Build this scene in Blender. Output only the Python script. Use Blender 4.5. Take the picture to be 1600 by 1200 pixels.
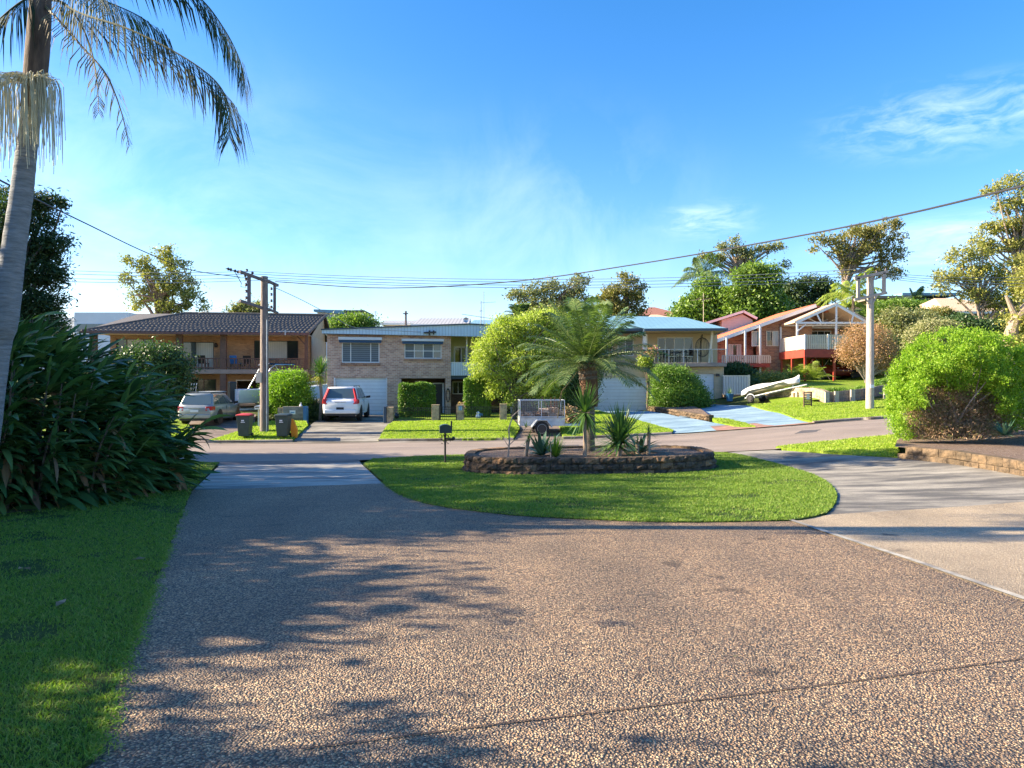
import bpy, bmesh, math, random
import numpy as np
from mathutils import Vector, Matrix
from mathutils.geometry import delaunay_2d_cdt

R = math.radians
RNG = np.random.default_rng(11)
random.seed(5)
for _o in list(bpy.data.objects):
    bpy.data.objects.remove(_o)
SC = bpy.context.scene
COL = SC.collection

# ------------------------------------------------------------------ camera, sky, sun, exposure
F_PX, EYE = 1110.0, 1.6
cam = bpy.data.cameras.new("camera"); cam.sensor_width = 36.0
cam.lens = F_PX / 1600 * 36.0; cam.clip_start = .05; cam.clip_end = 3000
camo = bpy.data.objects.new("camera", cam); COL.objects.link(camo)
camo.location = (0, 0, EYE); camo.rotation_euler = (R(90), 0, 0)
SC.camera = camo
SC.view_settings.view_transform = 'Standard'; SC.view_settings.look = 'None'
SC.view_settings.gamma = 1; SC.view_settings.exposure = EXPOSURE = 1.82
SUN_EL, SUN_BEYOND = 26.0, 3.0          # degrees: height, and how far beyond square-left it stands
sdir = Vector((-math.cos(R(SUN_BEYOND)) * math.cos(R(SUN_EL)), math.sin(R(SUN_BEYOND)) * math.cos(R(SUN_EL)), math.sin(R(SUN_EL))))
sun = bpy.data.lights.new("sun", 'SUN'); sun.energy = 5.0; sun.angle = R(.53); sun.color = (1, .84, .60)
suno = bpy.data.objects.new("sun", sun); COL.objects.link(suno); suno.location = (-30, 10, 30)
suno.rotation_euler = sdir.to_track_quat('Z', 'Y').to_euler()
w = bpy.data.worlds.new("World"); SC.world = w; w.use_nodes = True
nt = w.node_tree; N = nt.nodes; L = nt.links; N.clear()
out = N.new('ShaderNodeOutputWorld'); bg = N.new('ShaderNodeBackground'); sky = N.new('ShaderNodeTexSky')
sky.sky_type = 'NISHITA'; sky.sun_disc = False; sky.sun_elevation = R(SUN_EL)
sky.sun_rotation = math.atan2(sdir.x, sdir.y)
sky.air_density = 1.0; sky.dust_density = .6; sky.ozone_density = 2.6; sky.altitude = 20
bg.inputs['Strength'].default_value = .094
hs = N.new('ShaderNodeHueSaturation'); hs.inputs['Saturation'].default_value = 1.36
tc = N.new('ShaderNodeTexCoord')
def cloud_patch(direction, size, sx, sz, dens):
    """wispy cloud near one direction of the sky: noise inside a soft disc"""
    m = N.new('ShaderNodeMapping'); m.inputs['Scale'].default_value = (sx, sx, sz); m.inputs['Rotation'].default_value = (0, R(12), 0)
    L.new(tc.outputs['Generated'], m.inputs['Vector'])
    n1 = N.new('ShaderNodeTexNoise'); n1.inputs['Scale'].default_value = 3.2; n1.inputs['Detail'].default_value = 9; n1.inputs['Roughness'].default_value = .62; n1.inputs['Distortion'].default_value = .5
    L.new(m.outputs[0], n1.inputs['Vector'])
    r1 = N.new('ShaderNodeMapRange'); r1.inputs[1].default_value = .42; r1.inputs[2].default_value = .75
    L.new(n1.outputs['Fac'], r1.inputs[0])
    sub = N.new('ShaderNodeVectorMath'); sub.operation = 'SUBTRACT'; sub.inputs[1].default_value = direction
    L.new(tc.outputs['Generated'], sub.inputs[0])
    sc_ = N.new('ShaderNodeVectorMath'); sc_.operation = 'MULTIPLY'; sc_.inputs[1].default_value = (1 / size[0], 1 / size[0], 1 / size[1])
    L.new(sub.outputs[0], sc_.inputs[0])
    ln = N.new('ShaderNodeVectorMath'); ln.operation = 'LENGTH'; L.new(sc_.outputs[0], ln.inputs[0])
    r2 = N.new('ShaderNodeMapRange'); r2.interpolation_type = 'SMOOTHSTEP'; r2.inputs[1].default_value = 1; r2.inputs[2].default_value = 0
    L.new(ln.outputs['Value'], r2.inputs[0])
    mu = N.new('ShaderNodeMath'); mu.operation = 'MULTIPLY'; L.new(r1.outputs[0], mu.inputs[0]); L.new(r2.outputs[0], mu.inputs[1])
    mu2 = N.new('ShaderNodeMath'); mu2.operation = 'MULTIPLY'; mu2.inputs[1].default_value = dens; L.new(mu.outputs[0], mu2.inputs[0])
    return mu2.outputs[0]
def dirpx(px, py):
    return Vector(((px - 800) / F_PX, 1, (600 - py) / F_PX)).normalized()
L.new(sky.outputs[0], hs.inputs['Color'])
tint = N.new('ShaderNodeMixRGB'); tint.blend_type = 'MULTIPLY'; tint.inputs['Fac'].default_value = 1; tint.inputs['Color2'].default_value = (1.03, .92, .98, 1); L.new(hs.outputs[0], tint.inputs['Color1'])
cur = tint.outputs[0]
for d, size, sx, sz, dens in ((dirpx(1490, 185), (.19, .055), 6, 18, .3), (dirpx(1105, 345), (.09, .035), 5, 18, .35),
                              (dirpx(1560, 370), (.26, .045), 1.2, 9, .5), (dirpx(870, 350), (.3, .2), 2.2, 1.2, .16), (dirpx(-100, 330), (.9, .3), 1.1, 2.2, .22)):
    f = cloud_patch(d, size, sx, sz, dens)
    mx = N.new('ShaderNodeMixRGB'); mx.inputs['Color2'].default_value = (7.2, 7.6, 8.2, 1)
    L.new(f, mx.inputs['Fac']); L.new(cur, mx.inputs['Color1']); cur = mx.outputs[0]
L.new(cur, bg.inputs['Color']); L.new(bg.outputs[0], out.inputs['Surface'])

# ------------------------------------------------------------------ terrain
XC = [-60, -30, -18, -12, -8, -2, 3, 7, 11, 14, 16.5, 25, 40, 70]
rX = [-.3, -.1, 0, 0, 0, .1, .2, .35, .76, 1.0, 1.17, 1.9, 3.0, 5.0]
def rr(k, base): return [base + k * v for v in rX]
ROWS = [(-12, rr(0, .35)), (0, rr(0, 0)), (8, rr(.1, -.26)), (15, rr(.5, -.50)), (21, rr(1, -.70)), (31, rr(1, -1.02)),
 (34,  [-.9, -.8, -.55, -.62, -.60, -.50, -.47, -.2, .0, .20, .38, 1.1, 2.3, 4.5]),
 (36,  [-.7, -.6, -.42, -.48, -.46, -.36, -.35, -.08, .08, .30, .55, 1.3, 2.5, 4.7]),
 (36.7,[-.6, -.5, -.38, -.42, -.42, -.33, -.30, -.05, .1, .45, 1.0, 1.6, 2.7, 4.8]),
 (41,  [-.3, -.2, -.2, -.26, -.31, -.28, -.16, .0, .16, .55, 1.25, 1.6, 3.2, 5.3]),
 (44,  [-.1, -.1, -.1, -.2, -.3, -.27, -.10, .0, .25, .95, 1.45, 1.72, 3.6, 5.7]),
 (50,  [.2, .1, .0, -.1, -.2, -.1, .1, .5, 1.2, 1.55, 1.72, 1.8, 4.0, 6.5]),
 (56,  [.8, .6, .5, .4, .4, .5, .7, 1.0, 1.6, 1.75, 1.82, 1.9, 4.6, 7.5]),
 (70,  [3, 2.8, 2.6, 2.6, 2.6, 2.6, 2.6, 3, 4, 4.5, 5, 7, 9, 11]),
 (100, [5, 5, 5, 5, 5, 5, 5.2, 6, 7.5, 8.5, 9, 10.5, 12, 13]),
 (170, [6, 6, 6, 6, 6, 6, 6, 6.5, 7.5, 8.5, 9.5, 11, 13, 15])]
GX0, GY0, GS = -80.0, -14.0, .5
gx = np.arange(GX0, 90.01, GS); gy = np.arange(GY0, 175.01, GS)
_rowv = np.array([np.interp(gx, XC, r) for _, r in ROWS]); _ry = [r[0] for r in ROWS]
HG = np.array([np.interp(gy, _ry, _rowv[:, i]) for i in range(len(gx))]).T     # [iy, ix]
for _ in range(3):
    P_ = np.pad(HG, 1, mode='edge')
    HG = (P_[1:-1, 1:-1] * 2 + P_[:-2, 1:-1] + P_[2:, 1:-1] + P_[1:-1, :-2] + P_[1:-1, 2:]) / 6
def hh(x, y):
    x = np.clip(np.asarray(x, float), gx[0], gx[-1] - 1e-6); y = np.clip(np.asarray(y, float), gy[0], gy[-1] - 1e-6)
    fx = (x - GX0) / GS; fy = (y - GY0) / GS
    ix = fx.astype(int); iy = fy.astype(int); ix = np.minimum(ix, len(gx) - 2); iy = np.minimum(iy, len(gy) - 2)
    tx = fx - ix; ty = fy - iy
    return (HG[iy, ix] * (1 - tx) * (1 - ty) + HG[iy, ix + 1] * tx * (1 - ty) + HG[iy + 1, ix] * (1 - tx) * ty + HG[iy + 1, ix + 1] * tx * ty)
def h(x, y): return float(hh(x, y))
def P(px, py, D):
    return Vector(((px - 800) / F_PX * D, D, EYE + (600 - py) / F_PX * D))
_DS = np.concatenate([np.arange(1, 60, .02), np.arange(60, 170, .2)])
def G(px, py):
    """ground point seen at this place of the photograph"""
    X = (px - 800) / F_PX * _DS; Z = EYE + (600 - py) / F_PX * _DS
    below = np.nonzero(Z <= hh(X, _DS))[0]
    D = _DS[below[0]] if len(below) else 60.0
    return Vector(((px - 800) / F_PX * D, D, h((px - 800) / F_PX * D, D)))
def GD(px, D, dz=0.0):
    X = (px - 800) / F_PX * D
    return Vector((X, D, h(X, D) + dz))

# ------------------------------------------------------------------ materials
def newmat(name):
    m = bpy.data.materials.new(name); m.use_nodes = True
    t = m.node_tree; b = t.nodes['Principled BSDF']
    return m, t, b
def C4(c): return (c[0], c[1], c[2], 1)
def coords(t, kind='Object', scale=(1, 1, 1)):
    n = t.nodes.new('ShaderNodeTexCoord'); m = t.nodes.new('ShaderNodeMapping'); m.inputs['Scale'].default_value = scale
    t.links.new(n.outputs[kind], m.inputs['Vector']); return m.outputs[0]
def noise(t, vec, scale, detail=4, rough=.55):
    n = t.nodes.new('ShaderNodeTexNoise'); n.inputs['Scale'].default_value = scale; n.inputs['Detail'].default_value = detail; n.inputs['Roughness'].default_value = rough
    t.links.new(vec, n.inputs['Vector']); return n
def ramp(t, fac, stops):
    r = t.nodes.new('ShaderNodeValToRGB'); e = r.color_ramp.elements
    while len(e) > 1: e.remove(e[-1])
    e[0].position = stops[0][0]; e[0].color = C4(stops[0][1])
    for p, c in stops[1:]:
        q = e.new(p); q.color = C4(c)
    t.links.new(fac, r.inputs['Fac']); return r.outputs['Color']
def mixc(t, fac, a, b, mode='MIX'):
    m = t.nodes.new('ShaderNodeMixRGB'); m.blend_type = mode
    for s, v in (('Fac', fac), ('Color1', a), ('Color2', b)):
        if isinstance(v, (int, float)): m.inputs[s].default_value = v
        elif isinstance(v, tuple): m.inputs[s].default_value = C4(v)
        else: t.links.new(v, m.inputs[s])
    return m.outputs[0]
def bump(t, b, height, strength, dist=.02):
    n = t.nodes.new('ShaderNodeBump'); n.inputs['Strength'].default_value = strength; n.inputs['Distance'].default_value = dist
    t.links.new(height, n.inputs['Height']); t.links.new(n.outputs[0], b.inputs['Normal']); return n
def rough_mat(name, c, var=.25, scale=4, rough=.75, bs=.0, bscale=40, metallic=0, spec=None):
    """painted / stone / wood surface with soft variation and fine grain"""
    m, t, b = newmat(name); v = coords(t)
    n = noise(t, v, scale, 6); lo = tuple(x * (1 - var) for x in c); hi = tuple(min(1, x * (1 + var)) for x in c)
    col = ramp(t, n.outputs['Fac'], [(.3, lo), (.7, hi)]); t.links.new(col, b.inputs['Base Color'])
    b.inputs['Roughness'].default_value = rough; b.inputs['Metallic'].default_value = metallic
    if spec is not None: b.inputs['Specular IOR Level'].default_value = spec
    if bs:
        n2 = noise(t, v, bscale, 5); bump(t, b, n2.outputs['Fac'], bs)
    return m
def brick_mat(name, c1, c2, mortar, scale=1.0, bw=.23, bh=.086, rough=.85):
    m, t, b = newmat(name)
    tcn = t.nodes.new('ShaderNodeTexCoord'); sep = t.nodes.new('ShaderNodeSeparateXYZ'); t.links.new(tcn.outputs['Object'], sep.inputs[0])
    ad = t.nodes.new('ShaderNodeMath'); t.links.new(sep.outputs['X'], ad.inputs[0]); t.links.new(sep.outputs['Y'], ad.inputs[1])
    cb = t.nodes.new('ShaderNodeCombineXYZ'); t.links.new(ad.outputs[0], cb.inputs['X']); t.links.new(sep.outputs['Z'], cb.inputs['Y'])
    k = t.nodes.new('ShaderNodeTexBrick'); t.links.new(cb.outputs[0], k.inputs['Vector'])
    k.inputs['Scale'].default_value = 1 / scale; k.inputs['Brick Width'].default_value = bw; k.inputs['Row Height'].default_value = bh
    k.inputs['Mortar Size'].default_value = .011; k.inputs['Mortar Smooth'].default_value = .3; k.inputs['Bias'].default_value = 0
    k.inputs['Color1'].default_value = C4(c1); k.inputs['Color2'].default_value = C4(c2); k.inputs['Mortar'].default_value = C4(mortar)
    n = noise(t, tcn.outputs['Object'], 1.2, 6); big = ramp(t, n.outputs['Fac'], [(.3, (.78, .78, .78)), (.7, (1.12, 1.12, 1.12))])
    col = mixc(t, 1.0, k.outputs['Color'], big, 'MULTIPLY'); t.links.new(col, b.inputs['Base Color'])
    b.inputs['Roughness'].default_value = rough
    inv = t.nodes.new('ShaderNodeMath'); inv.operation = 'SUBTRACT'; inv.inputs[0].default_value = 1; t.links.new(k.outputs['Fac'], inv.inputs[1])
    bump(t, b, inv.outputs[0], .5, .01)
    return m
def leaf_mat(name, cols, trans=.35, rough=.5, hue=0, spec=.35):
    """each leaf its own shade; light passes through"""
    m, t, b = newmat(name)
    g = t.nodes.new('ShaderNodeNewGeometry')
    st = [(i / max(1, len(cols) - 1), c) for i, c in enumerate(cols)]
    col = ramp(t, g.outputs['Random Per Island'], st)
    t.links.new(col, b.inputs['Base Color']); b.inputs['Roughness'].default_value = rough
    b.inputs['Specular IOR Level'].default_value = spec
    tr = t.nodes.new('ShaderNodeBsdfTranslucent'); c2 = mixc(t, 1.0, col, (1.5, 1.7, .55), 'MULTIPLY'); t.links.new(c2, tr.inputs['Color'])
    mx = t.nodes.new('ShaderNodeMixShader'); mx.inputs[0].default_value = trans
    o = t.nodes['Material Output']; t.links.new(b.outputs[0], mx.inputs[1]); t.links.new(tr.outputs[0], mx.inputs[2]); t.links.new(mx.outputs[0], o.inputs['Surface'])
    return m
def glass_mat(name, c=(.02, .025, .03), rough=.06):
    m, t, b = newmat(name); b.inputs['Base Color'].default_value = C4(c); b.inputs['Roughness'].default_value = rough
    b.inputs['Specular IOR Level'].default_value = .8
    v = coords(t); n = noise(t, v, 1.7, 2); bump(t, b, n.outputs['Fac'], .04, .05)
    return m
def paint_mat(name, c, metallic=.0, coat=.6, rough=.35):
    m, t, b = newmat(name); v = coords(t); n = noise(t, v, 3, 5)
    col = ramp(t, n.outputs['Fac'], [(.3, tuple(x * .92 for x in c)), (.7, c)]); t.links.new(col, b.inputs['Base Color'])
    b.inputs['Metallic'].default_value = metallic; b.inputs['Roughness'].default_value = rough
    b.inputs['Coat Weight'].default_value = coat; b.inputs['Coat Roughness'].default_value = .08
    return m
def striped_mat(name, c, axis='Z', period=.2, dark=.55, duty=.12, rough=.5, metallic=0):
    """sheet with pressed ribs: thin grooves every period along an axis"""
    m, t, b = newmat(name)
    tcn = t.nodes.new('ShaderNodeTexCoord'); sep = t.nodes.new('ShaderNodeSeparateXYZ'); t.links.new(tcn.outputs['Object'], sep.inputs[0])
    md = t.nodes.new('ShaderNodeMath'); md.operation = 'MULTIPLY'; md.inputs[1].default_value = 1 / period; t.links.new(sep.outputs[axis], md.inputs[0])
    fr = t.nodes.new('ShaderNodeMath'); fr.operation = 'FRACT'; t.links.new(md.outputs[0], fr.inputs[0])
    lt = t.nodes.new('ShaderNodeMath'); lt.operation = 'LESS_THAN'; lt.inputs[1].default_value = duty; t.links.new(fr.outputs[0], lt.inputs[0])
    n = noise(t, tcn.outputs['Object'], 2.3, 6)
    base = ramp(t, n.outputs['Fac'], [(.3, tuple(x * .88 for x in c)), (.7, c)])
    col = mixc(t, lt.outputs[0], base, tuple(x * dark for x in c)); t.links.new(col, b.inputs['Base Color'])
    b.inputs['Roughness'].default_value = rough; b.inputs['Metallic'].default_value = metallic
    bump(t, b, fr.outputs[0], .35, .012)
    return m

M = {}
def build_materials():
    # exposed aggregate: rounded pebbles, each with its own colour, in dark binder
    def aggregate(name, scale, cols, binder, big_lo, big_hi, bs):
        m, t, b = newmat(name); v = coords(t)
        wob = noise(t, v, scale * .8, 2); 
        off = t.nodes.new('ShaderNodeVectorMath'); off.operation = 'SCALE'; off.inputs['Scale'].default_value = .012
        t.links.new(wob.outputs['Color'], off.inputs[0])
        add = t.nodes.new('ShaderNodeVectorMath'); t.links.new(v, add.inputs[0]); t.links.new(off.outputs[0], add.inputs[1])
        vo = t.nodes.new('ShaderNodeTexVoronoi'); vo.inputs['Scale'].default_value = scale; t.links.new(add.outputs[0], vo.inputs['Vector'])
        sp = t.nodes.new('ShaderNodeSeparateColor'); t.links.new(vo.outputs['Color'], sp.inputs[0])
        st = [(i / (len(cols) - 1), c) for i, c in enumerate(cols)]
        stone = ramp(t, sp.outputs[0], st)
        edge = t.nodes.new('ShaderNodeMapRange'); edge.inputs[1].default_value = .42; edge.inputs[2].default_value = .68
        t.links.new(vo.outputs['Distance'], edge.inputs[0])
        c1 = mixc(t, edge.outputs[0], stone, binder)
        n = noise(t, v, .55, 7, .62); big = ramp(t, n.outputs['Fac'], [(.33, big_lo), (.68, big_hi)])
        col = mixc(t, 1.0, c1, big, 'MULTIPLY')
        n5 = noise(t, coords(t, 'Object', (1.0, .22, 1)), 1.1, 6, .6); col = mixc(t, 1.0, col, ramp(t, n5.outputs['Fac'], [(.34, (.84, .83, .82)), (.50, (1.05, 1.04, 1.02)), (.72, (1.22, 1.19, 1.14))]), 'MULTIPLY')
        n6 = noise(t, v, 2.7, 3, .4); col = mixc(t, 1.0, col, ramp(t, n6.outputs['Fac'], [(.24, (.42, .40, .40)), (.31, (1, 1, 1))]), 'MULTIPLY')
        t.links.new(col, b.inputs['Base Color']); b.inputs['Roughness'].default_value = .62
        # heights: domed stones, jittered levels
        inv = t.nodes.new('ShaderNodeMath'); inv.operation = 'MULTIPLY_ADD'; inv.inputs[1].default_value = -1.3; inv.inputs[2].default_value = 1
        t.links.new(vo.outputs['Distance'], inv.inputs[0])
        jl = t.nodes.new('ShaderNodeMath'); jl.operation = 'MULTIPLY_ADD'; jl.inputs[1].default_value = .45; t.links.new(sp.outputs[1], jl.inputs[0]); t.links.new(inv.outputs[0], jl.inputs[2])
        bump(t, b, jl.outputs[0], 1.0, bs)
        return m
    M['aggregate'] = aggregate('aggregate', 72, [(.055, .05, .05), (.43, .29, .17), (.15, .12, .10), (.54, .37, .22), (.32, .18, .10), (.09, .08, .085), (.68, .51, .33), (.45, .31, .18), (.07, .063, .065), (.37, .26, .17)], (.06, .042, .03), (.86, .85, .84), (1.34, 1.28, 1.18), .017)
    M['aggregate_fine'] = aggregate('aggregate_fine', 75, [(.24, .205, .16), (.47, .39, .28), (.33, .27, .20), (.60, .50, .37), (.25, .22, .18), (.50, .41, .29)], (.28, .225, .16), (.82, .79, .76), (1.15, 1.12, 1.08), .01)
    # worn concrete with dark mildew
    def concrete(name, a, c, dark, sc=.6, bs=.2):
        m, t, b = newmat(name); v = coords(t)
        n1 = noise(t, v, sc, 9, .68); n2 = noise(t, v, 45, 4); n3 = noise(t, coords(t, 'Object', (.35, 1.5, 1)), 1.4, 8, .66)
        c1 = ramp(t, n1.outputs['Fac'], [(.3, a), (.7, c)])
        f = ramp(t, n3.outputs['Fac'], [(.42, (0, 0, 0)), (.58, (1, 1, 1))])
        c2 = mixc(t, f, c1, dark); g = ramp(t, n2.outputs['Fac'], [(.3, (.78, .78, .78)), (.7, (1.15, 1.15, 1.15))])
        t.links.new(mixc(t, 1.0, c2, g, 'MULTIPLY'), b.inputs['Base Color']); b.inputs['Roughness'].default_value = .85
        bump(t, b, n2.outputs['Fac'], bs, .01)
        return m
    M['concrete'] = concrete('concrete', (.33, .31, .275), (.46, .43, .37), (.18, .17, .16))
    M['concrete_dark'] = concrete('concrete_dark', (.20, .185, .16), (.36, .33, .28), (.09, .085, .08))
    M['kerb'] = concrete('kerb', (.22, .19, .16), (.34, .31, .27), (.10, .08, .06), 1.5)
    M['blue_drive'] = concrete('blue_drive', (.20, .31, .40), (.27, .39, .47), (.15, .24, .32), .7)
    M['red_drive'] = concrete('red_drive', (.28, .13, .10), (.36, .22, .17), (.2, .12, .1), 3)
    M['brown_drive'] = concrete('brown_drive', (.17, .13, .11), (.24, .19, .16), (.12, .09, .08), 1.2)
    M['beige_wall'] = rough_mat('beige_wall', (.50, .38, .25), .1, 1.5, .85, .15, 60)
    # asphalt
    m, t, b = newmat('asphalt'); v = coords(t)
    n1 = noise(t, v, .35, 8, .6); n2 = noise(t, v, 110, 3, .7); n3 = noise(t, coords(t, 'Object', (.15, 1, 1)), .9, 5)
    c1 = ramp(t, n1.outputs['Fac'], [(.3, (.21, .17, .145)), (.7, (.28, .23, .20))])
    g = ramp(t, n2.outputs['Fac'], [(.32, (.55, .55, .55)), (.68, (1.4, 1.38, 1.35))])
    g3 = ramp(t, n3.outputs['Fac'], [(.35, (.85, .85, .86)), (.65, (1.08, 1.07, 1.05))])
    t.links.new(mixc(t, 1.0, mixc(t, 1.0, c1, g, 'MULTIPLY'), g3, 'MULTIPLY'), b.inputs['Base Color']); b.inputs['Roughness'].default_value = .8
    bump(t, b, n2.outputs['Fac'], .5, .01); M['asphalt'] = m
    # lawn soil/thatch under and between blades
    def lawn(name, a, c, e):
        m, t, b = newmat(name); v = coords(t)
        n1 = noise(t, v, .5, 6, .6); n2 = noise(t, v, 28, 6, .7); n4 = noise(t, v, 4, 5)
        c1 = ramp(t, n1.outputs['Fac'], [(.35, a), (.65, c)])
        c1 = mixc(t, ramp(t, n4.outputs['Fac'], [(.52, (0, 0, 0)), (.7, (.5, .5, .5))]), c1, e)
        n7 = noise(t, v, 1.6, 6, .65); c1 = mixc(t, ramp(t, n7.outputs['Fac'], [(.6, (0, 0, 0)), (.72, (.8, .8, .8))]), c1, (.20, .16, .08))
        g = ramp(t, n2.outputs['Fac'], [(.3, (.45, .5, .4)), (.7, (1.45, 1.4, 1.3))])
        t.links.new(mixc(t, 1.0, c1, g, 'MULTIPLY'), b.inputs['Base Color']); b.inputs['Roughness'].default_value = .9; b.inputs['Specular IOR Level'].default_value = .15
        bump(t, b, n2.outputs['Fac'], 1.0, .05)
        return m
    M['lawn'] = lawn('lawn', (.05, .09, .02), (.085, .13, .03), (.13, .13, .05))
    M['lawn_far'] = lawn('lawn_far', (.15, .24, .022), (.21, .31, .035), (.28, .31, .07))
    M['soil'] = rough_mat('soil', (.09, .065, .045), .4, 3, .95, .6, 30)
    M['hill'] = lawn('hill', (.05, .075, .02), (.09, .11, .035), (.12, .11, .05))
    # bark-chip and gravel mulch
    m, t, b = newmat('mulch'); v = coords(t); vo = t.nodes.new('ShaderNodeTexVoronoi'); vo.inputs['Scale'].default_value = 38; t.links.new(v, vo.inputs['Vector'])
    sp = t.nodes.new('ShaderNodeSeparateColor'); t.links.new(vo.outputs['Color'], sp.inputs[0])
    t.links.new(ramp(t, sp.outputs[0], [(0, (.08, .05, .035)), (.35, (.18, .115, .08)), (.6, (.24, .17, .125)), (.8, (.13, .08, .06)), (1, (.36, .29, .23))]), b.inputs['Base Color'])
    b.inputs['Roughness'].default_value = .9; bump(t, b, vo.outputs['Distance'], 1, .03); M['mulch'] = m
    # split-face block, dark with lichen and a few tan blocks
    def block(name, cols, sc):
        m, t, b = newmat(name); v = coords(t); g_ = t.nodes.new('ShaderNodeNewGeometry')
        base = ramp(t, g_.outputs['Random Per Island'], cols)
        n = noise(t, v, sc, 8, .7); st = ramp(t, n.outputs['Fac'], [(.36, (.30, .29, .28)), (.5, (.8, .78, .74)), (.66, (1.35, 1.25, 1.1))])
        t.links.new(mixc(t, 1.0, base, st, 'MULTIPLY'), b.inputs['Base Color']); b.inputs['Roughness'].default_value = .95
        n2 = noise(t, v, 22, 7, .7); bump(t, b, n2.outputs['Fac'], 1, .04); return m
    M['block'] = block('block', [(0, (.085, .065, .05)), (.6, (.14, .10, .07)), (.82, (.18, .125, .08)), (.9, (.34, .20, .11)), (1, (.30, .19, .12))], 9)
    M['block_tan'] = block('block_tan', [(0, (.12, .09, .06)), (.5, (.19, .135, .085)), (1, (.15, .11, .075))], 6)
    M['block_beige'] = block('block_beige', [(0, (.42, .33, .23)), (1, (.50, .40, .28))], 3)
    # wood, bark
    def bark(name, a, c, rings=None):
        m, t, b = newmat(name); v = coords(t, 'Object', (3, 3, .6) if not rings else (1, 1, 6)); n = noise(t, v, 5, 8, .65)
        t.links.new(ramp(t, n.outputs['Fac'], [(.3, a), (.7, c)]), b.inputs['Base Color']); b.inputs['Roughness'].default_value = .9
        bump(t, b, n.outputs['Fac'], .8, .03); return m
    M['bark'] = bark('bark', (.08, .06, .045), (.20, .16, .12)); M['bark_pale'] = bark('bark_pale', (.20, .15, .11), (.40, .31, .24))
    M['bark_red'] = bark('bark_red', (.13, .08, .055), (.30, .20, .14))
    M['palm_trunk'] = bark('palm_trunk', (.13, .14, .145), (.29, .30, .31), True)
    M['crownshaft'] = bark('crownshaft', (.06, .045, .04), (.17, .125, .10))
    M['pole_wood'] = bark('pole_wood', (.13, .105, .095), (.27, .225, .20)); M['pole_pale'] = bark('pole_pale', (.30, .26, .22), (.46, .41, .35))
    M['pole_dark'] = bark('pole_dark', (.10, .085, .09), (.20, .17, .17))
    M['stick'] = bark('stick', (.16, .13, .11), (.36, .31, .27)); M['fibre'] = bark('fibre', (.07, .04, .025), (.22, .11, .06)); M['date_trunk'] = bark('date_trunk', (.07, .055, .045), (.24, .20, .165), True)
    # leaves
    LV = {'strelitzia': ([(.03, .085, .03), (.07, .155, .045), (.035, .10, .04), (.17, .27, .08), (.055, .13, .045), (.10, .19, .06)], .16, .32),
          'strelitzia_dry': ([(.17, .10, .045), (.28, .17, .08), (.12, .08, .05)], .2, .6),
          'palm_frond': ([(.010, .026, .012), (.022, .042, .015), (.015, .034, .018)], .12, .75),
          'palm_dry': ([(.16, .11, .05), (.22, .17, .09), (.09, .10, .04)], .25, .6),
          'date_frond': ([(.07, .13, .04), (.12, .19, .065), (.18, .23, .09), (.05, .10, .035)], .22, .4),
          'dark_tree': ([(.027, .056, .022), (.056, .094, .025), (.037, .069, .025)], .22, .5),
          'gum': ([(.195, .217, .053), (.330, .323, .075), (.135, .158, .053), (.420, .375, .090)], .25, .5),
          'gum_grey': ([(.165, .195, .090), (.270, .285, .112), (.120, .150, .083), (.255, .225, .075)], .25, .5),
          'gum_bronze': ([(.17, .165, .05), (.28, .24, .075), (.12, .13, .045), (.24, .25, .07)], .25, .5),
          'broadleaf': ([(.065, .130, .026), (.143, .234, .039), (.221, .325, .058), (.091, .169, .033)], .3, .45),
          'yellow_green': ([(.276, .345, .063), (.391, .460, .092), (.207, .287, .052), (.483, .517, .138)], .35, .5),
          'lime': ([(.17, .32, .02), (.28, .43, .03), (.11, .23, .015), (.38, .49, .06)], .35, .55),
          'bright_hedge': ([(.16, .30, .025), (.27, .42, .04), (.10, .20, .02)], .35, .45),
          'hedge': ([(.057, .138, .023), (.138, .253, .034), (.092, .172, .023), (.207, .322, .052)], .28, .45),
          'dark_shrub': ([(.025, .06, .025), (.055, .11, .035), (.09, .15, .05), (.04, .08, .03)], .2, .4),
          'pale_shrub': ([(.26, .27, .14), (.36, .34, .18), (.18, .21, .10)], .28, .6),
          'brown_bush': ([(.34, .19, .09), (.46, .27, .14), (.40, .25, .16), (.30, .22, .12)], .25, .7),
          'dead': ([(.26, .16, .10), (.44, .29, .19), (.15, .11, .06), (.17, .19, .06)], .15, .8),
          'yucca': ([(.07, .15, .04), (.13, .23, .06), (.05, .12, .04)], .2, .4),
          'yucca_yellow': ([(.45, .40, .07), (.38, .42, .08)], .3, .5),
          'agave': ([(.05, .12, .075), (.08, .16, .10)], .12, .4),
          'cycad': ([(.20, .27, .04), (.30, .36, .06), (.12, .20, .03)], .3, .45),
          'grass': ([(.11, .20, .025), (.17, .28, .04), (.22, .32, .05), (.13, .23, .03), (.32, .34, .10)], .3, .6),
          'grass_far': ([(.19, .30, .025), (.28, .40, .04), (.34, .42, .06), (.40, .42, .12)], .4, .6),
          'flower': ([(.50, .12, .18), (.55, .36, .28), (.25, .30, .09), (.16, .22, .06)], .3, .5)}
    for k, (c, tr, ro) in LV.items(): M[k] = leaf_mat(k, c, tr, ro)
    M['seed'] = rough_mat('seed', (.52, .50, .36), .2, 9, .7)
    # walls and metal
    M['brick_tan'] = brick_mat('brick_tan', (.46, .275, .145), (.32, .18, .095), (.36, .28, .20))
    M['brick_dark'] = brick_mat('brick_dark', (.10, .065, .05), (.15, .09, .065), (.12, .09, .07))
    M['brick_pink'] = brick_mat('brick_pink', (.66, .41, .28), (.40, .21, .15), (.62, .50, .40), 1.15)
    M['brick_beige'] = brick_mat('brick_beige', (.60, .46, .29), (.52, .40, .25), (.55, .46, .32))
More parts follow.
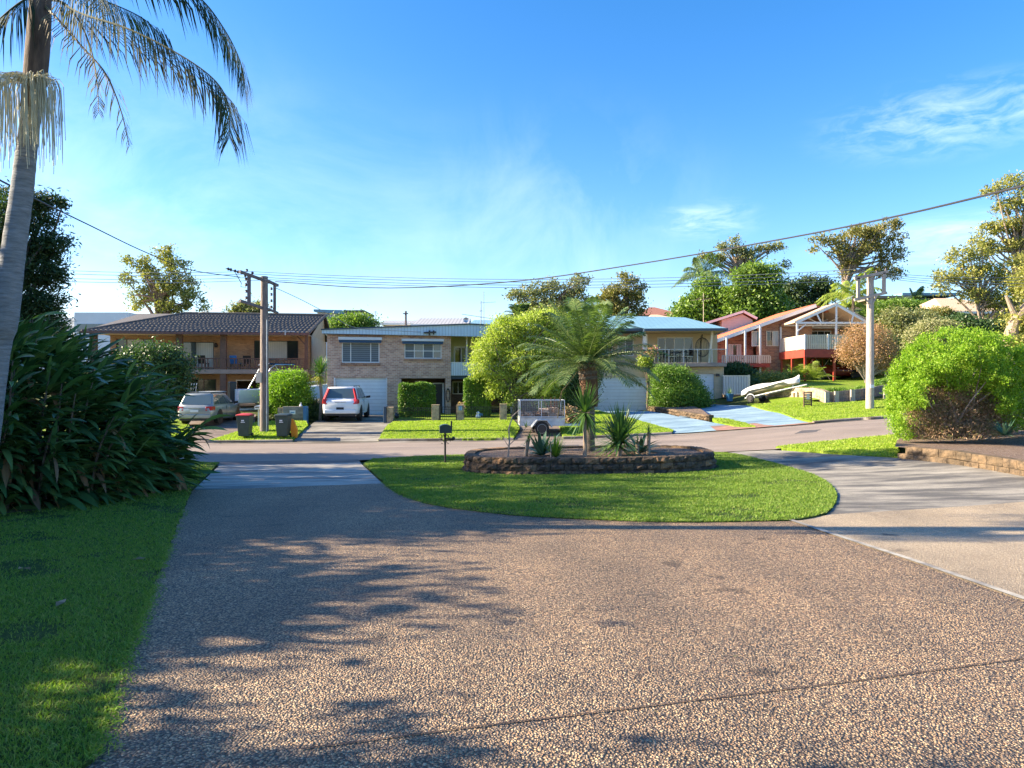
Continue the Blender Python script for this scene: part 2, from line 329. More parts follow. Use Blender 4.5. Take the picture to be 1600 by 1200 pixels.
    M['brick_red'] = brick_mat('brick_red', (.46, .23, .12), (.20, .09, .06), (.38, .29, .20), 1.25)
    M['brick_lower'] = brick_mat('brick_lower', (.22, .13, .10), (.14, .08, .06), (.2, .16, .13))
    M['render_beige'] = rough_mat('render_beige', (.60, .46, .29), .06, 2, .85, .1, 50)
    M['side_wall'] = rough_mat('side_wall', (.56, .42, .28), .08, 2, .85, .1, 50)
    M['white_wall'] = rough_mat('white_wall', (.72, .73, .74), .05, 1, .8)
    M['pink_wall'] = striped_mat('pink_wall', (.50, .48, .46), 'Z', .22, .75, .1)
    M['soffit'] = rough_mat('soffit', (.62, .52, .38), .05, 2, .8)
    M['fascia_brown'] = rough_mat('fascia_brown', (.12, .055, .045), .15, 3, .5)
    M['wood_brown'] = rough_mat('wood_brown', (.10, .055, .04), .3, 6, .6)
    M['slab'] = rough_mat('slab', (.26, .22, .19), .15, 2, .85)
    M['tile_dark'] = rough_mat('tile_dark', (.085, .078, .075), .45, 14, .75, .3, 30)
    M['tile_red'] = rough_mat('tile_red', (.52, .15, .07), .25, 10, .8, .3, 30)
    M['tile_brown'] = rough_mat('tile_brown', (.28, .12, .08), .2, 6, .8)
    M['tile_pale'] = rough_mat('tile_pale', (.55, .40, .27), .15, 6, .8)
    M['fascia_blue'] = striped_mat('fascia_blue', (.52, .66, .76), 'X', .19, .6, .13)
    M['clad_white'] = striped_mat('clad_white', (.66, .74, .78), 'X', .14, .55, .2)
    M['door_white'] = striped_mat('door_white', (.72, .77, .80), 'Z', .21, .72, .08)
    M['metal_roof_blue'] = striped_mat('metal_roof_blue', (.17, .33, .43), 'X', .3, .8, .1, .6)
    M['metal_roof_grey'] = striped_mat('metal_roof_grey', (.42, .42, .42), 'X', .35, .6, .3, .5)
    M['trim_navy'] = rough_mat('trim_navy', (.03, .06, .10), .1, 3, .45)
    M['fence_metal'] = striped_mat('fence_metal', (.50, .49, .47), 'X', .16, .5, .22)
    M['white_paint'] = rough_mat('white_paint', (.74, .73, .70), .06, 3, .5)
    M['cream_paint'] = rough_mat('cream_paint', (.66, .58, .45), .08, 3, .6)
    M['yellow_wall'] = rough_mat('yellow_wall', (.55, .55, .26), .08, 3, .7)
    M['red_steel'] = rough_mat('red_steel', (.40, .055, .035), .15, 3, .5)
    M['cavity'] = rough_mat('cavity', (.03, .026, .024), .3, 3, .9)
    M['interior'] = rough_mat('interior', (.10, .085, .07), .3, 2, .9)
    M['curtain'] = striped_mat('curtain', (.46, .49, .45), 'X', .12, .72, .25, .2)
    M['blind'] = striped_mat('blind', (.17, .21, .245), 'Z', .12, .5, .45, .10)
    M['awning'] = rough_mat('awning', (.62, .64, .66), .05, 3, .6)
    M['glass'] = glass_mat('glass'); M['glass_light'] = glass_mat('glass_light', (.08, .12, .14))
    M['black'] = rough_mat('black', (.02, .02, .022), .2, 5, .45); M['rubber'] = rough_mat('rubber', (.018, .018, .018), .2, 8, .85)
    M['mail_green'] = rough_mat('mail_green', (.02, .045, .04), .2, 5, .4)
    M['steel'] = rough_mat('steel', (.42, .44, .46), .2, 5, .4, 0, 40, .7); M['galv'] = rough_mat('galv', (.50, .53, .56), .2, 7, .5, 0, 40, .35)
    M['chrome'] = rough_mat('chrome', (.65, .66, .68), .1, 5, .2, 0, 40, .9)
    M['silver_paint'] = paint_mat('silver_paint', (.34, .37, .35), .4); M['white_car'] = paint_mat('white_car', (.78, .79, .80))
    M['red_car'] = paint_mat('red_car', (.22, .015, .02), .2); M['beige_car'] = paint_mat('beige_car', (.60, .56, .50))
    M['tail_red'] = paint_mat('tail_red', (.55, .02, .015)); M['plate'] = rough_mat('plate', (.70, .72, .74), .03, 3, .4)
    M['lamp_clear'] = paint_mat('lamp_clear', (.75, .77, .8), .3)
    M['bin_green'] = rough_mat('bin_green', (.03, .06, .055), .15, 4, .5); M['bin_red'] = rough_mat('bin_red', (.45, .035, .03), .12, 4, .5)
    M['bin_dark'] = rough_mat('bin_dark', (.025, .04, .04), .15, 4, .5); M['orange'] = rough_mat('orange', (.85, .28, .01), .1, 4, .6)
    M['hull_white'] = paint_mat('hull_white', (.66, .74, .78)); M['cover_grey'] = rough_mat('cover_grey', (.62, .62, .60), .12, 3, .85, .5, 6)
    M['hull_tan'] = rough_mat('hull_tan', (.38, .34, .24), .15, 3, .5)
    M['insulator'] = rough_mat('insulator', (.06, .05, .06), .1, 5, .3); M['wire'] = rough_mat('wire', (.03, .03, .035), .1, 5, .6)
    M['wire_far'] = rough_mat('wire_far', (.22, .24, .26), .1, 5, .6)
    M['junk'] = block('junk', [(0, (.20, .11, .07)), (.3, (.50, .42, .36)), (.6, (.30, .20, .14)), (.8, (.62, .50, .42)), (1, (.15, .14, .14))], 5)
    M['number_blue'] = rough_mat('number_blue', (.10, .25, .45), .05, 4, .4)
    M['pot_blue'] = rough_mat('pot_blue', (.04, .16, .34), .1, 4, .4); M['blue_cloth'] = rough_mat('blue_cloth', (.05, .22, .55), .3, 4, .8)
build_materials()

# ------------------------------------------------------------------ mesh helpers
def tag(o, label=None, cat=None, group=None, kind=None):
    if label: o['label'] = label
    if cat: o['category'] = cat
    if group: o['group'] = group
    if kind: o['kind'] = kind
    return o
def root(name, loc, rz, label, cat, group=None):
    o = bpy.data.objects.new(name, None); o.empty_display_size = .2; COL.objects.link(o)
    o.location = loc; o.rotation_euler = (0, 0, rz); return tag(o, label, cat, group)
def link_mesh(name, me, mat, parent=None, smooth=False):
    me.materials.append(M[mat] if isinstance(mat, str) else mat)
    if smooth: me.polygons.foreach_set('use_smooth', [True] * len(me.polygons))
    o = bpy.data.objects.new(name, me); COL.objects.link(o)
    if parent is not None: o.parent = parent
    return o
def np_mesh(name, V, Fq):
    """V (n,3), Fq (m,k) equal-sized faces"""
    me = bpy.data.meshes.new(name); V = np.asarray(V, np.float32); Fq = np.asarray(Fq, np.int32)
    m, k = Fq.shape
    me.vertices.add(len(V)); me.vertices.foreach_set('co', V.ravel())
    me.loops.add(m * k); me.loops.foreach_set('vertex_index', Fq.ravel())
    me.polygons.add(m); me.polygons.foreach_set('loop_start', np.arange(m, dtype=np.int32) * k)
    me.polygons.foreach_set('loop_total', np.full(m, k, np.int32))
    me.update(calc_edges=True); return me
class MB:
    def __init__(s): s.v = []; s.f = []
    def face(s, *pts):
        i = len(s.v); s.v += [tuple(p) for p in pts]; s.f.append(tuple(range(i, i + len(pts)))); return s
    def box(s, x0, x1, y0, y1, z0, z1):
        i = len(s.v)
        s.v += [(x, y, z) for z in (z0, z1) for y in (y0, y1) for x in (x0, x1)]
        for q in ((0, 2, 3, 1), (4, 5, 7, 6), (0, 1, 5, 4), (2, 6, 7, 3), (0, 4, 6, 2), (1, 3, 7, 5)): s.f.append(tuple(i + k for k in q))
        return s
    def hexa(s, p):
        """8 points: bottom ring 4, top ring 4"""
        i = len(s.v); s.v += [tuple(q) for q in p]
        for q in ((3, 2, 1, 0), (4, 5, 6, 7), (0, 1, 5, 4), (1, 2, 6, 5), (2, 3, 7, 6), (3, 0, 4, 7)): s.f.append(tuple(i + k for k in q))
        return s
    def bar(s, a, b, wd, ht=None, up=(0, 0, 1)):
        a = Vector(a); b = Vector(b); d = (b - a)
        if d.length < 1e-6: return s
        d.normalize(); u = Vector(up)
        if abs(d.dot(u)) > .95: u = Vector((0, 1, 0))
        sd = d.cross(u).normalized() * wd / 2; u2 = sd.cross(d).normalized() * (ht or wd) / 2
        return s.hexa([a - sd - u2, a + sd - u2, b + sd - u2, b - sd - u2, a - sd + u2, a + sd + u2, b + sd + u2, b - sd + u2])
    def tube(s, pts, rad, n=8, cap=True):
        pts = [Vector(p) for p in pts]; rad = rad if hasattr(rad, '__len__') else [rad] * len(pts)
        i0 = len(s.v); prev = None
        for k, p in enumerate(pts):
            d = (pts[min(k + 1, len(pts) - 1)] - pts[max(k - 1, 0)]).normalized()
            if prev is None:
                u = d.orthogonal().normalized()
            else:
                u = (prev - d * prev.dot(d)); u = u.normalized() if u.length > 1e-6 else d.orthogonal().normalized()
            prev = u; w_ = d.cross(u)
            for j in range(n):
                a = 2 * math.pi * j / n; s.v.append(tuple(p + (u * math.cos(a) + w_ * math.sin(a)) * rad[k]))
        for k in range(len(pts) - 1):
            for j in range(n):
                a = i0 + k * n + j; b = i0 + k * n + (j + 1) % n; s.f.append((a, b, b + n, a + n))
        if cap:
            s.f.append(tuple(i0 + j for j in range(n))[::-1]); s.f.append(tuple(i0 + (len(pts) - 1) * n + j for j in range(n)))
        return s
    def prism(s, poly, y0, y1):
        """poly of (x,z) extruded along y"""
        n = len(poly); i = len(s.v)
        s.v += [(x, y0, z) for x, z in poly] + [(x, y1, z) for x, z in poly]
        s.f.append(tuple(range(i, i + n))); s.f.append(tuple(range(i + n, i + 2 * n))[::-1])
        for k in range(n): s.f.append((i + k, i + k + n, i + (k + 1) % n + n, i + (k + 1) % n))
        return s
    def lathe(s, prof, c=(0, 0, 0), n=16, axis='Z'):
        i0 = len(s.v)
        for r_, z in prof:
            for j in range(n):
                a = 2 * math.pi * j / n; p = (r_ * math.cos(a), r_ * math.sin(a), z)
                if axis == 'Y': p = (p[0], z, p[1])
                if axis == 'X': p = (z, p[0], p[1])
                s.v.append((p[0] + c[0], p[1] + c[1], p[2] + c[2]))
        for k in range(len(prof) - 1):
            for j in range(n):
                a = i0 + k * n + j; b = i0 + k * n + (j + 1) % n; s.f.append((a, b, b + n, a + n))
        s.f.append(tuple(i0 + j for j in range(n))[::-1]); s.f.append(tuple(i0 + (len(prof) - 1) * n + j for j in range(n)))
        return s
    def loft(s, rings, cap=True):
        n = len(rings[0]); i0 = len(s.v)
        for r_ in rings: s.v += [tuple(p) for p in r_]
        for k in range(len(rings) - 1):
            for j in range(n):
                a = i0 + k * n + j; b = i0 + k * n + (j + 1) % n; s.f.append((a, b, b + n, a + n))
        if cap:
            s.f.append(tuple(i0 + j for j in range(n))[::-1]); s.f.append(tuple(i0 + (len(rings) - 1) * n + j for j in range(n)))
        return s
    def build(s, name, mat, parent=None, smooth=False, bevel=0, angle=35):
        me = bpy.data.meshes.new(name); me.from_pydata(s.v, [], s.f); me.update()
        bm = bmesh.new(); bm.from_mesh(me); bmesh.ops.recalc_face_normals(bm, faces=bm.faces)
        if smooth:
            for e in bm.edges:
                if len(e.link_faces) == 2 and e.calc_face_angle(0) > R(angle): e.smooth = False
        bm.to_mesh(me); bm.free()
        o = link_mesh(name, me, mat, parent, smooth)
        if bevel:
            b = o.modifiers.new('bevel', 'BEVEL'); b.width = bevel; b.segments = 2; b.limit_method = 'ANGLE'
        return o
def copy_tree(o, parent=None):
    c = o.copy(); COL.objects.link(c)
    if parent is not None: c.parent = parent
    for ch in [q for q in bpy.data.objects if q.parent == o]: copy_tree(ch, c)
    return c

# ------------------------------------------------------------------ ground sheets
def in_poly(xy, poly):
    x, y = xy[:, 0], xy[:, 1]; inside = np.zeros(len(xy), bool); n = len(poly)
    for i in range(n):
        x1, y1 = poly[i][0], poly[i][1]; x2, y2 = poly[(i + 1) % n][0], poly[(i + 1) % n][1]
        c = ((y1 > y) != (y2 > y)); 
        with np.errstate(divide='ignore', invalid='ignore'):
            xi = (x2 - x1) * (y - y1) / (y2 - y1 if y2 != y1 else 1e-12) + x1
        inside ^= c & (x < xi)
    return inside
def smooth_poly(pts, it=2):
    """Chaikin corner cutting for garden outlines"""
    for _ in range(it):
        o = []
        for i in range(len(pts)):
            a = Vector(pts[i][:2]); b = Vector(pts[(i + 1) % len(pts)][:2]); o += [a * .75 + b * .25, a * .25 + b * .75]
        pts = o
    return pts
def sheet(name, pts, mat, off, zf=None, step=.5, kind='structure', wobble=0, skirt=0):
    pts = [Vector((p[0], p[1])) for p in pts]; dense = []
    for i, a in enumerate(pts):
        b = pts[(i + 1) % len(pts)]; L_ = (b - a).length; st = step if not wobble else .12
        n = max(1, int(L_ / st)) if L_ < 60 else int(L_ / 1.0)
        for k in range(n): dense.append(a.lerp(b, k / n))
    if wobble:
        dense = [p + Vector((random.uniform(-wobble, wobble), random.uniform(-wobble, wobble))) for p in dense]
    x0 = min(p.x for p in dense); x1 = max(p.x for p in dense); y0 = min(p.y for p in dense); y1 = max(p.y for p in dense)
    gxs = np.arange(math.floor(x0 / GS) * GS, x1, GS); gys = np.arange(math.floor(y0 / GS) * GS, y1, GS)
    XX, YY = np.meshgrid(gxs, gys); q = np.stack([XX.ravel(), YY.ravel()], 1)
    q = q[in_poly(q, dense)]
    # keep interior points away from the outline
    allp = dense + [Vector(p) for p in q]; n = len(dense)
    vs, es, fs, *_ = delaunay_2d_cdt(allp, [(i, (i + 1) % n) for i in range(n)], [], 1, 1e-4)
    arr = np.array([(v.x, v.y) for v in vs]); z = (zf(arr[:, 0], arr[:, 1]) if zf else hh(arr[:, 0], arr[:, 1])) + off
    V = [(arr[i, 0], arr[i, 1], z[i]) for i in range(len(arr))]
    cen = np.array([[(arr[f[0]][k] + arr[f[1]][k] + arr[f[2]][k]) / 3 for k in (0, 1)] for f in fs])
    ok = in_poly(cen, dense); faces = [f for f, k in zip(fs, ok) if k]
    if skirt:
        ring = []; base = len(V)
        for p in dense:
            zz = (float(zf(np.array([p.x]), np.array([p.y]))[0]) if zf else h(p.x, p.y)) + off
            V.append((p.x, p.y, zz)); V.append((p.x, p.y, zz - skirt))
        for i in range(n):
            a = base + 2 * i; b = base + 2 * ((i + 1) % n); faces.append((a, b, b + 1, a + 1))
    me = bpy.data.meshes.new(name); me.from_pydata(V, [], faces); me.update()
    bm = bmesh.new(); bm.from_mesh(me)
    for f in bm.faces:
        if len(f.verts) == 3 and f.normal.z < 0: f.normal_flip()
    bm.to_mesh(me); bm.free()
    o = link_mesh(name, me, mat, None, True if not skirt else False)
    return tag(o, kind=kind)

# ------------------------------------------------------------------ foliage helpers
def unit(v): return v / np.maximum(np.linalg.norm(v, axis=1, keepdims=True), 1e-9)
def leaf_quads(C, size, aspect=.45, up=0.0, out=None, outw=0.0, droop=0.0):
    """diamond leaves at centres C"""
    n = len(C); d = RNG.normal(size=(n, 3)); d[:, 2] += up - droop
    if out is not None: d = unit(d) + out * outw
    d = unit(d); s = unit(np.cross(d, RNG.normal(size=(n, 3)))); sz = size * RNG.uniform(.65, 1.35, (n, 1))
    a = C - d * sz * .5; b = C + s * sz * aspect * .5 - d * sz * .05; c = C + d * sz * .5; e = C - s * sz * aspect * .5 - d * sz * .05
    V = np.stack([a, b, c, e], 1).reshape(-1, 3); Fq = np.arange(4 * n).reshape(n, 4)
    return V, Fq
def crown_points(lobes, n, clump=.35, per=22, shell=.5, flat=.75):
    """lobes: (centre, (rx,ry,rz)); leaves gather in clumps that gather near the lobes' surface"""
    vol = np.array([l[1][0] * l[1][2] + l[1][1] * l[1][2] + l[1][0] * l[1][1] for l in lobes]); vol /= vol.sum()
    out = []; cc = []
    for (c, r), f in zip(lobes, vol):
        m = max(3, int(n * f / per)); d = unit(RNG.normal(size=(m, 3))); rad = RNG.uniform(shell, 1, (m, 1)) ** .6
        cl = np.array(c) + d * rad * np.array(r); cc.append(cl)
        p = np.repeat(cl, per, 0) + RNG.normal(size=(m * per, 3)) * clump * np.array([1, 1, flat]) * RNG.uniform(.5, 1.25, (m, 1)).repeat(per, 0)
        out.append(p)
    return np.concatenate(out), np.concatenate(cc)
def px_lobes(D, items, depth=.9):
    """lobes given as seen: (px,py,rx px,ry px[,dD])"""
    o = []
    for it in items:
        d = D + (it[4] if len(it) > 4 else 0); k = d / F_PX; o.append((tuple(P(it[0], it[1], d)), (it[2] * k, max(it[2], it[3]) * k * depth, it[3] * k)))
    return o
def limbs(mb, base, fork, targets, r0, r1, wig=.06):
    base = Vector(base); fork = Vector(fork); pts = []
    n = 6; Lh = (fork - base).length
    for k in range(n + 1):
        p = base.lerp(fork, k / n)
        if 0 < k < n: p = p + Vector((random.uniform(-1, 1), random.uniform(-1, 1), 0)) * wig * Lh * .35
        pts.append(p)
    mb.tube(pts, [r0 * (1.25 if k == 0 else 1 - .35 * k / n) for k in range(n + 1)], 9)
    for t_ in targets:
        t_ = Vector(t_); st = pts[random.choice((3, 4, 5, 6))] if random.random() < .5 else fork
        mid = st.lerp(t_, .5) + Vector((random.uniform(-1, 1), random.uniform(-1, 1), random.uniform(.0, 1))) * (t_ - st).length * .1
        ps = [st, st.lerp(mid, .5) + Vector((0, 0, 1)) * 0.02 * Lh, mid, mid.lerp(t_, .55), t_]
        mb.tube(ps, [r0 * .5, r0 * .4, r1 * 1.6, r1, r1 * .4], 6)
def make_tree(name, label, cat, base, fork, lobes, n, leaf, leafmat, barkmat='bark', r0=.2, r1=.04, clump=.35, per=22, shell=.5,
              aspect=.45, up=0, droop=0, flat=.75, group=None, nl=26, crown='crown', drop=None):
    o = root(name, base, 0, label, cat, group); b = np.array(base)
    pts, cc = crown_points(lobes, n, clump, per, shell, flat)
    pts = pts[pts[:, 2] > hh(pts[:, 0], pts[:, 1]) + .03]
    V, Fq = leaf_quads(pts, leaf, aspect, up, droop=droop)
    link_mesh(crown, np_mesh(crown, V - b, Fq), leafmat, o)
    mb = MB(); idx = RNG.choice(len(cc), min(nl, len(cc)), replace=False)
    limbs(mb, (0, 0, -.1), Vector(fork) - Vector(base), [Vector(cc[i] - b) for i in idx], r0, r1)
    mb.build('trunk', barkmat, o, True)
    return o
def catmull(pts, n):
    pts = [Vector(p) for p in pts]; e = [pts[0] * 2 - pts[1]] + pts + [pts[-1] * 2 - pts[-2]]; out = []
    m = len(pts) - 1
    for i in range(n + 1):
        t = i / n * m; k = min(int(t), m - 1); u = t - k; a, b, c, d = e[k:k + 4]
        out.append(.5 * ((2 * b) + (c - a) * u + (2 * a - 5 * b + 4 * c - d) * u * u + (3 * b - a - 3 * c + d) * u ** 3))
    return out
def frond_mesh(path, n, leaf_len, width, hang=.5, spread=.9, mb=None, start=.12, rachis=.012, tipf=.35, gap=0.0, jit=.12, vshape=0.0):
    """pinnate frond along a curved midrib; leaflets hang from it"""
    mb = mb or MB(); pts = catmull(path, max(10, n)); N_ = len(pts)
    mb.tube(pts[::2] if len(pts) > 6 else pts, [rachis * (1 - .8 * k / (len(pts[::2]))) for k in range(len(pts[::2]))], 4, False)
    for i in range(int(N_ * start), N_):
        t = i / (N_ - 1); d = (pts[min(i + 1, N_ - 1)] - pts[max(i - 1, 0)]).normalized()
        side = d.cross(Vector((0, 0, 1)))
        side = side.normalized() if side.length > .05 else Vector((1, 0, 0))
        upv = side.cross(d).normalized()
        prof = math.sin(math.pi * min(1, (t * .85 + .12))) ** .6
        L_ = leaf_len * max(tipf, prof) * random.uniform(1 - jit, 1 + jit)
        for sg in (-1, 1):
            if random.random() < gap: continue
            dr = (side * sg * spread + d * .55 + upv * (vshape + random.uniform(-.15, .1))).normalized()
            p0 = pts[i]; hv = Vector((random.uniform(-.1, .1), random.uniform(-.1, .1), -hang))
            p1 = p0 + dr * L_ * .5 + hv * L_ * .16; dn = (dr * .6 + hv).normalized() if hang > .01 else dr
            p2 = p1 + dn * L_ * .5
            wv = d * width / 2 * random.uniform(.8, 1.2)
            k = len(mb.v); mb.v += [tuple(p0 - wv * .5), tuple(p0 + wv * .5), tuple(p1 + wv), tuple(p1 - wv), tuple(p2)]
            mb.f += [(k, k + 1, k + 2, k + 3), (k + 3, k + 2, k + 4)]
    return mb
def raw_build(mb, name, mat, parent, smooth=False):
    me = bpy.data.meshes.new(name); me.from_pydata(mb.v, [], mb.f); me.update()
    return link_mesh(name, me, mat, parent, smooth)
def rosette(mb, c, n, L_, wd, lo=-.3, hi=1.5, bend=.25, seg=3, fold=.0):
    """sword leaves radiating from a point"""
    c = Vector(c)
    for i in range(n):
        az = random.uniform(0, 2 * math.pi); el = random.uniform(lo, hi); l_ = L_ * random.uniform(.7, 1.1)
        d = Vector((math.cos(az) * math.cos(el), math.sin(az) * math.cos(el), math.sin(el))); s = d.cross(Vector((0, 0, 1)))
        s = s.normalized() if s.length > .05 else Vector((1, 0, 0)); k = len(mb.v); p = c.copy(); dd = d.copy()
        for q in range(seg + 1):
            t = q / seg; w_ = wd * (1 - t) ** .7 * (.7 + .9 * min(t * 3, 1) * .4); 
            if q == seg: w_ = .001
            mb.v += [tuple(p - s * w_), tuple(p + s * w_)]
            p = p + dd * l_ / seg; dd = (dd + Vector((0, 0, -bend * (1.2 if el < .7 else .4) / seg * 1.5))).normalized()
        for q in range(seg): a = k + 2 * q; mb.f.append((a, a + 1, a + 3, a + 2))
    return mb
# ================================================================== SETTING
# base terrain, one sheet to the horizon
def terrain():
    xs = np.concatenate([[-1500, -700, -300, -150], gx, [150, 300, 700, 1500]]); ys = np.concatenate([[-600, -200, -60], gy, [250, 400, 800, 2000]])
    XX, YY = np.meshgrid(xs, ys); Z = hh(XX, YY) - .07
    V = np.stack([XX, YY, Z], -1).reshape(-1, 3); nx, ny = len(xs), len(ys)
    i = (np.arange(ny - 1)[:, None] * nx + np.arange(nx - 1)[None]).ravel()
    Fq = np.stack([i, i + 1, i + 1 + nx, i + nx], 1)
    tag(link_mesh('ground', np_mesh('ground', V, Fq), 'hill', None, True), kind='structure')
terrain()
def gl(*pp): return [G(*p) for p in pp]
W2 = lambda x, y: Vector((x, y, 0))
# road
near_edge = [W2(-70, 20.2), W2(-20, 20.6)] + gl((300, 722), (560, 719), (740, 711), (1130, 706), (1210, 702), (1300, 691), (1400, 682)) + [W2(22, 23.5), W2(75, 30)]
far_edge = [W2(75, 42), W2(24, 33.5)] + gl((1390, 653), (1300, 660), (1200, 668), (1050, 679), (900, 685.5), (735, 688.5), (600, 690), (455, 691), (300, 692)) + [W2(-20, 31.6), W2(-70, 32)]
sheet('road', near_edge + far_edge, 'asphalt', 0.0, step=1)
# foreground drive
left_edge = gl((300, 768), (285, 800), (262, 860), (240, 920), (215, 985), (192, 1040), (168, 1120), (140, 1200)) + [W2(-1.75, 2.2), W2(-1.7, -8)]
low_edge = gl((1235, 816), (1100, 819), (1000, 818), (900, 814), (800, 808), (700, 796), (650, 785), (620, 773), (598, 757))
right_line = gl((1235, 817), (1420, 880), (1600, 945)) 
rl = right_line[-1] + (right_line[-1] - right_line[0]) * .8
sheet('driveway', left_edge + [W2(9, -8), W2(rl.x, rl.y)] + right_line[::-1] + low_edge[1:], 'aggregate', .022)
sheet('driveway_right', gl((1236, 817), (1420, 880), (1600, 945)) + [W2(rl.x, rl.y), W2(9.01, -8), W2(22, -8), W2(22, 8)] + gl((1600, 786), (1450, 797), (1300, 806)), 'aggregate_fine', .020)
# raised concrete edging strip between the two pours
er = gl((1232, 816), (1420, 880), (1600, 944)) + [W2(rl.x, rl.y)]
el_ = [p + Vector((.07, .07, 0)) for p in er]
sheet('driveway_edging', er + el_[::-1], 'concrete', .034)
# thin saw-cut joint lines
def joint(pp, wd=.012):
    a = [G(*p) for p in pp]; o = []
    for i, p in enumerate(a):
        q = a[min(i + 1, len(a) - 1)] - a[max(i - 1, 0)]; nrm = Vector((-q.y, q.x, 0)).normalized() * wd / 2; o.append((p - nrm, p + nrm))
    return [x[0] for x in o] + [x[1] for x in o][::-1]
mm = rough_mat('joint', (.07, .045, .035), .4, 9, .95); M['joint'] = mm
sheet('driveway_joint', joint([(470, 1180), (760, 1143), (1050, 1108), (1350, 1070), (1600, 1035)]), 'joint', .028)
sheet('driveway_crossover', gl((343, 728), (400, 726.5), (500, 726), (562, 723.5), (598, 757), (500, 760), (400, 764), (302, 767)), 'concrete', .016)
sheet('road_edge_gravel', gl((335, 721.5), (560, 718), (564, 723.6), (450, 726.6), (340, 728.2)), 'brown_drive', .008)
concrete_right = gl((1120, 711), (1150, 706.5), (1210, 704), (1300, 711), (1400, 716.5), (1500, 725), (1600, 745)) + [W2(16, 11), W2(16, 8)] + gl((1600, 786), (1450, 797), (1290, 807), (1305, 790), (1308, 775), (1298, 758), (1270, 742), (1200, 725))
sheet('concrete_drive', concrete_right, 'concrete_dark', .016)
# lawns near
lawn_left = [W2(-45, 20.3), W2(-20, 20.3)] + gl((300, 723), (342, 724), (322, 745), (300, 768), (286, 800), (263, 860), (241, 920), (216, 985), (193, 1040), (169, 1120), (141, 1200)) + [W2(-1.77, 2.2), W2(-1.72, -8), W2(-45, -8)]
sheet('lawn_left', lawn_left, 'lawn', .035, wobble=.025, skirt=.09)
lawn_island = smooth_poly(gl((563, 720), (640, 715), (760, 711.5), (950, 709.5), (1125, 708.5), (1160, 713), (1215, 727), (1265, 741), (1296, 757), (1309, 776), (1304, 795), (1285, 809), (1235, 817), (1100, 819), (1000, 818), (900, 814), (800, 808), (700, 796), (650, 785), (620, 772), (598, 756)), 1)
sheet('lawn_island', lawn_island, 'lawn', .04, wobble=.03, skirt=.1)
lawn_right = gl((1212, 700), (1300, 690), (1404, 681), (1403, 716), (1340, 713), (1270, 706))
sheet('lawn_right', lawn_right, 'lawn_far', .04, wobble=.03, skirt=.1)
# far verges, raised behind a kerb
KH = .10
def verge(name, pts, mat='lawn_far', off=KH, wob=.03): return sheet(name, pts, mat, off, wobble=wob, skirt=.16)
v_bins = gl((322, 692), (372, 677), (398, 663), (440, 660), (478, 660), (481, 668), (468, 680), (457, 690.5)); verge('verge_grass', v_bins)
v_left = gl((300, 676), (292, 664), (270, 655), (180, 655)) + [W2(-40, 36), W2(-40, 32)] + gl((250, 692), (285, 692)); verge('verge_grass', v_left)
v_mid = gl((592, 689.5), (598, 678), (606, 667), (614, 662), (700, 659), (800, 657.5), (812, 672), (802, 688)); verge('verge_grass', v_mid)
v_mid2 = gl((880, 686), (874, 668), (872, 655), (934, 644), (965, 652), (1005, 662), (1052, 675), (1050, 678.5), (960, 683)); verge('verge_grass', v_mid2)
v_wedge = gl((1112, 656), (1135, 657), (1165, 664), (1180, 669), (1150, 668.5), (1122, 662)); verge('verge_grass', v_wedge)
v_right = gl((1166, 634.5), (1190, 641), (1215, 646), (1238, 654), (1272, 661.5), (1300, 659.5), (1345, 655.5), (1392, 652.5)) + [W2(24, 33.4), W2(50, 38)] + [W2(50, 41), W2(24, 37)] + gl((1400, 627), (1290, 633), (1200, 633)); verge('verge_grass', v_right)
sheet('lawn_garden', gl((615, 659), (690, 657), (800, 656), (800, 646), (615, 646)), 'lawn_far', .05)
sheet('lawn_bank', [W2(13.8, 37.5), W2(16, 36.6), W2(24, 37.1), W2(40, 41), W2(40, 52), W2(26, 57), W2(19, 52), W2(16, 49), W2(15, 42)], 'lawn_far', .05)
# drives across the road
sheet('gravel_drive', gl((292, 692), (322, 692), (372, 677), (398, 663), (400, 648), (330, 645), (262, 648), (296, 664), (300, 676)), 'brown_drive', .02)
sheet('asphalt_drive', gl((457, 690.8), (468, 680), (481, 668), (500, 655), (516, 646), (604, 646), (614, 662), (606, 667), (598, 678), (592, 690)), 'concrete_dark', .02)
sheet('trailer_drive', gl((802, 688.5), (812, 672), (800, 657), (874, 654), (880, 686.5)), 'brown_drive', .02)
sheet('blue_driveway', gl((934, 643.5), (965, 652), (1005, 662), (1052, 675), (1050, 678.5), (1122, 673.5), (1165, 670), (1148, 667), (1112, 661), (1060, 652), (1013, 643)), 'blue_drive', .03)
sheet('blue_driveway', gl((1060, 652), (1112, 655.5), (1135, 657), (1165, 664), (1182, 669), (1240, 664.5), (1272, 662), (1238, 654), (1215, 646), (1190, 641), (1166, 634.5), (1120, 633), (1082, 633), (1078, 645)), 'blue_drive', .034)
sheet('red_apron', gl((1110, 667.5), (1180, 662.5), (1210, 666.5), (1275, 660.5), (1300, 659.8), (1240, 665.5), (1180, 670), (1120, 674.5)), 'red_drive', .045)
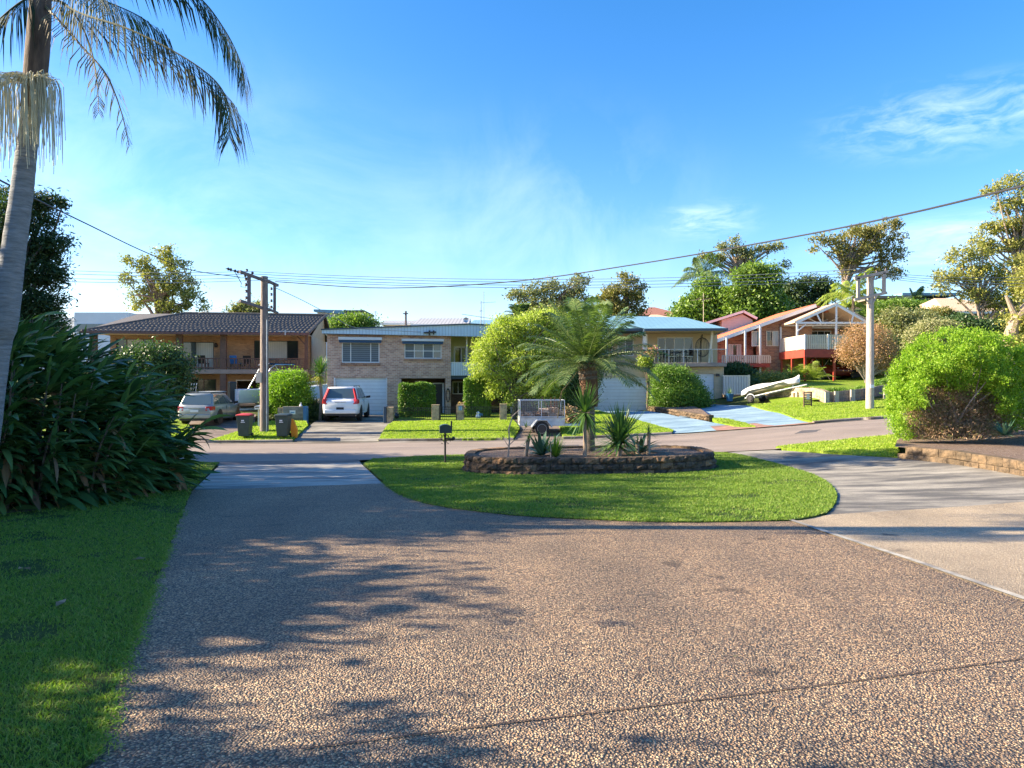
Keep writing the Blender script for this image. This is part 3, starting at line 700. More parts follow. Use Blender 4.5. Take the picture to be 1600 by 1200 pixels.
# kerb of the far side
def kerb_run(name, pp, wd=.16, hi=KH + .015):
    pts = catmull([G(*p) if isinstance(p, tuple) else p for p in pp], 40); mb = MB(); rings = []
    for i, p in enumerate(pts):
        d = (pts[min(i + 1, 40)] - pts[max(i - 1, 0)]); nrm = Vector((-d.y, d.x, 0)).normalized()
        if nrm.y < 0: nrm = -nrm
        z = h(p.x, p.y); a = p - nrm * .05; b = p + nrm * wd
        rings.append([(a.x, a.y, z - .1), (a.x + nrm.x * .03, a.y + nrm.y * .03, z + hi * .8), (a.x + nrm.x * .07, a.y + nrm.y * .07, z + hi), (b.x, b.y, z + hi), (b.x, b.y, z - .1)])
    mb.loft(rings); o = mb.build(name, 'kerb'); tag(o, kind='structure'); return o
kerb_run('kerb', [(592, 690), (660, 689.4), (735, 688.5), (802, 688)])
kerb_run('kerb', [(1272, 662.3), (1300, 660), (1345, 656.5), (1392, 653.2), W2(24, 33.6)])
kerb_run('kerb', [(322, 692.3), (372, 692), (420, 691.5), (457, 691)])
kerb_run('kerb', [(880, 686.3), (960, 683.5), (1050, 679)])

# ------------------------------------------------------------------ grass blades (uncountable)
def blades(name, poly, dens, hgt, wd, mat, off, near=None, exclude=None, lean=.45, edge=None):
    poly = [(p[0], p[1]) for p in poly]; a = np.array(poly); x0, y0 = a.min(0); x1, y1 = a.max(0)
    x0 = max(x0, -16); x1 = min(x1, 24)
    area = (x1 - x0) * (y1 - y0); n = int(area * dens); q = RNG.uniform((x0, y0), (x1, y1), (n, 2))
    ok = in_poly(q, poly) & (np.abs(q[:, 0]) < q[:, 1] * .78 + .6) & (q[:, 1] > 1.8)
    if near: ok &= RNG.uniform(size=n) < np.clip((near / q[:, 1]) ** 1.7, 0, 1)
    wear = np.sin(q[:, 0] * 1.9 + 1.3 * np.sin(q[:, 1] * 1.1)) * np.sin(q[:, 1] * 2.3 + 1.7 * np.sin(q[:, 0] * .9)) + .5 * np.sin(q[:, 0] * 6.1) * np.sin(q[:, 1] * 7.3)
    ok &= RNG.uniform(size=n) < np.clip(1.15 - .75 * (wear > .55) - .3 * (wear > .9), .15, 1)
    for e in (exclude or []): ok &= ~in_poly(q, e)
    q = q[ok]; n = len(q)
    if edge: 
        pass
    z = hh(q[:, 0], q[:, 1]) + off - .01; az = RNG.uniform(0, 2 * np.pi, n); k = np.maximum(1, q[:, 1:2] / (near or 99)) ** .75 if near else np.ones((n, 1))
    H = hgt * RNG.uniform(.55, 1.25, (n, 1)); Wd = wd * RNG.uniform(.7, 1.3, (n, 1)) * k
    s = np.stack([np.cos(az), np.sin(az), np.zeros(n)], 1); ln = RNG.normal(size=(n, 3)) * lean; ln[:, 2] = 0
    b = np.concatenate([q, z[:, None]], 1); m = b + np.array([0, 0, 1]) * H * .6 + ln * H * .35; t = b + np.array([0, 0, 1]) * H * .95 + ln * H * 1.3
    V = np.stack([b - s * Wd * .5, b + s * Wd * .5, m + s * Wd * .42, m - s * Wd * .42, t], 1)
    idx = np.arange(n) * 5
    T = np.concatenate([np.stack([idx, idx + 1, idx + 2], 1), np.stack([idx, idx + 2, idx + 3], 1), np.stack([idx + 3, idx + 2, idx + 4], 1)])
    tag(link_mesh(name, np_mesh(name, V.reshape(-1, 3), T), mat), kind='stuff')
    print(name, n)
ISL_C, ISL_A, ISL_B = (1.84, 17.35), 3.0, 1.75
def isl(t, k=1.0, n=3.0):
    c, s_ = math.cos(t), math.sin(t)
    return Vector((ISL_C[0] + ISL_A * k * math.copysign(abs(c) ** (2 / n), c), ISL_C[1] + ISL_B * k * math.copysign(abs(s_) ** (2 / n), s_), 0))
isl_poly = [tuple(isl(2 * math.pi * i / 48, 1.03))[:2] for i in range(48)]
blades('grass', lawn_left, 11000, .034, .0055, 'grass', .035, near=4.0)
blades('grass', lawn_island, 3600, .04, .011, 'grass', .04, near=14, exclude=[isl_poly])
blades('grass', lawn_right, 900, .05, .02, 'grass_far', .04)
for vv in (v_bins, v_mid, v_mid2, v_right, v_wedge, v_left): blades('grass', vv, 600, .055, .022, 'grass_far', KH)
# runners creeping over the drive's edge
def runners():
    pts = []
    e = catmull(left_edge[1:8], 160)
    for p in e:
        if random.random() < .75:
            for k in range(26): pts.append((p.x + abs(random.gauss(0, .045)) - .01, p.y + random.gauss(0, .03)))
    e = catmull(low_edge, 240)
    for p in e:
        for k in range(9): pts.append((p.x + random.gauss(0, .03), p.y - abs(random.gauss(0, .03))))
    q = np.array(pts); n = len(q); C = np.concatenate([q, (hh(q[:, 0], q[:, 1]) + .04)[:, None]], 1); C[:, 2] += RNG.uniform(0, .012, n)
    V, Fq = leaf_quads(C, .035, .16, 0); tag(link_mesh('grass', np_mesh('grass', V, Fq), 'grass'), kind='stuff')
runners()

# pale concrete channel along the far kerb and tar patches on the road
def strip(name, pp, w0, w1, mat, off):
    pts = catmull([G(*p) for p in pp], 30); a = []; b = []
    for i, p in enumerate(pts):
        d = pts[min(i + 1, 30)] - pts[max(i - 1, 0)]; nrm = Vector((-d.y, d.x, 0)).normalized()
        if nrm.y < 0: nrm = -nrm
        a.append(p + nrm * w0); b.append(p + nrm * w1)
    sheet(name, a + b[::-1], mat, off)
strip('gutter', [(322, 692.3), (455, 691), (600, 690), (735, 688.5), (900, 685.5), (1050, 679), (1200, 668), (1300, 660), (1392, 653)], -.42, -.03, 'kerb', .006)
M['tar'] = rough_mat('tar', (.075, .068, .068), .3, 5, .7, .3, 60)
for pp in ([(820, 702), (900, 700), (905, 695), (830, 696)], [(1240, 678), (1275, 675), (1283, 671), (1252, 673)]): sheet('road_patch', gl(*pp), 'tar', .004, wobble=.03)
for pp in ([(560, 700), (720, 698), (860, 692), (1010, 692), (1150, 683)],): strip('road_crack', pp, -.02, .02, 'tar', .005)

def litter():
    n = 260; q = np.stack([RNG.uniform(-4, 9, n), RNG.uniform(2.6, 15, n)], 1); q = q[np.abs(q[:, 0]) < q[:, 1] * .72]; n = len(q)
    C = np.concatenate([q, (hh(q[:, 0], q[:, 1]) + .05)[:, None]], 1); V, Fq = leaf_quads(C, .035, .4, 0); V[:, 2] = (V[:, 2] - hh(V[:, 0], V[:, 1]) - .05) * .25 + hh(V[:, 0], V[:, 1]) + .042
    tag(link_mesh('leaf_litter', np_mesh('leaf_litter', V, Fq), 'palm_dry'), kind='stuff')
litter()
# ================================================================== HOUSES
class Fac:
    """facade frame: u along the wall, v into the house, z up; reads pixels onto the wall plane"""
    def __init__(s, px, D, deg, name, label, cat='house', group=None):
        s.o = Vector(((px - 800) / F_PX * D, D)); s.a = R(deg); s.du = Vector((math.cos(s.a), math.sin(s.a))); s.dv = Vector((-math.sin(s.a), math.cos(s.a)))
        s.g = h(s.o.x, s.o.y); s.root = root(name, (s.o.x, s.o.y, 0), s.a, label, cat, group)
    def uz(s, px, py=600, v=0.0):
        r_ = Vector(((px - 800) / F_PX, 1.0)); base = s.o + s.dv * v
        t = base.dot(s.dv) / r_.dot(s.dv); p = r_ * t
        return ((p - s.o).dot(s.du), EYE + (600 - py) / F_PX * t)
    def u(s, px, v=0.0): return s.uz(px, 600, v)[0]
    def z(s, px, py, v=0.0): return s.uz(px, py, v)[1]
    def rect(s, x0, y0, x1, y1, v=0.0):
        u0, z1 = s.uz(x0, y0, v); u1, z0 = s.uz(x1, y1, v); return u0, u1, z0, z1
def wall_holes(mb, u0, u1, z0, z1, holes, v=0.0, th=.24):
    """front wall with real openings and reveals"""
    us = sorted({u0, u1, *[c for q in holes for c in q[:2] if u0 < c < u1]}); zs = sorted({z0, z1, *[c for q in holes for c in q[2:] if z0 < c < z1]})
    for a, b in zip(us, us[1:]):
        for c, d in zip(zs, zs[1:]):
            m, n = (a + b) / 2, (c + d) / 2
            if any(q[0] < m < q[1] and q[2] < n < q[3] for q in holes): continue
            mb.face((a, v, c), (b, v, c), (b, v, d), (a, v, d)); mb.face((a, v + th, c), (a, v + th, d), (b, v + th, d), (b, v + th, c))
    for q in holes:
        a, b, c, d = max(q[0], u0), min(q[1], u1), max(q[2], z0), min(q[3], z1)
        mb.face((a, v, c), (a, v + th, c), (a, v + th, d), (a, v, d)); mb.face((b, v, c), (b, v, d), (b, v + th, d), (b, v + th, c))
        mb.face((a, v, d), (a, v + th, d), (b, v + th, d), (b, v, d)); mb.face((a, v, c), (b, v, c), (b, v + th, c), (a, v + th, c))
    for a in (u0, u1): mb.face((a, v, z0), (a, v + th, z0), (a, v + th, z1), (a, v, z1))
    mb.face((u0, v, z1), (u1, v, z1), (u1, v + th, z1), (u0, v + th, z1))
    return mb
def shell(mb, u0, u1, v0, v1, z0, z1):
    """side and back walls"""
    mb.box(u0, u0 + .2, v0, v1, z0, z1).box(u1 - .2, u1, v0, v1, z0, z1).box(u0 + .2, u1 - .2, v1 - .2, v1, z0, z1); return mb
def window(f, q, v, panes=2, frame='black', back='blind', glass='glass', fw=.05, depth=.1, transom=False, splits=None, name='window'):
    """glazed unit with frame, panes and a blind or curtain behind some panes"""
    u0, u1, z0, z1 = q; mb = MB(); b = v + depth
    mb.box(u0, u1, b - .03, b + .03, z1 - fw, z1).box(u0, u1, b - .03, b + .03, z0, z0 + fw).box(u0, u0 + fw, b - .03, b + .03, z0 + fw, z1 - fw).box(u1 - fw, u1, b - .03, b + .03, z0 + fw, z1 - fw)
    sp = splits or [(i + 1) / panes for i in range(panes - 1)]
    for t in sp: uu = u0 + (u1 - u0) * t; mb.box(uu - fw * .4, uu + fw * .4, b - .032, b + .032, z0 + fw, z1 - fw)
    if transom: mb.box(u0 + fw, u1 - fw, b - .028, b + .028, (z0 + z1) / 2 - .02, (z0 + z1) / 2 + .02)
    w_ = mb.build(name, frame, f.root)
    MB().box(u0 + .01, u1 - .01, b + .0, b + .008, z0 + .01, z1 - .01).build('pane', glass, w_)
    return w_
def see_window(f, q, v, cols, frame='black', fw=.05, depth=.08, name='window', transom=False):
    """window whose bays show curtains, blinds or dark rooms: cols = [(share, material), ...]"""
    u0, u1, z0, z1 = q; mb = MB(); b = v + depth; tot = sum(c[0] for c in cols); t = 0
    mb.box(u0, u1, b - .03, b + .03, z1 - fw, z1).box(u0, u1, b - .03, b + .03, z0, z0 + fw).box(u0, u0 + fw, b - .03, b + .03, z0 + fw, z1 - fw).box(u1 - fw, u1, b - .03, b + .03, z0 + fw, z1 - fw)
    if transom: mb.box(u0 + fw, u1 - fw, b - .028, b + .028, (z0 + z1) / 2 - .02, (z0 + z1) / 2 + .02)
    w_ = None; bays = []
    for s_, m_ in cols:
        a = u0 + (u1 - u0) * t / tot; t += s_; c = u0 + (u1 - u0) * t / tot; bays.append((a, c, m_))
        if t < tot: mb.box(c - fw * .4, c + fw * .4, b - .034, b + .034, z0 + fw, z1 - fw)
    w_ = mb.build(name, frame, f.root)
    for a, c, m_ in bays: MB().box(a + .02, c - .02, b, b + .01, z0 + .02, z1 - .02).build('pane', m_, w_)
    return w_
def roller_door(f, q, v, mat='door_white', depth=.14):
    u0, u1, z0, z1 = q; mb = MB(); n = 11
    for i in range(n):
        a = z0 + (z1 - z0) * i / n; b = z0 + (z1 - z0) * (i + 1) / n
        mb.hexa([(u0, v + depth, a), (u1, v + depth, a), (u1, v + depth + .05, a), (u0, v + depth + .05, a), (u0, v + depth + .012, b - .006), (u1, v + depth + .012, b - .006), (u1, v + depth + .05, b - .006), (u0, v + depth + .05, b - .006)])
    return mb.build('garage_door', mat, f.root)

# ------------------------------------------------------------------ house with the dark tiled roof
def dark_roof_house():
    f = Fac(480, 48.2, 8, 'brown_brick_house', 'two storey tan brick house with dark tiled hip roof and long brown timber balcony')
    rt = f.root; g = -.5; V1 = 1.8                                  # wall stands 1.8 m behind the balcony edge
    uL = f.u(139); uR = f.u(481); zE = f.z(480, 524); zF, zS = f.z(300, 577), f.z(300, 584)
    # walls
    wl = f.u(172, V1); wr = f.u(485, V1); zt = zE + .12
    up = MB(); q1 = f.rect(181, 529, 240, 566, V1); q2 = f.rect(283, 534, 334, 577, V1); q3 = f.rect(397, 532, 466, 563, V1)
    wall_holes(up, wl, wr, zF, zt, [q1, q2, q3], V1); shell(up, wl, wr, V1 + .24, 11, zF, zt)
    up.build('upper_wall', 'brick_tan', rt)
    lo = MB(); d1 = f.rect(298, 592, 338, 655, V1); d2 = f.rect(370, 595, 462, 655, V1); d0 = f.rect(200, 592, 270, 640, V1)
    d1 = (d1[0], d1[1], g, d1[3]); d2 = (d2[0], d2[1], g, d2[3])
    wall_holes(lo, wl, wr, g, zF - .003, [d1, d2, d0], V1); shell(lo, wl, wr, V1 + .24, 11, g, zF - .003); lo.build('lower_wall', 'brick_tan', rt)
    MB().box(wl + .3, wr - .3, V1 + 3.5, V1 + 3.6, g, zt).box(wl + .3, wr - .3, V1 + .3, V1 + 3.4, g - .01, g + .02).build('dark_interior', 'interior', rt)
    see_window(f, q1, V1, [(1, 'glass'), (1.6, 'curtain'), (1, 'glass')], 'fascia_brown')
    see_window(f, q2, V1, [(1, 'glass_light'), (1.3, 'curtain')], 'black', name='sliding_door')
    see_window(f, q3, V1, [(1, 'glass'), (2.0, 'curtain'), (1, 'glass')], 'black')
    see_window(f, d1, V1, [(1, 'glass'), (1, 'glass')], 'fascia_brown', name='glazed_door')
    MB().box(d2[0] - .06, d2[0], V1 - .02, V1 + .2, g, d2[3]).box(d2[1], d2[1] + .06, V1 - .02, V1 + .2, g, d2[3]).box(d2[0] - .06, d2[1] + .06, V1 - .02, V1 + .2, d2[3], d2[3] + .08).build('garage_frame', 'white_paint', rt)
    MB().box(d0[0], d0[1], V1 + .1, V1 + .16, d0[2], d0[3]).build('shutter', 'wood_brown', rt)
    # balcony
    MB().box(uL, uR, -.02, V1, zS, zF).build('balcony_floor', 'slab', rt, bevel=.015)
    for px in (144, 279, 348):
        uu = f.u(px); MB().box(uu - .19, uu + .19, .04, .40, g, zS - .003).box(uu - .19, uu + .19, .04, .40, zF + .003, zE).build('pillar', 'brick_dark', rt)
    uu = f.u(478); MB().box(uu - .1, uu + .1, .05, .25, g, zS - .003).box(uu - .1, uu + .1, .05, .25, zF + .003, zE).build('post', 'wood_brown', rt)
    MB().bar((uu, .15, zE - .7), (uu - .6, .15, zE - .05), .08).build('brace', 'wood_brown', rt)
    rl_ = MB(); zr = f.z(300, 559); rl_.box(uL, uR, .02, .10, zr - .07, zr).box(uL, uR, .03, .09, zF + .08, zF + .15)
    k = uL + .1
    while k < uR: rl_.box(k, k + .07, .035, .085, zF + .152, zr - .072); k += .19 + .19 * (int(k * 3) % 2)
    rl_.build('balustrade', 'wood_brown', rt)
    for px in (432, 468): uu = f.u(px); MB().box(uu - .04, uu + .04, .015, .105, zF + .003, zr + .01).build('rail_post', 'wood_brown', rt)
    # roof
    zR = f.z(300, 490.5, 4.6); uE0 = f.u(127, -.6) ; uE1 = f.u(480, -.6) + .1; vE = -.6; vR = 4.6; vB = 9.8; zEv = zE + .10
    uH = f.u(290, vR); uEnd = f.u(509, vR)
    # front slope as real rolled tiles
    nU, nR = 300, 17; Vv = []; Ff = []
    for j in range(nR * 2):
        t = (j // 2 + (j % 2) * .999) / nR; a = uE0 + (uH - uE0) * t; b = uE1 + (uEnd - uE1) * t; lip = .035 * (1 - (j % 2))
        for i in range(nU + 1):
            uu = a + (b - a) * i / nU; ph = (uE0 + (uE1 - uE0) * i / nU + .07 * (j // 2 % 2)) / .30
            Vv.append((uu, vE + (vR - vE) * t, zEv + (zR - zEv) * t + .032 * math.sin(2 * math.pi * ph) + lip))
    for j in range(nR * 2 - 1):
        for i in range(nU): q = j * (nU + 1) + i; Ff.append((q, q + 1, q + nU + 2, q + nU + 1))
    rf = link_mesh('roof', np_mesh('roof', Vv, Ff), 'tile_dark', rt)
    side = MB(); uT = f.u(218, 7.5); zT = f.z(218, 490, 7.5)
    side.face((uE0, vE, zEv), (uH, vR, zR), (uT, 7.5, zT), (uE0 - .1, vB, zEv)); side.face((uT, 7.5, zT), (uH, vR, zR), (uEnd, vR, zR), (uEnd, vB, zEv), (uE0 - .1, vB, zEv))
    side.build('rear_roof', 'tile_dark', rf)
    MB().tube([(uE0, vE, zEv + .05), (uH, vR, zR + .07)], .07, 6).tube([(uH, vR, zR + .06), (uEnd, vR, zR + .06)], .09, 6).tube([(uEnd - .02, vR, zR + .05), (uE1, vE, zEv + .06)], .07, 6).build('ridge_capping', 'tile_dark', rf)
    MB().box(uE0 - .05, uE1, vE - .12, vE + .02, zEv - .14, zEv + .02).build('gutter', 'fascia_brown', rt)
    MB().box(uE0, uE1 - .1, vE + .02, V1, zE + .03, zE + .06).build('soffit', 'soffit', rt)
    # right gable end
    MB().face((uE1 - .12, V1 - .2, g), (uE1 - .12, 9.5, g), (uE1 - .12, 9.5, zEv), (uEnd - .14, vR, zR - .06), (uE1 - .12, V1 - .2, zEv - .02)).box(uE1 - 1.0, uE1 - .13, V1 + .3, 9.4, g, zEv - .1).build('gable_wall', 'side_wall', rt)
    MB().bar((uE1 - .02, vE - .05, zEv - .02), (uEnd - .02, vR, zR - .02), .06, .2).bar((uEnd - .02, vR, zR - .02), (uEnd - .02, vB, zEv), .06, .2).build('barge_board', 'wood_brown', rt)
    MB().box(uE1 - .14, uE1 - .06, 3.6, 4.4, 1.8, 3.0).build('side_window', 'black', rt)
    # wall lamp, roof bracket for the service wires
    for px in (338, 263):
        q = f.rect(px - 3, 536, px + 3, 543, V1); MB().lathe([(.05, q[2]), (.12, q[2] + .06), (.1, q[3] - .05), (.03, q[3])], ((q[0] + q[1]) / 2, V1 - .12, 0), 8).box((q[0] + q[1]) / 2 - .02, (q[0] + q[1]) / 2 + .02, V1 - .1, V1, (q[2] + q[3]) / 2, (q[2] + q[3]) / 2 + .04).build('wall_lamp', 'black', rt)
    bq = f.uz(446, 520, -.75); MB().bar((bq[0] - .5, -.8, bq[1] + .1), (bq[0] + .6, -.8, bq[1] + .1), .05).bar((bq[0], -.8, bq[1] - .15), (bq[0], -.8, bq[1] + .2), .07).bar((bq[0], -.75, bq[1]), (bq[0], .1, bq[1] + .1), .05).build('service_bracket', 'steel', rt)
    # chairs on the balcony
    def chair(px, mat, label, rz):
        uu = f.u(px, .9); p = f.root.matrix_basis @ Vector((uu, .95, zF)); c = root('balcony_chair', p, f.a + rz, label, 'chair')
        MB().box(-.26, .26, -.25, .25, .40, .45).build('seat', mat, c); MB().hexa([(-.26, .22, .45), (.26, .22, .45), (.26, .27, .45), (-.26, .27, .45), (-.25, .38, .95), (.25, .38, .95), (.25, .42, .95), (-.25, .42, .95)]).build('backrest', mat, c)
        for sx in (-1, 1):
            for sy in (-1, 1): MB().bar((sx * .24, sy * .22, 0), (sx * .23, sy * .22, .4), .035).build('leg', 'black', c)
    chair(368, 'blue_cloth', 'blue draped chair on the brown balcony, beside the middle brick pillar', 2.9)
    chair(385, 'black', 'dark chair on the brown balcony, nearest the wooden power pole', 3.4)
    chair(318, 'black', 'dark chair on the brown balcony in front of the curtained sliding door', 3.0)
dark_roof_house()

# ------------------------------------------------------------------ pink brick house
def pink_house():
    f = Fac(511, 42.5, 10, 'pink_brick_house', 'two storey pink brick house with pale blue ribbed fascia and white garage door')
    rt = f.root; g = -.45; uR = f.u(704.5); zt = f.z(511, 520.5); zt2 = zt + .12
    gq = f.rect(524, 590, 603, 646); pq = f.rect(627, 591, 696, 652); w1 = f.rect(534, 534, 593, 567); w2 = f.rect(632, 536, 690, 560.5)
    gq = (gq[0], gq[1], g, gq[3]); pq = (pq[0], pq[1], g, pq[3])
    mb = MB(); wall_holes(mb, 0, uR, g, zt2, [gq, pq, w1, w2]); 
    mb.box(0, .22, .24, 9, g, zt2).box(uR - .22, uR, .24, 2.2, g, zt2).build('brick_wall', 'brick_pink', rt)
    roller_door(f, gq, 0)
    for w_ in (w1, w2): MB().box(w_[0] - .06, w_[1] + .06, -.07, .1, w_[2] - .16, w_[2] - .003).build('window_sill', 'brick_red', rt)
    MB().box(gq[0] - .09, gq[0], -.012, .2, g, gq[3]).box(gq[1], gq[1] + .07, -.012, .2, g, gq[3]).build('garage_frame', 'white_paint', rt)
    see_window(f, w1, 0, [(1.2, 'blind'), (2.7, 'blind'), (1.2, 'blind')], 'white_paint', .06)
    see_window(f, w2, 0, [(1, 'blind'), (.9, 'glass_light'), (1, 'blind'), (.85, 'glass_light')], 'white_paint', .055, transom=True)
    for (x0, y0, x1, y1) in ((528.5, 526.5, 597, 531.5), (627.5, 529, 693.5, 533.5)):
        q = f.rect(x0, y0, x1, y1, -.2); a = MB().box(q[0], q[1], -.26, -.003, q[2], q[3]).build('awning', 'awning', rt)
        MB().hexa([(q[0] + .05, -.24, q[2] - .17), (q[1] - .05, -.24, q[2] - .17), (q[1] - .05, -.20, q[2] - .17), (q[0] + .05, -.20, q[2] - .17), (q[0] + .03, -.2, q[2] - .003), (q[1] - .03, -.2, q[2] - .003), (q[1] - .03, -.12, q[2] - .003), (q[0] + .03, -.12, q[2] - .003)]).build('awning_shadow', 'trim_navy', a)  # dark blue strip standing in for the shade cast beneath the awning
    # porch
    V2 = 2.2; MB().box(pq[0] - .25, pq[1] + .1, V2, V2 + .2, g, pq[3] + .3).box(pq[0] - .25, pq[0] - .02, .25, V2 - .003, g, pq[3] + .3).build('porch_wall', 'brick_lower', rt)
    MB().box(pq[0] - .2, uR + 6.8, .26, V2 - .01, g + .02, g + .12).build('porch_floor', 'slab', rt)
    dq = f.rect(676, 598, 694, 650, 1.2); d = MB().box(dq[0], dq[0] + .07, 1.15, 1.3, g + .12, dq[3]).box(dq[1] - .12, dq[1], 1.15, 1.3, g + .12, dq[3]).box(dq[0] + .07, dq[1] - .12, 1.15, 1.3, dq[3] - .07, dq[3]).build('door_frame', 'white_paint', rt)
    MB().box(dq[0] + .07, dq[1] - .12, 1.22, 1.26, g + .12, dq[3] - .07).build('front_door', 'black', rt)
    q = f.rect(648, 595, 665, 604, 2.1); MB().box(q[0], q[1], 2.1, 2.19, q[2] - .3, q[3]).build('porch_window', 'glass_light', rt)
    # recessed right part: balcony above, dark rooms below
    uX = uR + 10.6; V3 = 2.2; zb0, zb1 = f.z(715, 587), f.z(715, 567)
    zc = zt2 + .25
    wq = f.rect(709, 541, 729, 566, V3); wq = (wq[0], wq[1], zb0 + .05, wq[3]); mb = MB(); more = [(wq[1] + 2.2 + i * 3.4, wq[1] + 3.7 + i * 3.4, zb0 + .9, wq[3]) for i in (0, 1)]
    wall_holes(mb, uR, uX, zb0 - .05, zc, [wq] + more, V3); mb.build('upper_rear_wall', 'yellow_wall', rt)
    see_window(f, wq, V3, [(1.5, 'glass'), (1, 'glass_light')], 'white_paint', .1, name='balcony_door')
    for m_ in more: see_window(f, m_, V3, [(1, 'glass'), (1, 'curtain')], 'white_paint')
    lq = f.rect(707, 596, 725, 616, V3); lo = MB(); lm = [(lq[1] + 1.6, lq[1] + 3.6, g, lq[3]), (lq[1] + 4.4, lq[1] + 6.6, g + .9, lq[3])]
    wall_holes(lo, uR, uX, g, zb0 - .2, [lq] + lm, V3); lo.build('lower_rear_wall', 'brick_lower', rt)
    see_window(f, lq, V3, [(1, 'glass'), (1, 'glass')], 'white_paint', .06); see_window(f, lm[0], V3, [(1, 'glass'), (1, 'glass')], 'cream_paint', name='glazed_door'); see_window(f, lm[1], V3, [(1, 'glass'), (1, 'glass')], 'cream_paint')
    MB().box(uR + .003, uX, .15, V3, zb0 - .2, zb0).build('balcony_floor', 'trim_navy', rt)
    MB().box(uR + .003, uX, .05, .12, zb0 + .01, zb1).build('balustrade_cladding', 'clad_white', rt)
    MB().box(uR + .003, uX, .03, .14, zb1, zb1 + .05).build('top_rail', 'white_paint', rt)
    for du in (1.0, 4.2, 7.4, 10.4):
        MB().box(uR + du - .04, uR + du + .04, .16, .24, zb1, zc).build('balcony_post', 'cream_paint', rt)
    for du in (2.3, 3.9, 7.4, 10.3): MB().box(uR + du - .12, uR + du + .12, .16, .4, g, zb0 - .2).build('pillar', 'cream_paint', rt)
    MB().box(.3, uX, 9, 9.2, g, zc).box(uX - .2, uX, .3, 9, g, zc).build('rear_wall', 'brick_pink', rt)
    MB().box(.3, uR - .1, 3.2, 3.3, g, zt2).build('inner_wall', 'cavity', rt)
    # fascia: long low gable band of ribbed sheet
    a = f.uz(503, 515.5, -.35); b = f.uz(733, 507, -.35); c = (b[0] * 2 - a[0] + .2, a[1] + .15); lowL = f.z(503, 521, -.35); lowR = f.z(735, 527.5, -.35)
    zz = lambda u_: lowL + (lowR - lowL) * (u_ - a[0]) / (b[0] - a[0])
    poly = [(a[0], zz(a[0])), (c[0], zz(b[0])), (c[0], c[1]), (b[0], b[1]), (a[0], a[1])]
    MB().prism(poly, -.40, -.35).build('fascia', 'fascia_blue', rt)
    MB().bar((a[0] - .05, -.42, a[1] + .02), (b[0], -.42, b[1] + .03), .14, .07).bar((b[0], -.42, b[1] + .03), (c[0] + .1, -.42, c[1] + .03), .14, .07).build('fascia_capping', 'trim_navy', rt)
    MB().box(a[0], c[0], -.35, .02, zt + .10, zt + .13).build('eaves_lining', 'soffit', rt)
    MB().box(a[0] + .1, uR, -.36, -.2, min(zz(0), zt) - .04, zt).build('eaves_beam', 'trim_navy', rt)
    MB().hexa([(a[0], -.34, a[1] - .12), (b[0], -.34, b[1] - .1), (b[0], 9.4, b[1] - .1), (a[0], 9.4, a[1] - .12), (a[0], -.34, a[1]), (b[0], -.34, b[1]), (b[0], 9.4, b[1]), (a[0], 9.4, a[1])]).hexa([(b[0], -.34, b[1] - .1), (c[0], -.34, c[1] - .12), (c[0], 9.4, c[1] - .12), (b[0], 9.4, b[1] - .1), (b[0], -.34, b[1] - .001), (c[0], -.34, c[1]), (c[0], 9.4, c[1]), (b[0], 9.4, b[1] - .001)]).build('roof', 'metal_roof_blue', rt)
    q = f.uz(666, 520, -.5); MB().bar((q[0] - .15, -.5, q[1]), (q[0] + .6, -.5, q[1] + .05), .09).bar((q[0] + .2, -.5, q[1] - .15), (q[0] + .2, -.5, q[1] + .15), .1).bar((q[0] + .45, -.5, q[1] - .1), (q[0] + .45, -.5, q[1] + .15), .08).build('service_bracket', 'black', rt)
    # coiled garden hose on the pillar
    q = f.rect(697.5, 606, 702.5, 629, -.08); hm = MB(); cu, cz = (q[0] + q[1]) / 2, (q[2] + q[3]) / 2
    for k in range(4): hm.tube([(cu + math.cos(t) * (.10 + .012 * k), -.05 - .02 * k, cz + math.sin(t) * (.42 - .02 * k)) for t in [i * math.pi / 9 for i in range(19)]], .014, 5, False)
    MB().box(cu - .05, cu + .05, -.05, -.001, cz + .30, cz + .42).build('hose_bracket', 'black', rt)
    o = hm.build('garden_hose', 'black', None, True); o.location = rt.location; o.rotation_euler = rt.rotation_euler; tag(o, 'coiled garden hose hung on the pink brick porch pillar', 'hose')
    return f
PH = pink_house()

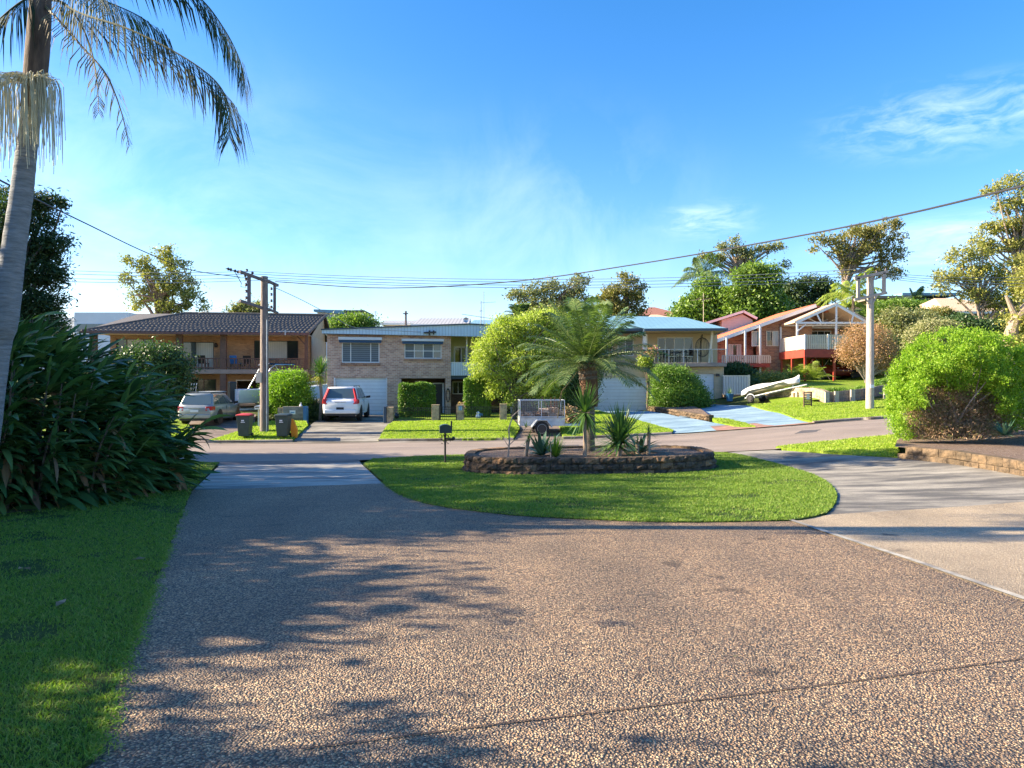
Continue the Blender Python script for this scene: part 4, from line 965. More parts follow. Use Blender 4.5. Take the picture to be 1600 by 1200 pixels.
# ------------------------------------------------------------------ beige house with pale blue metal roof
def beige_house():
    f = Fac(1024, 44.5, -4, 'beige_house', 'beige rendered house with pale blue metal roof, glass balcony and two white garage doors')
    rt = f.root; g = -.4; zf0, zf1 = f.z(1040, 573), f.z(1040, 567)
    uR = f.u(1118, .6); uL0 = f.u(870, -.4); zL = f.z(970, 583)
    # lower storey, right
    gq = f.rect(1083, 584, 1116, 633, .3); gq = (gq[0] - .9, gq[1], -.1, gq[3]); mb = MB(); wall_holes(mb, 0, f.u(1131, .3), g, zf0 - .003, [gq], .3); shell(mb, 0, f.u(1131, .3), .54, 9, g, zf0 - .003)
    mb.build('lower_wall', 'brick_beige', rt); roller_door(f, gq, .3)
    # left wing with double garage
    vL = -1.2; lq = f.rect(912, 589, 1013, 642, vL); lq = (lq[0], lq[1], f.z(960, 643, vL) - .03, lq[3]); ul, ur = f.u(896, vL), f.u(1021, vL); zl = f.z(960, 571, vL)
    mb = MB(); wall_holes(mb, ul, ur, g, zl, [lq], vL); shell(mb, ul, ur, vL + .24, 9, g, zl); mb.build('garage_wall', 'brick_beige', rt); roller_door(f, lq, vL)
    MB().box(ul - .1, ur + .1, vL - .08, .25, zl, zl + .16).build('parapet', 'slab', rt)
    # left upper
    u0, u1 = f.u(880, 1.5), f.u(1024, 1.5); z1 = f.z(1000, 520, 1.5); wq = [f.rect(920, 530, 950, 556, 1.5), f.rect(965, 530, 990, 556, 1.5)]
    mb = MB(); wall_holes(mb, u0, u1, zl + .16, z1, wq, 1.5); mb.build('left_upper_wall', 'render_beige', rt)
    for q in wq: see_window(f, q, 1.5, [(1, 'glass'), (1, 'blind')], 'white_paint')
    q = f.rect(1004, 522, 1012, 546, .2); MB().lathe([(.16, zl + .16), (.16, q[3])], ((q[0] + q[1]) / 2, .3, 0), 12).build('white_column', 'white_paint', rt, True)
    MB().box(u0 - .4, f.u(1024, -.3), -.3, 2.4, z1, z1 + .16).build('lower_eave', 'trim_navy', rt)
    # upper pavilion
    vU = 1.6; ux0, ux1 = f.u(1021, vU), f.u(1096, vU); sq = f.rect(1027, 527, 1083, 567, vU); sq = (sq[0], sq[1], zf1, sq[3]); zt = f.z(1050, 512, vU)
    mb = MB(); wall_holes(mb, ux0, ux1, zf1, zt, [sq], vU); shell(mb, ux0, ux1, vU + .24, 9, zf1, zt); mb.build('upper_wall', 'render_beige', rt)
    see_window(f, sq, vU, [(1, 'glass'), (1.1, 'glass'), (1.2, 'glass_light'), (1.1, 'glass_light')], 'white_paint', .07, name='sliding_doors')
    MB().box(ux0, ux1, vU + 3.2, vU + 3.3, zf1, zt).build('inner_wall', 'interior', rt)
    MB().box(ux1 + .003, f.u(1121, 2.4), 2.4, 2.6, zf1, zt).build('side_wall', 'render_beige', rt)
    ub = f.u(1135, -.2); MB().box(-.1, ub, -.3, vU, zf0, zf1).build('balcony_slab', 'slab', rt, bevel=.02)
    zr = f.z(1040, 545.5, -.25); bl = MB().box(-.1, ub, -.28, -.24, zr - .035, zr)
    for i in range(6): uu = -.1 + (ub + .06) * i / 5; bl.box(uu, uu + .045, -.285, -.235, zf1, zr - .036)
    b_ = bl.build('balustrade', 'steel', rt); 
    m, t, b = newmat('clear_glass'); b.inputs['Base Color'].default_value = (.85, .92, .92, 1); b.inputs['Transmission Weight'].default_value = 1; b.inputs['Roughness'].default_value = 0; b.inputs['IOR'].default_value = 1.1; M['clear_glass'] = m
    MB().box(-.04, ub - .04, -.264, -.256, zf1 + .06, zr - .04).build('glass_panel', 'clear_glass', b_)
    # roof
    e0 = f.uz(1008, 512, -1.0); e1 = f.uz(1136, 514.5, -1.0); ze = (e0[1] + e1[1]) / 2; th = .16; r0 = f.uz(1006, 494.5, 4); r1 = f.uz(1062, 496.5, 4)
    r0 = (f.u(935, 5), f.z(1000, 493.5, 5)); r1 = (f.u(1070, 5), f.z(1062, 496, 5)); eL = f.u(915, -1.0)
    rf = MB(); A = (e0[0], -1, ze); B = (e1[0], -1, ze); C_ = (e1[0], 9.6, ze); Dd = (eL, 9.6, ze); R0 = (r0[0], 5, r0[1]); R1 = (r1[0], 5, r1[1])
    A2 = (eL, 1.2, ze + .02)
    rf.face(A, B, R1, (e0[0] - .5, 5, r0[1])); rf.face(B, C_, R1); rf.face(C_, Dd, R0, R1); rf.face(Dd, A2, R0); rf.face(A2, (e0[0], 1.2, ze + .02), A, (e0[0] - .5, 5, r0[1]), R0)
    rf.build('roof', 'metal_roof_blue', rt)
    MB().bar((e0[0], -1.02, ze - .07), (e1[0] + .05, -1.02, ze - .07), .1, .15).bar((e1[0], -1, ze - .07), (e1[0], 9.6, ze - .07), .1, .15).bar((e0[0], -1, ze - .07), (e0[0], 1.2, ze - .07), .1, .15).bar((eL, 1.2, ze - .07), (e0[0], 1.2, ze - .07), .1, .15).build('gutter', 'trim_navy', rt)
    MB().face((e0[0], -1, ze - .13), (e1[0], -1, ze - .13), (e1[0], 9.5, ze - .13), (e0[0], 9.5, ze - .13)).build('soffit', 'render_beige', rt)
    p0 = f.uz(1113, 518, -.2); p1 = f.uz(1108, 567, -.2); MB().bar((p1[0], -.15, zf1), (p0[0], -.2, ze - .13), .13).build('raking_post', 'cream_paint', rt)
    for px, kind in ((1052, 'left'), (1075, 'right')):
        p = rt.matrix_basis @ Vector((f.u(px, .6), .65, zf1)); c = root('patio_chair', p, f.a + (1.2 if kind == 'left' else -1.2), 'white slatted patio chair on the glass balcony, ' + ('left' if kind == 'left' else 'right') + ' of the table', 'chair', 'patio chairs on the glass balcony')
        MB().box(-.25, .25, -.25, .25, .40, .44).build('seat', 'cream_paint', c); MB().box(-.25, .25, .22, .26, .44, .92).build('backrest', 'black', c)
        for sx in (-1, 1):
            for sy in (-1, 1): MB().bar((sx * .22, sy * .22, 0), (sx * .22, sy * .22, .40), .03).build('leg', 'black', c)
    p = rt.matrix_basis @ Vector((f.u(1063, .6), .75, zf1)); c = root('patio_table', p, f.a, 'dark outdoor table between the chairs on the glass balcony', 'table'); MB().lathe([(.45, .70), (.45, .74)], n=14).build('tabletop', 'black', c); MB().lathe([(.2, 0), (.03, .05), (.03, .70)], n=8).build('pedestal', 'black', c)
    p = rt.matrix_basis @ Vector((f.u(1098, .6), .7, zf1)); c = root('hanging_chair', p, f.a, 'round dark woven hanging chair at the right end of the glass balcony', 'chair')
    mb = MB()
    for k in range(12):
        a = k * math.pi / 12; mb.tube([(math.cos(t) * math.cos(a) * .45, math.cos(t) * math.sin(a) * .35, 1.0 + math.sin(t) * .62) for t in [j * math.pi / 8 - math.pi / 2 for j in range(9)]], .014, 4, False)
    mb.build('basket', 'black', c); MB().tube([(0, .5, .02), (0, .55, 1.2), (0, .4, 1.75), (0, 0, 1.8), (0, 0, 1.62)], .03, 6).lathe([(.5, 0), (.5, .03)], (0, .1, 0), 14).build('stand', 'black', c)
    q = f.rect(1119, 584, 1124, 588, .2); MB().box(q[0], q[1], .12, .297, q[2], q[3]).build('wall_lamp', 'black', rt)
    return f, zl
BH, BH_ZL = beige_house()

# ------------------------------------------------------------------ red roofed house with timber deck
def deck_house():
    x0, y0 = 20.0, 54.0; o = root('red_roof_house', (x0, y0, 0), 0, 'red brick house with orange tiled gable roofs on the slope above the covered boat', 'house')
    def Lp(px, py, D): p = P(px, py, D); return (p.x - x0, p.y - y0, p.z)
    # main roof: ridge runs back, left slope towards us
    lo = Lp(1116, 534, 54); hi = Lp(1258, 482, 56); lz, hz = lo[2], hi[2]; b0, b1 = 0.0, 8.0
    MB().hexa([(lo[0], b0, lz), (hi[0], b0, hz), (hi[0], b1, hz), (lo[0], b1, lz), (lo[0], b0, lz + .16), (hi[0], b0, hz + .16), (hi[0], b1, hz + .16), (lo[0], b1, lz + .16)]).hexa([(hi[0], b0 + .3, hz), (hi[0] + 4, b0 + .3, hz - 1.5), (hi[0] + 4, b1, hz - 1.5), (hi[0], b1, hz), (hi[0], b0 + .3, hz + .15), (hi[0] + 4, b0 + .3, hz - 1.35), (hi[0] + 4, b1, hz - 1.35), (hi[0], b1, hz + .15)]).build('roof', 'tile_red', o)
    MB().bar((lo[0] - .02, b0 - .04, lz + .0), (hi[0], b0 - .04, hz + .0), .07, .26).build('barge_board', 'white_paint', o)
    # walls under it
    wy = 1.6
    def wq(x_0, y_0, x_1, y_1, v): D = y0 + v; return ((x_0 - 800) / F_PX * D - x0, (x_1 - 800) / F_PX * D - x0, EYE + (600 - y_1) / F_PX * D, EYE + (600 - y_0) / F_PX * D)
    w_ = MB(); a = wq(1127, 540, 1200, 575, wy); W1 = wq(1138, 538, 1158, 556, wy)
    sl = (hz - lz) / (hi[0] - lo[0])
    def wallpoly(mb, ua, ub, zb, v, th=.2):
        mb.prism([(ua, zb), (ub, zb), (ub, lz + sl * (ub - lo[0]) - .01), (ua, lz + sl * (ua - lo[0]) - .01)], v, v + th)
    wallpoly(w_, lo[0] + .6, lo[0] + 3.5, 0, wy); w_.build('brick_wall', 'brick_red', o); w_ = MB(); wallpoly(w_, lo[0] + 3.503, hi[0], 0, wy - .9); w_.build('brick_wall', 'brick_red', o); w_ = MB()
    w_.box(lo[0] + .6, lo[0] + .8, wy + .2, b1, 0, lz).build('brick_wall', 'brick_red', o); MB().box(hi[0], hi[0] + 4, b1 - .4, b1 - .2, 0, hz - 1.6).build('brick_wall', 'brick_red', o)
    class FF: pass
    ff = FF(); ff.root = o
    see_window(ff, W1, wy - .10, [(1, 'curtain'), (1, 'glass'), (1, 'curtain')], 'white_paint')
    see_window(ff, wq(1174, 517, 1188, 541, wy - .9), wy - 1.02, [(1, 'curtain'), (1, 'glass_light')], 'white_paint')
    see_window(ff, wq(1197, 517, 1216, 541, wy - .9), wy - 1.02, [(1, 'glass'), (1, 'curtain')], 'cream_paint')
    for px in (1136.5, 1165.5, 1189): q = Lp(px, 520, 53.6); zt = lz + sl * (q[0] - lo[0]) - .01; MB().box(q[0] - .06, q[0] + .06, -.3, -.18, 1.2, zt).build('verandah_post', 'white_paint', o)
    # lower verandah
    q0 = Lp(1128, 568, 53.4); q1 = Lp(1203, 566, 53.4); MB().box(q0[0], q1[0], -.6, wy, q0[2] - .25, q0[2]).build('verandah_floor', 'red_steel', o)
    rl_ = MB(); zr = q0[2] + .62; rl_.box(q0[0], q1[0], -.6, -.54, zr - .06, zr); k = q0[0]
    while k < q1[0]: rl_.box(k, k + .09, -.59, -.55, q0[2] + .05, zr - .06); k += .15
    rl_.build('verandah_balustrade', 'cream_paint', o)
    # upper dormer block behind
    d0 = Lp(1128, 512, 61); d1 = Lp(1176, 499, 61); pk = Lp(1160, 488, 61); el = Lp(1096, 508, 61); er_ = Lp(1181, 499, 61)
    MB().prism([(d0[0], 4.5), (d1[0], 4.5), (d1[0], er_[2] - .05), (pk[0], pk[2] - .15), (d0[0], el[2] + .45)], 7, 10.5).build('upper_wall', 'pink_wall', o)
    MB().box(el[0] + .5, d0[0] - .003, 7.6, 10, 4.5, el[2]).build('bay_window', 'glass_light', o)
    MB().hexa([(el[0], 6.7, el[2]), (pk[0], 6.7, pk[2]), (pk[0], 11, pk[2]), (el[0], 11, el[2]), (el[0], 6.7, el[2] + .15), (pk[0], 6.7, pk[2] + .15), (pk[0], 11, pk[2] + .15), (el[0], 11, el[2] + .15)]).hexa([(pk[0] + .002, 6.7, pk[2]), (er_[0], 6.7, er_[2]), (er_[0], 11, er_[2]), (pk[0] + .002, 11, pk[2]), (pk[0] + .002, 6.7, pk[2] + .15), (er_[0], 6.7, er_[2] + .15), (er_[0], 11, er_[2] + .15), (pk[0] + .002, 11, pk[2] + .15)]).build('upper_roof', 'tile_red', o)
    MB().bar((el[0], 6.66, el[2] + .04), (pk[0], 6.66, pk[2] + .04), .06, .2).bar((pk[0], 6.66, pk[2] + .04), (er_[0], 6.66, er_[2] + .04), .06, .2).build('upper_barge_board', 'white_paint', o)
    # deck pavilion
    X0, X1, Y0, Y1 = .62, 7.2, -4.0, 3.0; zf = P(1260, 546, 50).z; zr = P(1260, 523, 50).z; zb = 1.3
    MB().box(X0, X1, Y0, Y1, zf - .10, zf).build('deck_floor', 'cream_paint', o)
    MB().box(X0 - .05, X1, Y0 - .05, Y0 + .02, zf - .56, zf - .003).box(X0 - .05, X0 + .02, Y0 + .022, Y1, zf - .56, zf - .003).box(X0 + .3, X1, Y0 + 1.4, Y0 + 1.55, zf - .35, zf - .11).build('deck_beam', 'red_steel', o)
    for (px, yy) in ((X0, Y0), (X0, Y0 + 2.3), (X0, Y0 + 4.3), (X0 + 2.05, Y0), (X0 + 4.6, Y0), (X0 + 2.05, Y0 + 4.3)):
        gz = h(x0 + px, y0 + yy) - .2; MB().box(px - .02, px + .12, yy + .03, yy + .17, gz, zf - .57).build('deck_post', 'red_steel', o)
    MB().bar((X0 + .9, Y0 + .5, zf - .5), (X0 + 2.0, Y0 + .5, zb + .6), .03).bar((X0 + 2.0, Y0 + .4, zf - .5), (X0 + .8, Y0 + .4, zb + .6), .03).build('deck_brace', 'pole_wood', o)
    r_ = MB(); r_.box(X0 - .02, X1, Y0 - .02, Y0 + .05, zr - .05, zr).box(X0 - .02, X0 + .05, Y0 + .05, Y1 - .6, zr - .05, zr)
    k = X0
    while k < X1: r_.box(k, k + .09, Y0, Y0 + .03, zf + .04, zr - .05); k += .135
    k = Y0 + .12
    while k < Y1 - .6: r_.box(X0, X0 + .03, k, k + .09, zf + .04, zr - .05); k += .135
    r_.build('deck_balustrade', 'cream_paint', o)
    for t in (0, 1.62, 3.25, 4.9): MB().box(X0 + t - .03, X0 + t + .08, Y0 - .035, Y0 + .06, zf, zr + .03).build('balustrade_post', 'white_paint', o)
    # gable roof over the deck
    gy = 52 - y0; pk = Lp(1306, 476, 52); le = Lp(1243, 503, 52); re = Lp(1356, 505, 52); le = (le[0], gy, re[2] + .02); yb = 7.0
    MB().hexa([(le[0] - .1, gy - .1, le[2]), (pk[0], gy - .1, pk[2]), (pk[0], yb, pk[2]), (le[0] - .1, yb, le[2]), (le[0] - .1, gy - .1, le[2] + .12), (pk[0], gy - .1, pk[2] + .12), (pk[0], yb, pk[2] + .12), (le[0] - .1, yb, le[2] + .12)]).build('deck_roof', 'tile_pale', o)
    MB().hexa([(pk[0] + .002, gy - .1, pk[2]), (re[0] + .3, gy - .1, re[2]), (re[0] + .3, yb, re[2]), (pk[0] + .002, yb, pk[2]), (pk[0] + .002, gy - .1, pk[2] + .12), (re[0] + .3, gy - .1, re[2] + .12), (re[0] + .3, yb, re[2] + .12), (pk[0] + .002, yb, pk[2] + .12)]).build('deck_roof', 'tile_pale', o)
    tr = MB(); b_ = gy - .06; Z = le[2] + .0; tr.bar((le[0], b_, Z), (re[0], b_, Z), .09, .14).bar((pk[0], b_ - .01, Z - .02), (pk[0], b_ - .01, pk[2]), .11, .11).bar((le[0], b_ - .02, le[2]), (pk[0], b_ - .02, pk[2]), .08, .16).bar((pk[0], b_ - .02, pk[2]), (re[0], b_ - .02, re[2]), .08, .16)
    m1 = (pk[0] - 1.1, b_ - .01, Z); n1 = (pk[0] - 1.45, b_ - .01, Z + (pk[2] - Z) * .52); tr.bar(m1, n1, .09); tr.bar((pk[0] + 1.1, b_ - .01, Z), (pk[0] + 1.3, b_ - .01, Z + (pk[2] - Z) * .58), .09)
    for yy in (gy + 2.2, gy + 4.4): tr.bar((le[0], yy, Z), (re[0], yy, Z), .07, .12).bar((pk[0], yy, Z), (pk[0], yy, pk[2]), .07).bar((pk[0] - 1.4, yy, Z + .7), (pk[0], yy, Z), .06).bar((pk[0] + 1.4, yy, Z + .7), (pk[0], yy, Z), .06)
    tr.build('roof_truss', 'white_paint', o)
    for (px, yy) in ((le[0] + .15, gy), (X0 + .05, gy + 2.6), (pk[0], gy - .1), (re[0] - .2, gy)): MB().box(px - .06, px + .06, yy, yy + .12, zf + .003, le[2] - .07).build('roof_post', 'white_paint', o)
    MB().bar((le[0] + .15, gy, le[2] - .6), (le[0] + .75, gy, le[2] - .1), .08).build('knee_brace', 'white_paint', o)
    MB().prism([(X0 - 2, zf - .1), (X1 + .6, zf - .1), (X1 + .6, re[2] - .1), (pk[0], pk[2] - .15), (X0 - .1, le[2] - .05), (X0 - 2, le[2] - .6)], Y1 + .2, Y1 + .4).build('deck_rear_wall', 'brick_red', o)
    see_window(ff, wq(1266, 517, 1298, 538, Y1 + .2), Y1 + .06, [(1, 'glass'), (1, 'glass'), (1, 'glass')], 'white_paint'); see_window(ff, wq(1226, 515, 1248, 546, Y1 + .2), Y1 + .06, [(1, 'glass'), (1, 'curtain')], 'white_paint', name='sliding_door')
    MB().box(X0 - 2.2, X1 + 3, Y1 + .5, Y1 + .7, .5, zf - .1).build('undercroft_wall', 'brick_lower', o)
    MB().tube([(pk[0] - 7.0, 8, 7), (pk[0] - 7.0, 8, 9.5)], .018, 5).bar((pk[0] - 8.1, 8, 8.9), (pk[0] - 6.2, 8, 9.05), .02).bar((pk[0] - 7.6, 8, 9.0), (pk[0] - 6.9, 8, 9.3), .018).build('tv_antenna', 'cream_paint', o)
deck_house()

# ------------------------------------------------------------------ houses further up the hill
def block_house(name, label, parts, group=None):
    """parts: (part name, x0, y0, x1, y1 as seen, distance, depth, material)"""
    D0 = min(p[5] for p in parts); c = P((parts[0][1] + parts[0][3]) / 2, parts[0][4], D0); zb = h(c.x, c.y); o = root(name, (c.x, c.y, zb), 0, label, 'house', group)
    for nm, a, b, cc, d, D, dp, mat in parts:
        p = P(a, b, D); q = P(cc, d, D); mb = MB(); z0 = q.z - zb
        if nm in ('wall', 'side_wall') : z0 = min(z0, -1.0)
        mb.box(p.x - c.x, q.x - c.x, D - c.y, D - c.y + dp, z0, p.z - zb); mb.build(nm, mat, o)
    return o
block_house('white_modern_house', 'white box-shaped modern house behind the left end of the dark tiled roof', [('wall', 116, 488, 200, 530, 72, 10, 'white_wall'), ('side_wall', 60, 496, 116, 540, 73, 9, 'white_wall'), ('wall', 200, 490, 214, 530, 74, 8, 'white_wall'), ('window', 120, 506, 198, 519, 71.9, .3, 'glass_light'), ('window', 210, 496, 214, 510, 73.9, .3, 'glass_light'), ('wall', 326, 491, 372, 520, 84, 6, 'white_wall')])
def hip(name, label, px0, px1, pe, pr, D, dp, roofmat, wallmat, group=None, wins=(), inset=.22):
    c = P((px0 + px1) / 2, pe, D); zb = h(c.x, D) ; o = root(name, (c.x, D, zb), 0, label, 'house', group)
    a = P(px0, pe, D); b = P(px1, pe, D); zr = P(px0, pr, D + dp / 2).z - zb; ze = a.z - zb; w_ = b.x - a.x; x0 = -w_ / 2; x1 = w_ / 2; i = w_ * inset
    MB().box(x0 + .5, x1 - .5, .5, dp - .5, -1.2, ze).build('wall', wallmat, o)
    rf = MB(); rf.face((x0, 0, ze), (x1, 0, ze), (x1 - i, dp / 2, zr), (x0 + i, dp / 2, zr)).face((x1, 0, ze), (x1, dp, ze), (x1 - i, dp / 2, zr)).face((x1, dp, ze), (x0, dp, ze), (x0 + i, dp / 2, zr), (x1 - i, dp / 2, zr)).face((x0, dp, ze), (x0, 0, ze), (x0 + i, dp / 2, zr)).face((x0, 0, ze), (x0, dp, ze), (x1, dp, ze), (x1, 0, ze)); rf.build('roof', roofmat, o)
    MB().box(x0 - .05, x1 + .05, -.06, .0, ze - .18, ze + .03).build('gutter', 'white_paint' if roofmat != 'tile_brown' else 'fascia_brown', o)
    for (u0, u1, v0, v1) in wins:
        w2 = MB().box(x0 + w_ * u0, x0 + w_ * u1, .42, .497, ze - v1, ze - v0).build('window', 'white_paint', o)
        MB().box(x0 + w_ * u0 + .08, x0 + w_ * u1 - .08, .39, .419, ze - v1 + .08, ze - v0 - .08).build('pane', 'glass', w2)
    return o
def far_white():
    D = 92; c = P(530, 500, D); zb = h(c.x, D); o = root('white_gable_house', (c.x, D, zb), 0, 'small white two part house on the rise above the left end of the blue fascia', 'house')
    def q(px, py, dd=0): p = P(px, py, D + dd); return (p.x - c.x, p.y - D, p.z - zb)
    a = q(496, 488); b = q(530, 512); MB().box(a[0], b[0], 0, 6, -2, a[2]).build('wall', 'white_wall', o)
    a = q(492, 484); b = q(536, 487.5); MB().hexa([(a[0], -.6, b[2]), (b[0], -.6, b[2] - .3), (b[0], 7, b[2] - .3), (a[0], 7, b[2]), (a[0], -.6, a[2]), (b[0], -.6, a[2] - .1), (b[0], 7, a[2] - .1), (a[0], 7, a[2])]).build('roof', 'metal_roof_blue', o)
    a = q(530.3, 488, 1); b = q(566, 512, 1); MB().box(a[0], b[0], 1, 7, -2, a[2]).build('side_wall', 'white_wall', o)
    a = q(530.6, 485, 1); b = q(570, 487.8, 1); MB().box(a[0] + .6, b[0], .6, 7.5, b[2], a[2]).build('side_roof', 'tile_dark', o)
    for (x0, x1, y0, y1, dd) in ((498, 515, 491, 498.5, 0), (526, 529, 491, 500, 0), (537, 548, 490.5, 498, 1), (550, 560, 490.5, 496, 1)):
        a = q(x0, y0, dd); b = q(x1, y1, dd); MB().box(a[0], b[0], dd - .06, dd - .002, b[2], a[2]).build('window', 'glass_light', o)
far_white()
hip('grey_roof_house', 'low house with grey flat roof, left of the short dark pole behind the fascia', 590, 646, 505, 500.5, 74, 9, 'metal_roof_grey', 'cream_paint', None, ((.05, .35, .3, 1.2), (.5, .8, .3, 1.2)), .03)
hip('ribbed_roof_house', 'long ribbed grey metal roof just above the pale blue fascia', 643, 732, 507, 497, 70, 10, 'metal_roof_grey', 'white_wall', None, ((.1, .3, .2, 1),), .02)
hip('blue_roof_house', 'blue grey metal roof behind the pink brick house, beside the tall antennas', 728, 792, 513, 500, 66, 10, 'metal_roof_blue', 'white_wall', None, (), .12)
hip('red_tile_house', 'distant house with dark red tiled hip roof above the pale blue metal roof', 990, 1075, 493, 480, 84, 10, 'tile_brown', 'brick_lower', None, ((.5, .6, .3, 1.3),), .45)
hip('green_roof_house', 'pale green gabled roof just behind the pale blue metal roof', 1012, 1062, 498, 491.5, 62, 8, 'tile_pale', 'cream_paint', None, (), .4)
block_house('flat_roof_house', 'modern flat roofed house on the hilltop right of the pale power pole', [('wall', 1372, 466, 1490, 490, 90, 8, 'cream_paint'), ('roof', 1368, 462, 1440, 465.8, 87.5, 11, 'slab'), ('roof', 1410, 457.5, 1500, 461.5, 88.5, 11, 'metal_roof_blue'), ('window', 1375, 467, 1392, 474, 89.8, .19, 'glass'), ('window', 1410, 467, 1440, 478, 89.8, .19, 'glass'), ('chimney', 1392, 465.9, 1404, 478, 88.8, 1, 'brick_beige'), ('window', 1460, 467, 1480, 482, 89.8, .19, 'glass_light')])
hip('beige_roof_house', 'house with pale beige hip roof half hidden by the gum trees at right', 1478, 1600, 487, 466, 66, 12, 'tile_pale', 'white_wall', None, ((.02, .07, .3, 1.6), (.3, .45, .3, 1.6), (.6, .8, .3, 1.6)), .35)
# ================================================================== VEHICLES AND STREET OBJECTS
def wheel(parent, x, y, r, wd, sgn, rim='chrome'):
    t = MB().lathe([(r * .62, -wd / 2), (r * .93, -wd / 2), (r, -wd * .32), (r, wd * .32), (r * .93, wd / 2), (r * .62, wd / 2)], (x, y, r), 24, 'Y').build('tyre', 'rubber', parent, True)
    mb = MB(); yo = y + sgn * wd * .42; mb.lathe([(r * .64, yo - .02), (r * .64, yo), (r * .56, yo), (r * .54, yo - .03)], (x, 0, r), 20, 'Y'); mb.lathe([(r * .15, yo - .03), (r * .13, yo + .01)], (x, 0, r), 10, 'Y')
    for k in range(5):
        a = 2 * math.pi * k / 5 + .3; mb.bar((x + math.cos(a) * r * .1, yo - .01, r + math.sin(a) * r * .1), (x + math.cos(a) * r * .58, yo - .012, r + math.sin(a) * r * .58), r * .17, .03, (0, 1, 0))
    mb.build('rim', rim, t); MB().lathe([(r * .6, yo - .06), (r * .6, yo - .05)], (x, 0, r), 16, 'Y').build('brake_disc', 'black', t)
def car(name, label, loc, head, Lc, Wc, Hc, paint, belt=.93, sill=.24, rear_slope=.35, front_slope=.95, hood=1.25, wb=.58, r=.33, tail='wagon', group=None):
    """x forward, centred; lofted lower body, tapered cabin, glass, lamps"""
    o = root(name, loc, head, label, 'car', group); hw = Wc / 2; x0, x1 = -Lc / 2, Lc / 2
    st = [(x0, .80, sill + .22, belt - .16), (x0 + .05, .90, sill + .05, belt - .06), (x0 + .22, .97, sill, belt), (x0 + .9, 1.0, sill - .02, belt + .01), (0, 1.0, sill - .04, belt), (x1 - hood - .1, 1.0, sill - .04, belt - .01), (x1 - hood * .6, .99, sill - .02, belt - .07), (x1 - .45, .95, sill, belt - .15), (x1 - .14, .86, sill, belt - .24), (x1, .70, sill + .12, belt - .36)]
    rings = []
    for x, k, zb, zt in st:
        w_ = hw * k; m = zb + (zt - zb) * .55
        half = [(w_ * .86, zb), (w_ * .97, zb + .07), (w_, m - .06), (w_ * 1.0, m + .04), (w_ * .965, zt - .07), (w_ * .90, zt), (w_ * .5, zt + .03)]
        rings.append([(x, -a, b) for a, b in half] + [(x, a, b) for a, b in half[::-1]])
    MB().loft(rings).build('body', paint, o, True, angle=50)
    # cabin
    zr = Hc - .02; zb = belt - .02; c0 = x0 + .16; c1 = x1 - hood; r0_ = c0 + rear_slope; r1_ = c1 - front_slope; wb_ = hw * .93; wt = hw * .74
    def section(x, z, w_, crown=.0): return [(x, -w_, z), (x, w_, z)]
    def ring(t):
        # horizontal slices bottom to top
        xa = c0 + (r0_ - c0) * t; xb = c1 + (r1_ - c1) * t ; w_ = wb_ + (wt - wb_) * t ** 1.15; z = zb + (zr - zb) * t; i = .10
        return [(xa, -w_ + i, z), (xa + i, -w_, z), (xb - i * 1.5, -w_, z), (xb, -w_ + i * 2, z), (xb, w_ - i * 2, z), (xb - i * 1.5, w_, z), (xa + i, w_, z), (xa, w_ - i, z)]
    top = [(p[0] * .97 + (r0_ + r1_) * .015, p[1] * .88, Hc) for p in ring(1)]
    MB().loft([ring(0), ring(.5), ring(.93), ring(1), top]).build('cabin', paint, o, True, angle=40)
    def P3(side, xq, t, off=.012):
        w_ = wb_ + (wt - wb_) * t ** 1.15; xa = c0 + (r0_ - c0) * t + .12; xb = c1 + (r1_ - c1) * t - .17; return (xa + (xb - xa) * xq, side * (w_ + off), zb + (zr - zb) * t)
    for s in (-1, 1):
        for a, b in ((.03, .27), (.30, .60), (.63, .985)):
            MB().face(P3(s, a, .12), P3(s, b, .12), P3(s, b, .9), P3(s, a, .9)).build('side_window', 'glass', o)
    def endpl(x_lo, x_hi, sgn, wk=.80, t0=.14, t1=.9, off=.014):
        xa = x_lo + (x_hi - x_lo) * t0 + sgn * off; xb = x_lo + (x_hi - x_lo) * t1 + sgn * off; w0 = (wb_ + (wt - wb_) * t0) * wk; w1 = (wb_ + (wt - wb_) * t1) * wk; za, z_b = zb + (zr - zb) * t0, zb + (zr - zb) * t1
        return MB().face((xa, -w0, za), (xa, w0, za), (xb, w1, z_b), (xb, -w1, z_b))
    endpl(c0, r0_, -1, .90).build('rear_window', 'glass_light', o); endpl(c1, r1_, 1, .86, .05, .92).build('windscreen', 'glass', o)
    wx = Lc * wb / 2
    for sx in (-1, 1):
        for s in (-1, 1):
            q = root_wheel = bpy.data.objects.new('wheel', None); COL.objects.link(q); q.parent = o
            wheel(q, sx * wx, s * (hw - .12), r, .21, s)
            MB().lathe([(r + .055, s * (hw - .05)), (r + .055, s * (hw + .004))], (sx * wx, 0, r + .015), 24, 'Y').build('wheel_arch', 'black', o)
    for s in (-1, 1):
        MB().hexa([(c1 - .35, s * (hw * .93), belt + .02), (c1 - .28, s * (hw * .93), belt + .02), (c1 - .28, s * (hw + .17), belt + .04), (c1 - .35, s * (hw + .17), belt + .04), (c1 - .36, s * hw * .93, belt + .14), (c1 - .28, s * hw * .93, belt + .14), (c1 - .28, s * (hw + .17), belt + .17), (c1 - .36, s * (hw + .17), belt + .17)]).build('mirror', 'black', o, bevel=.02)
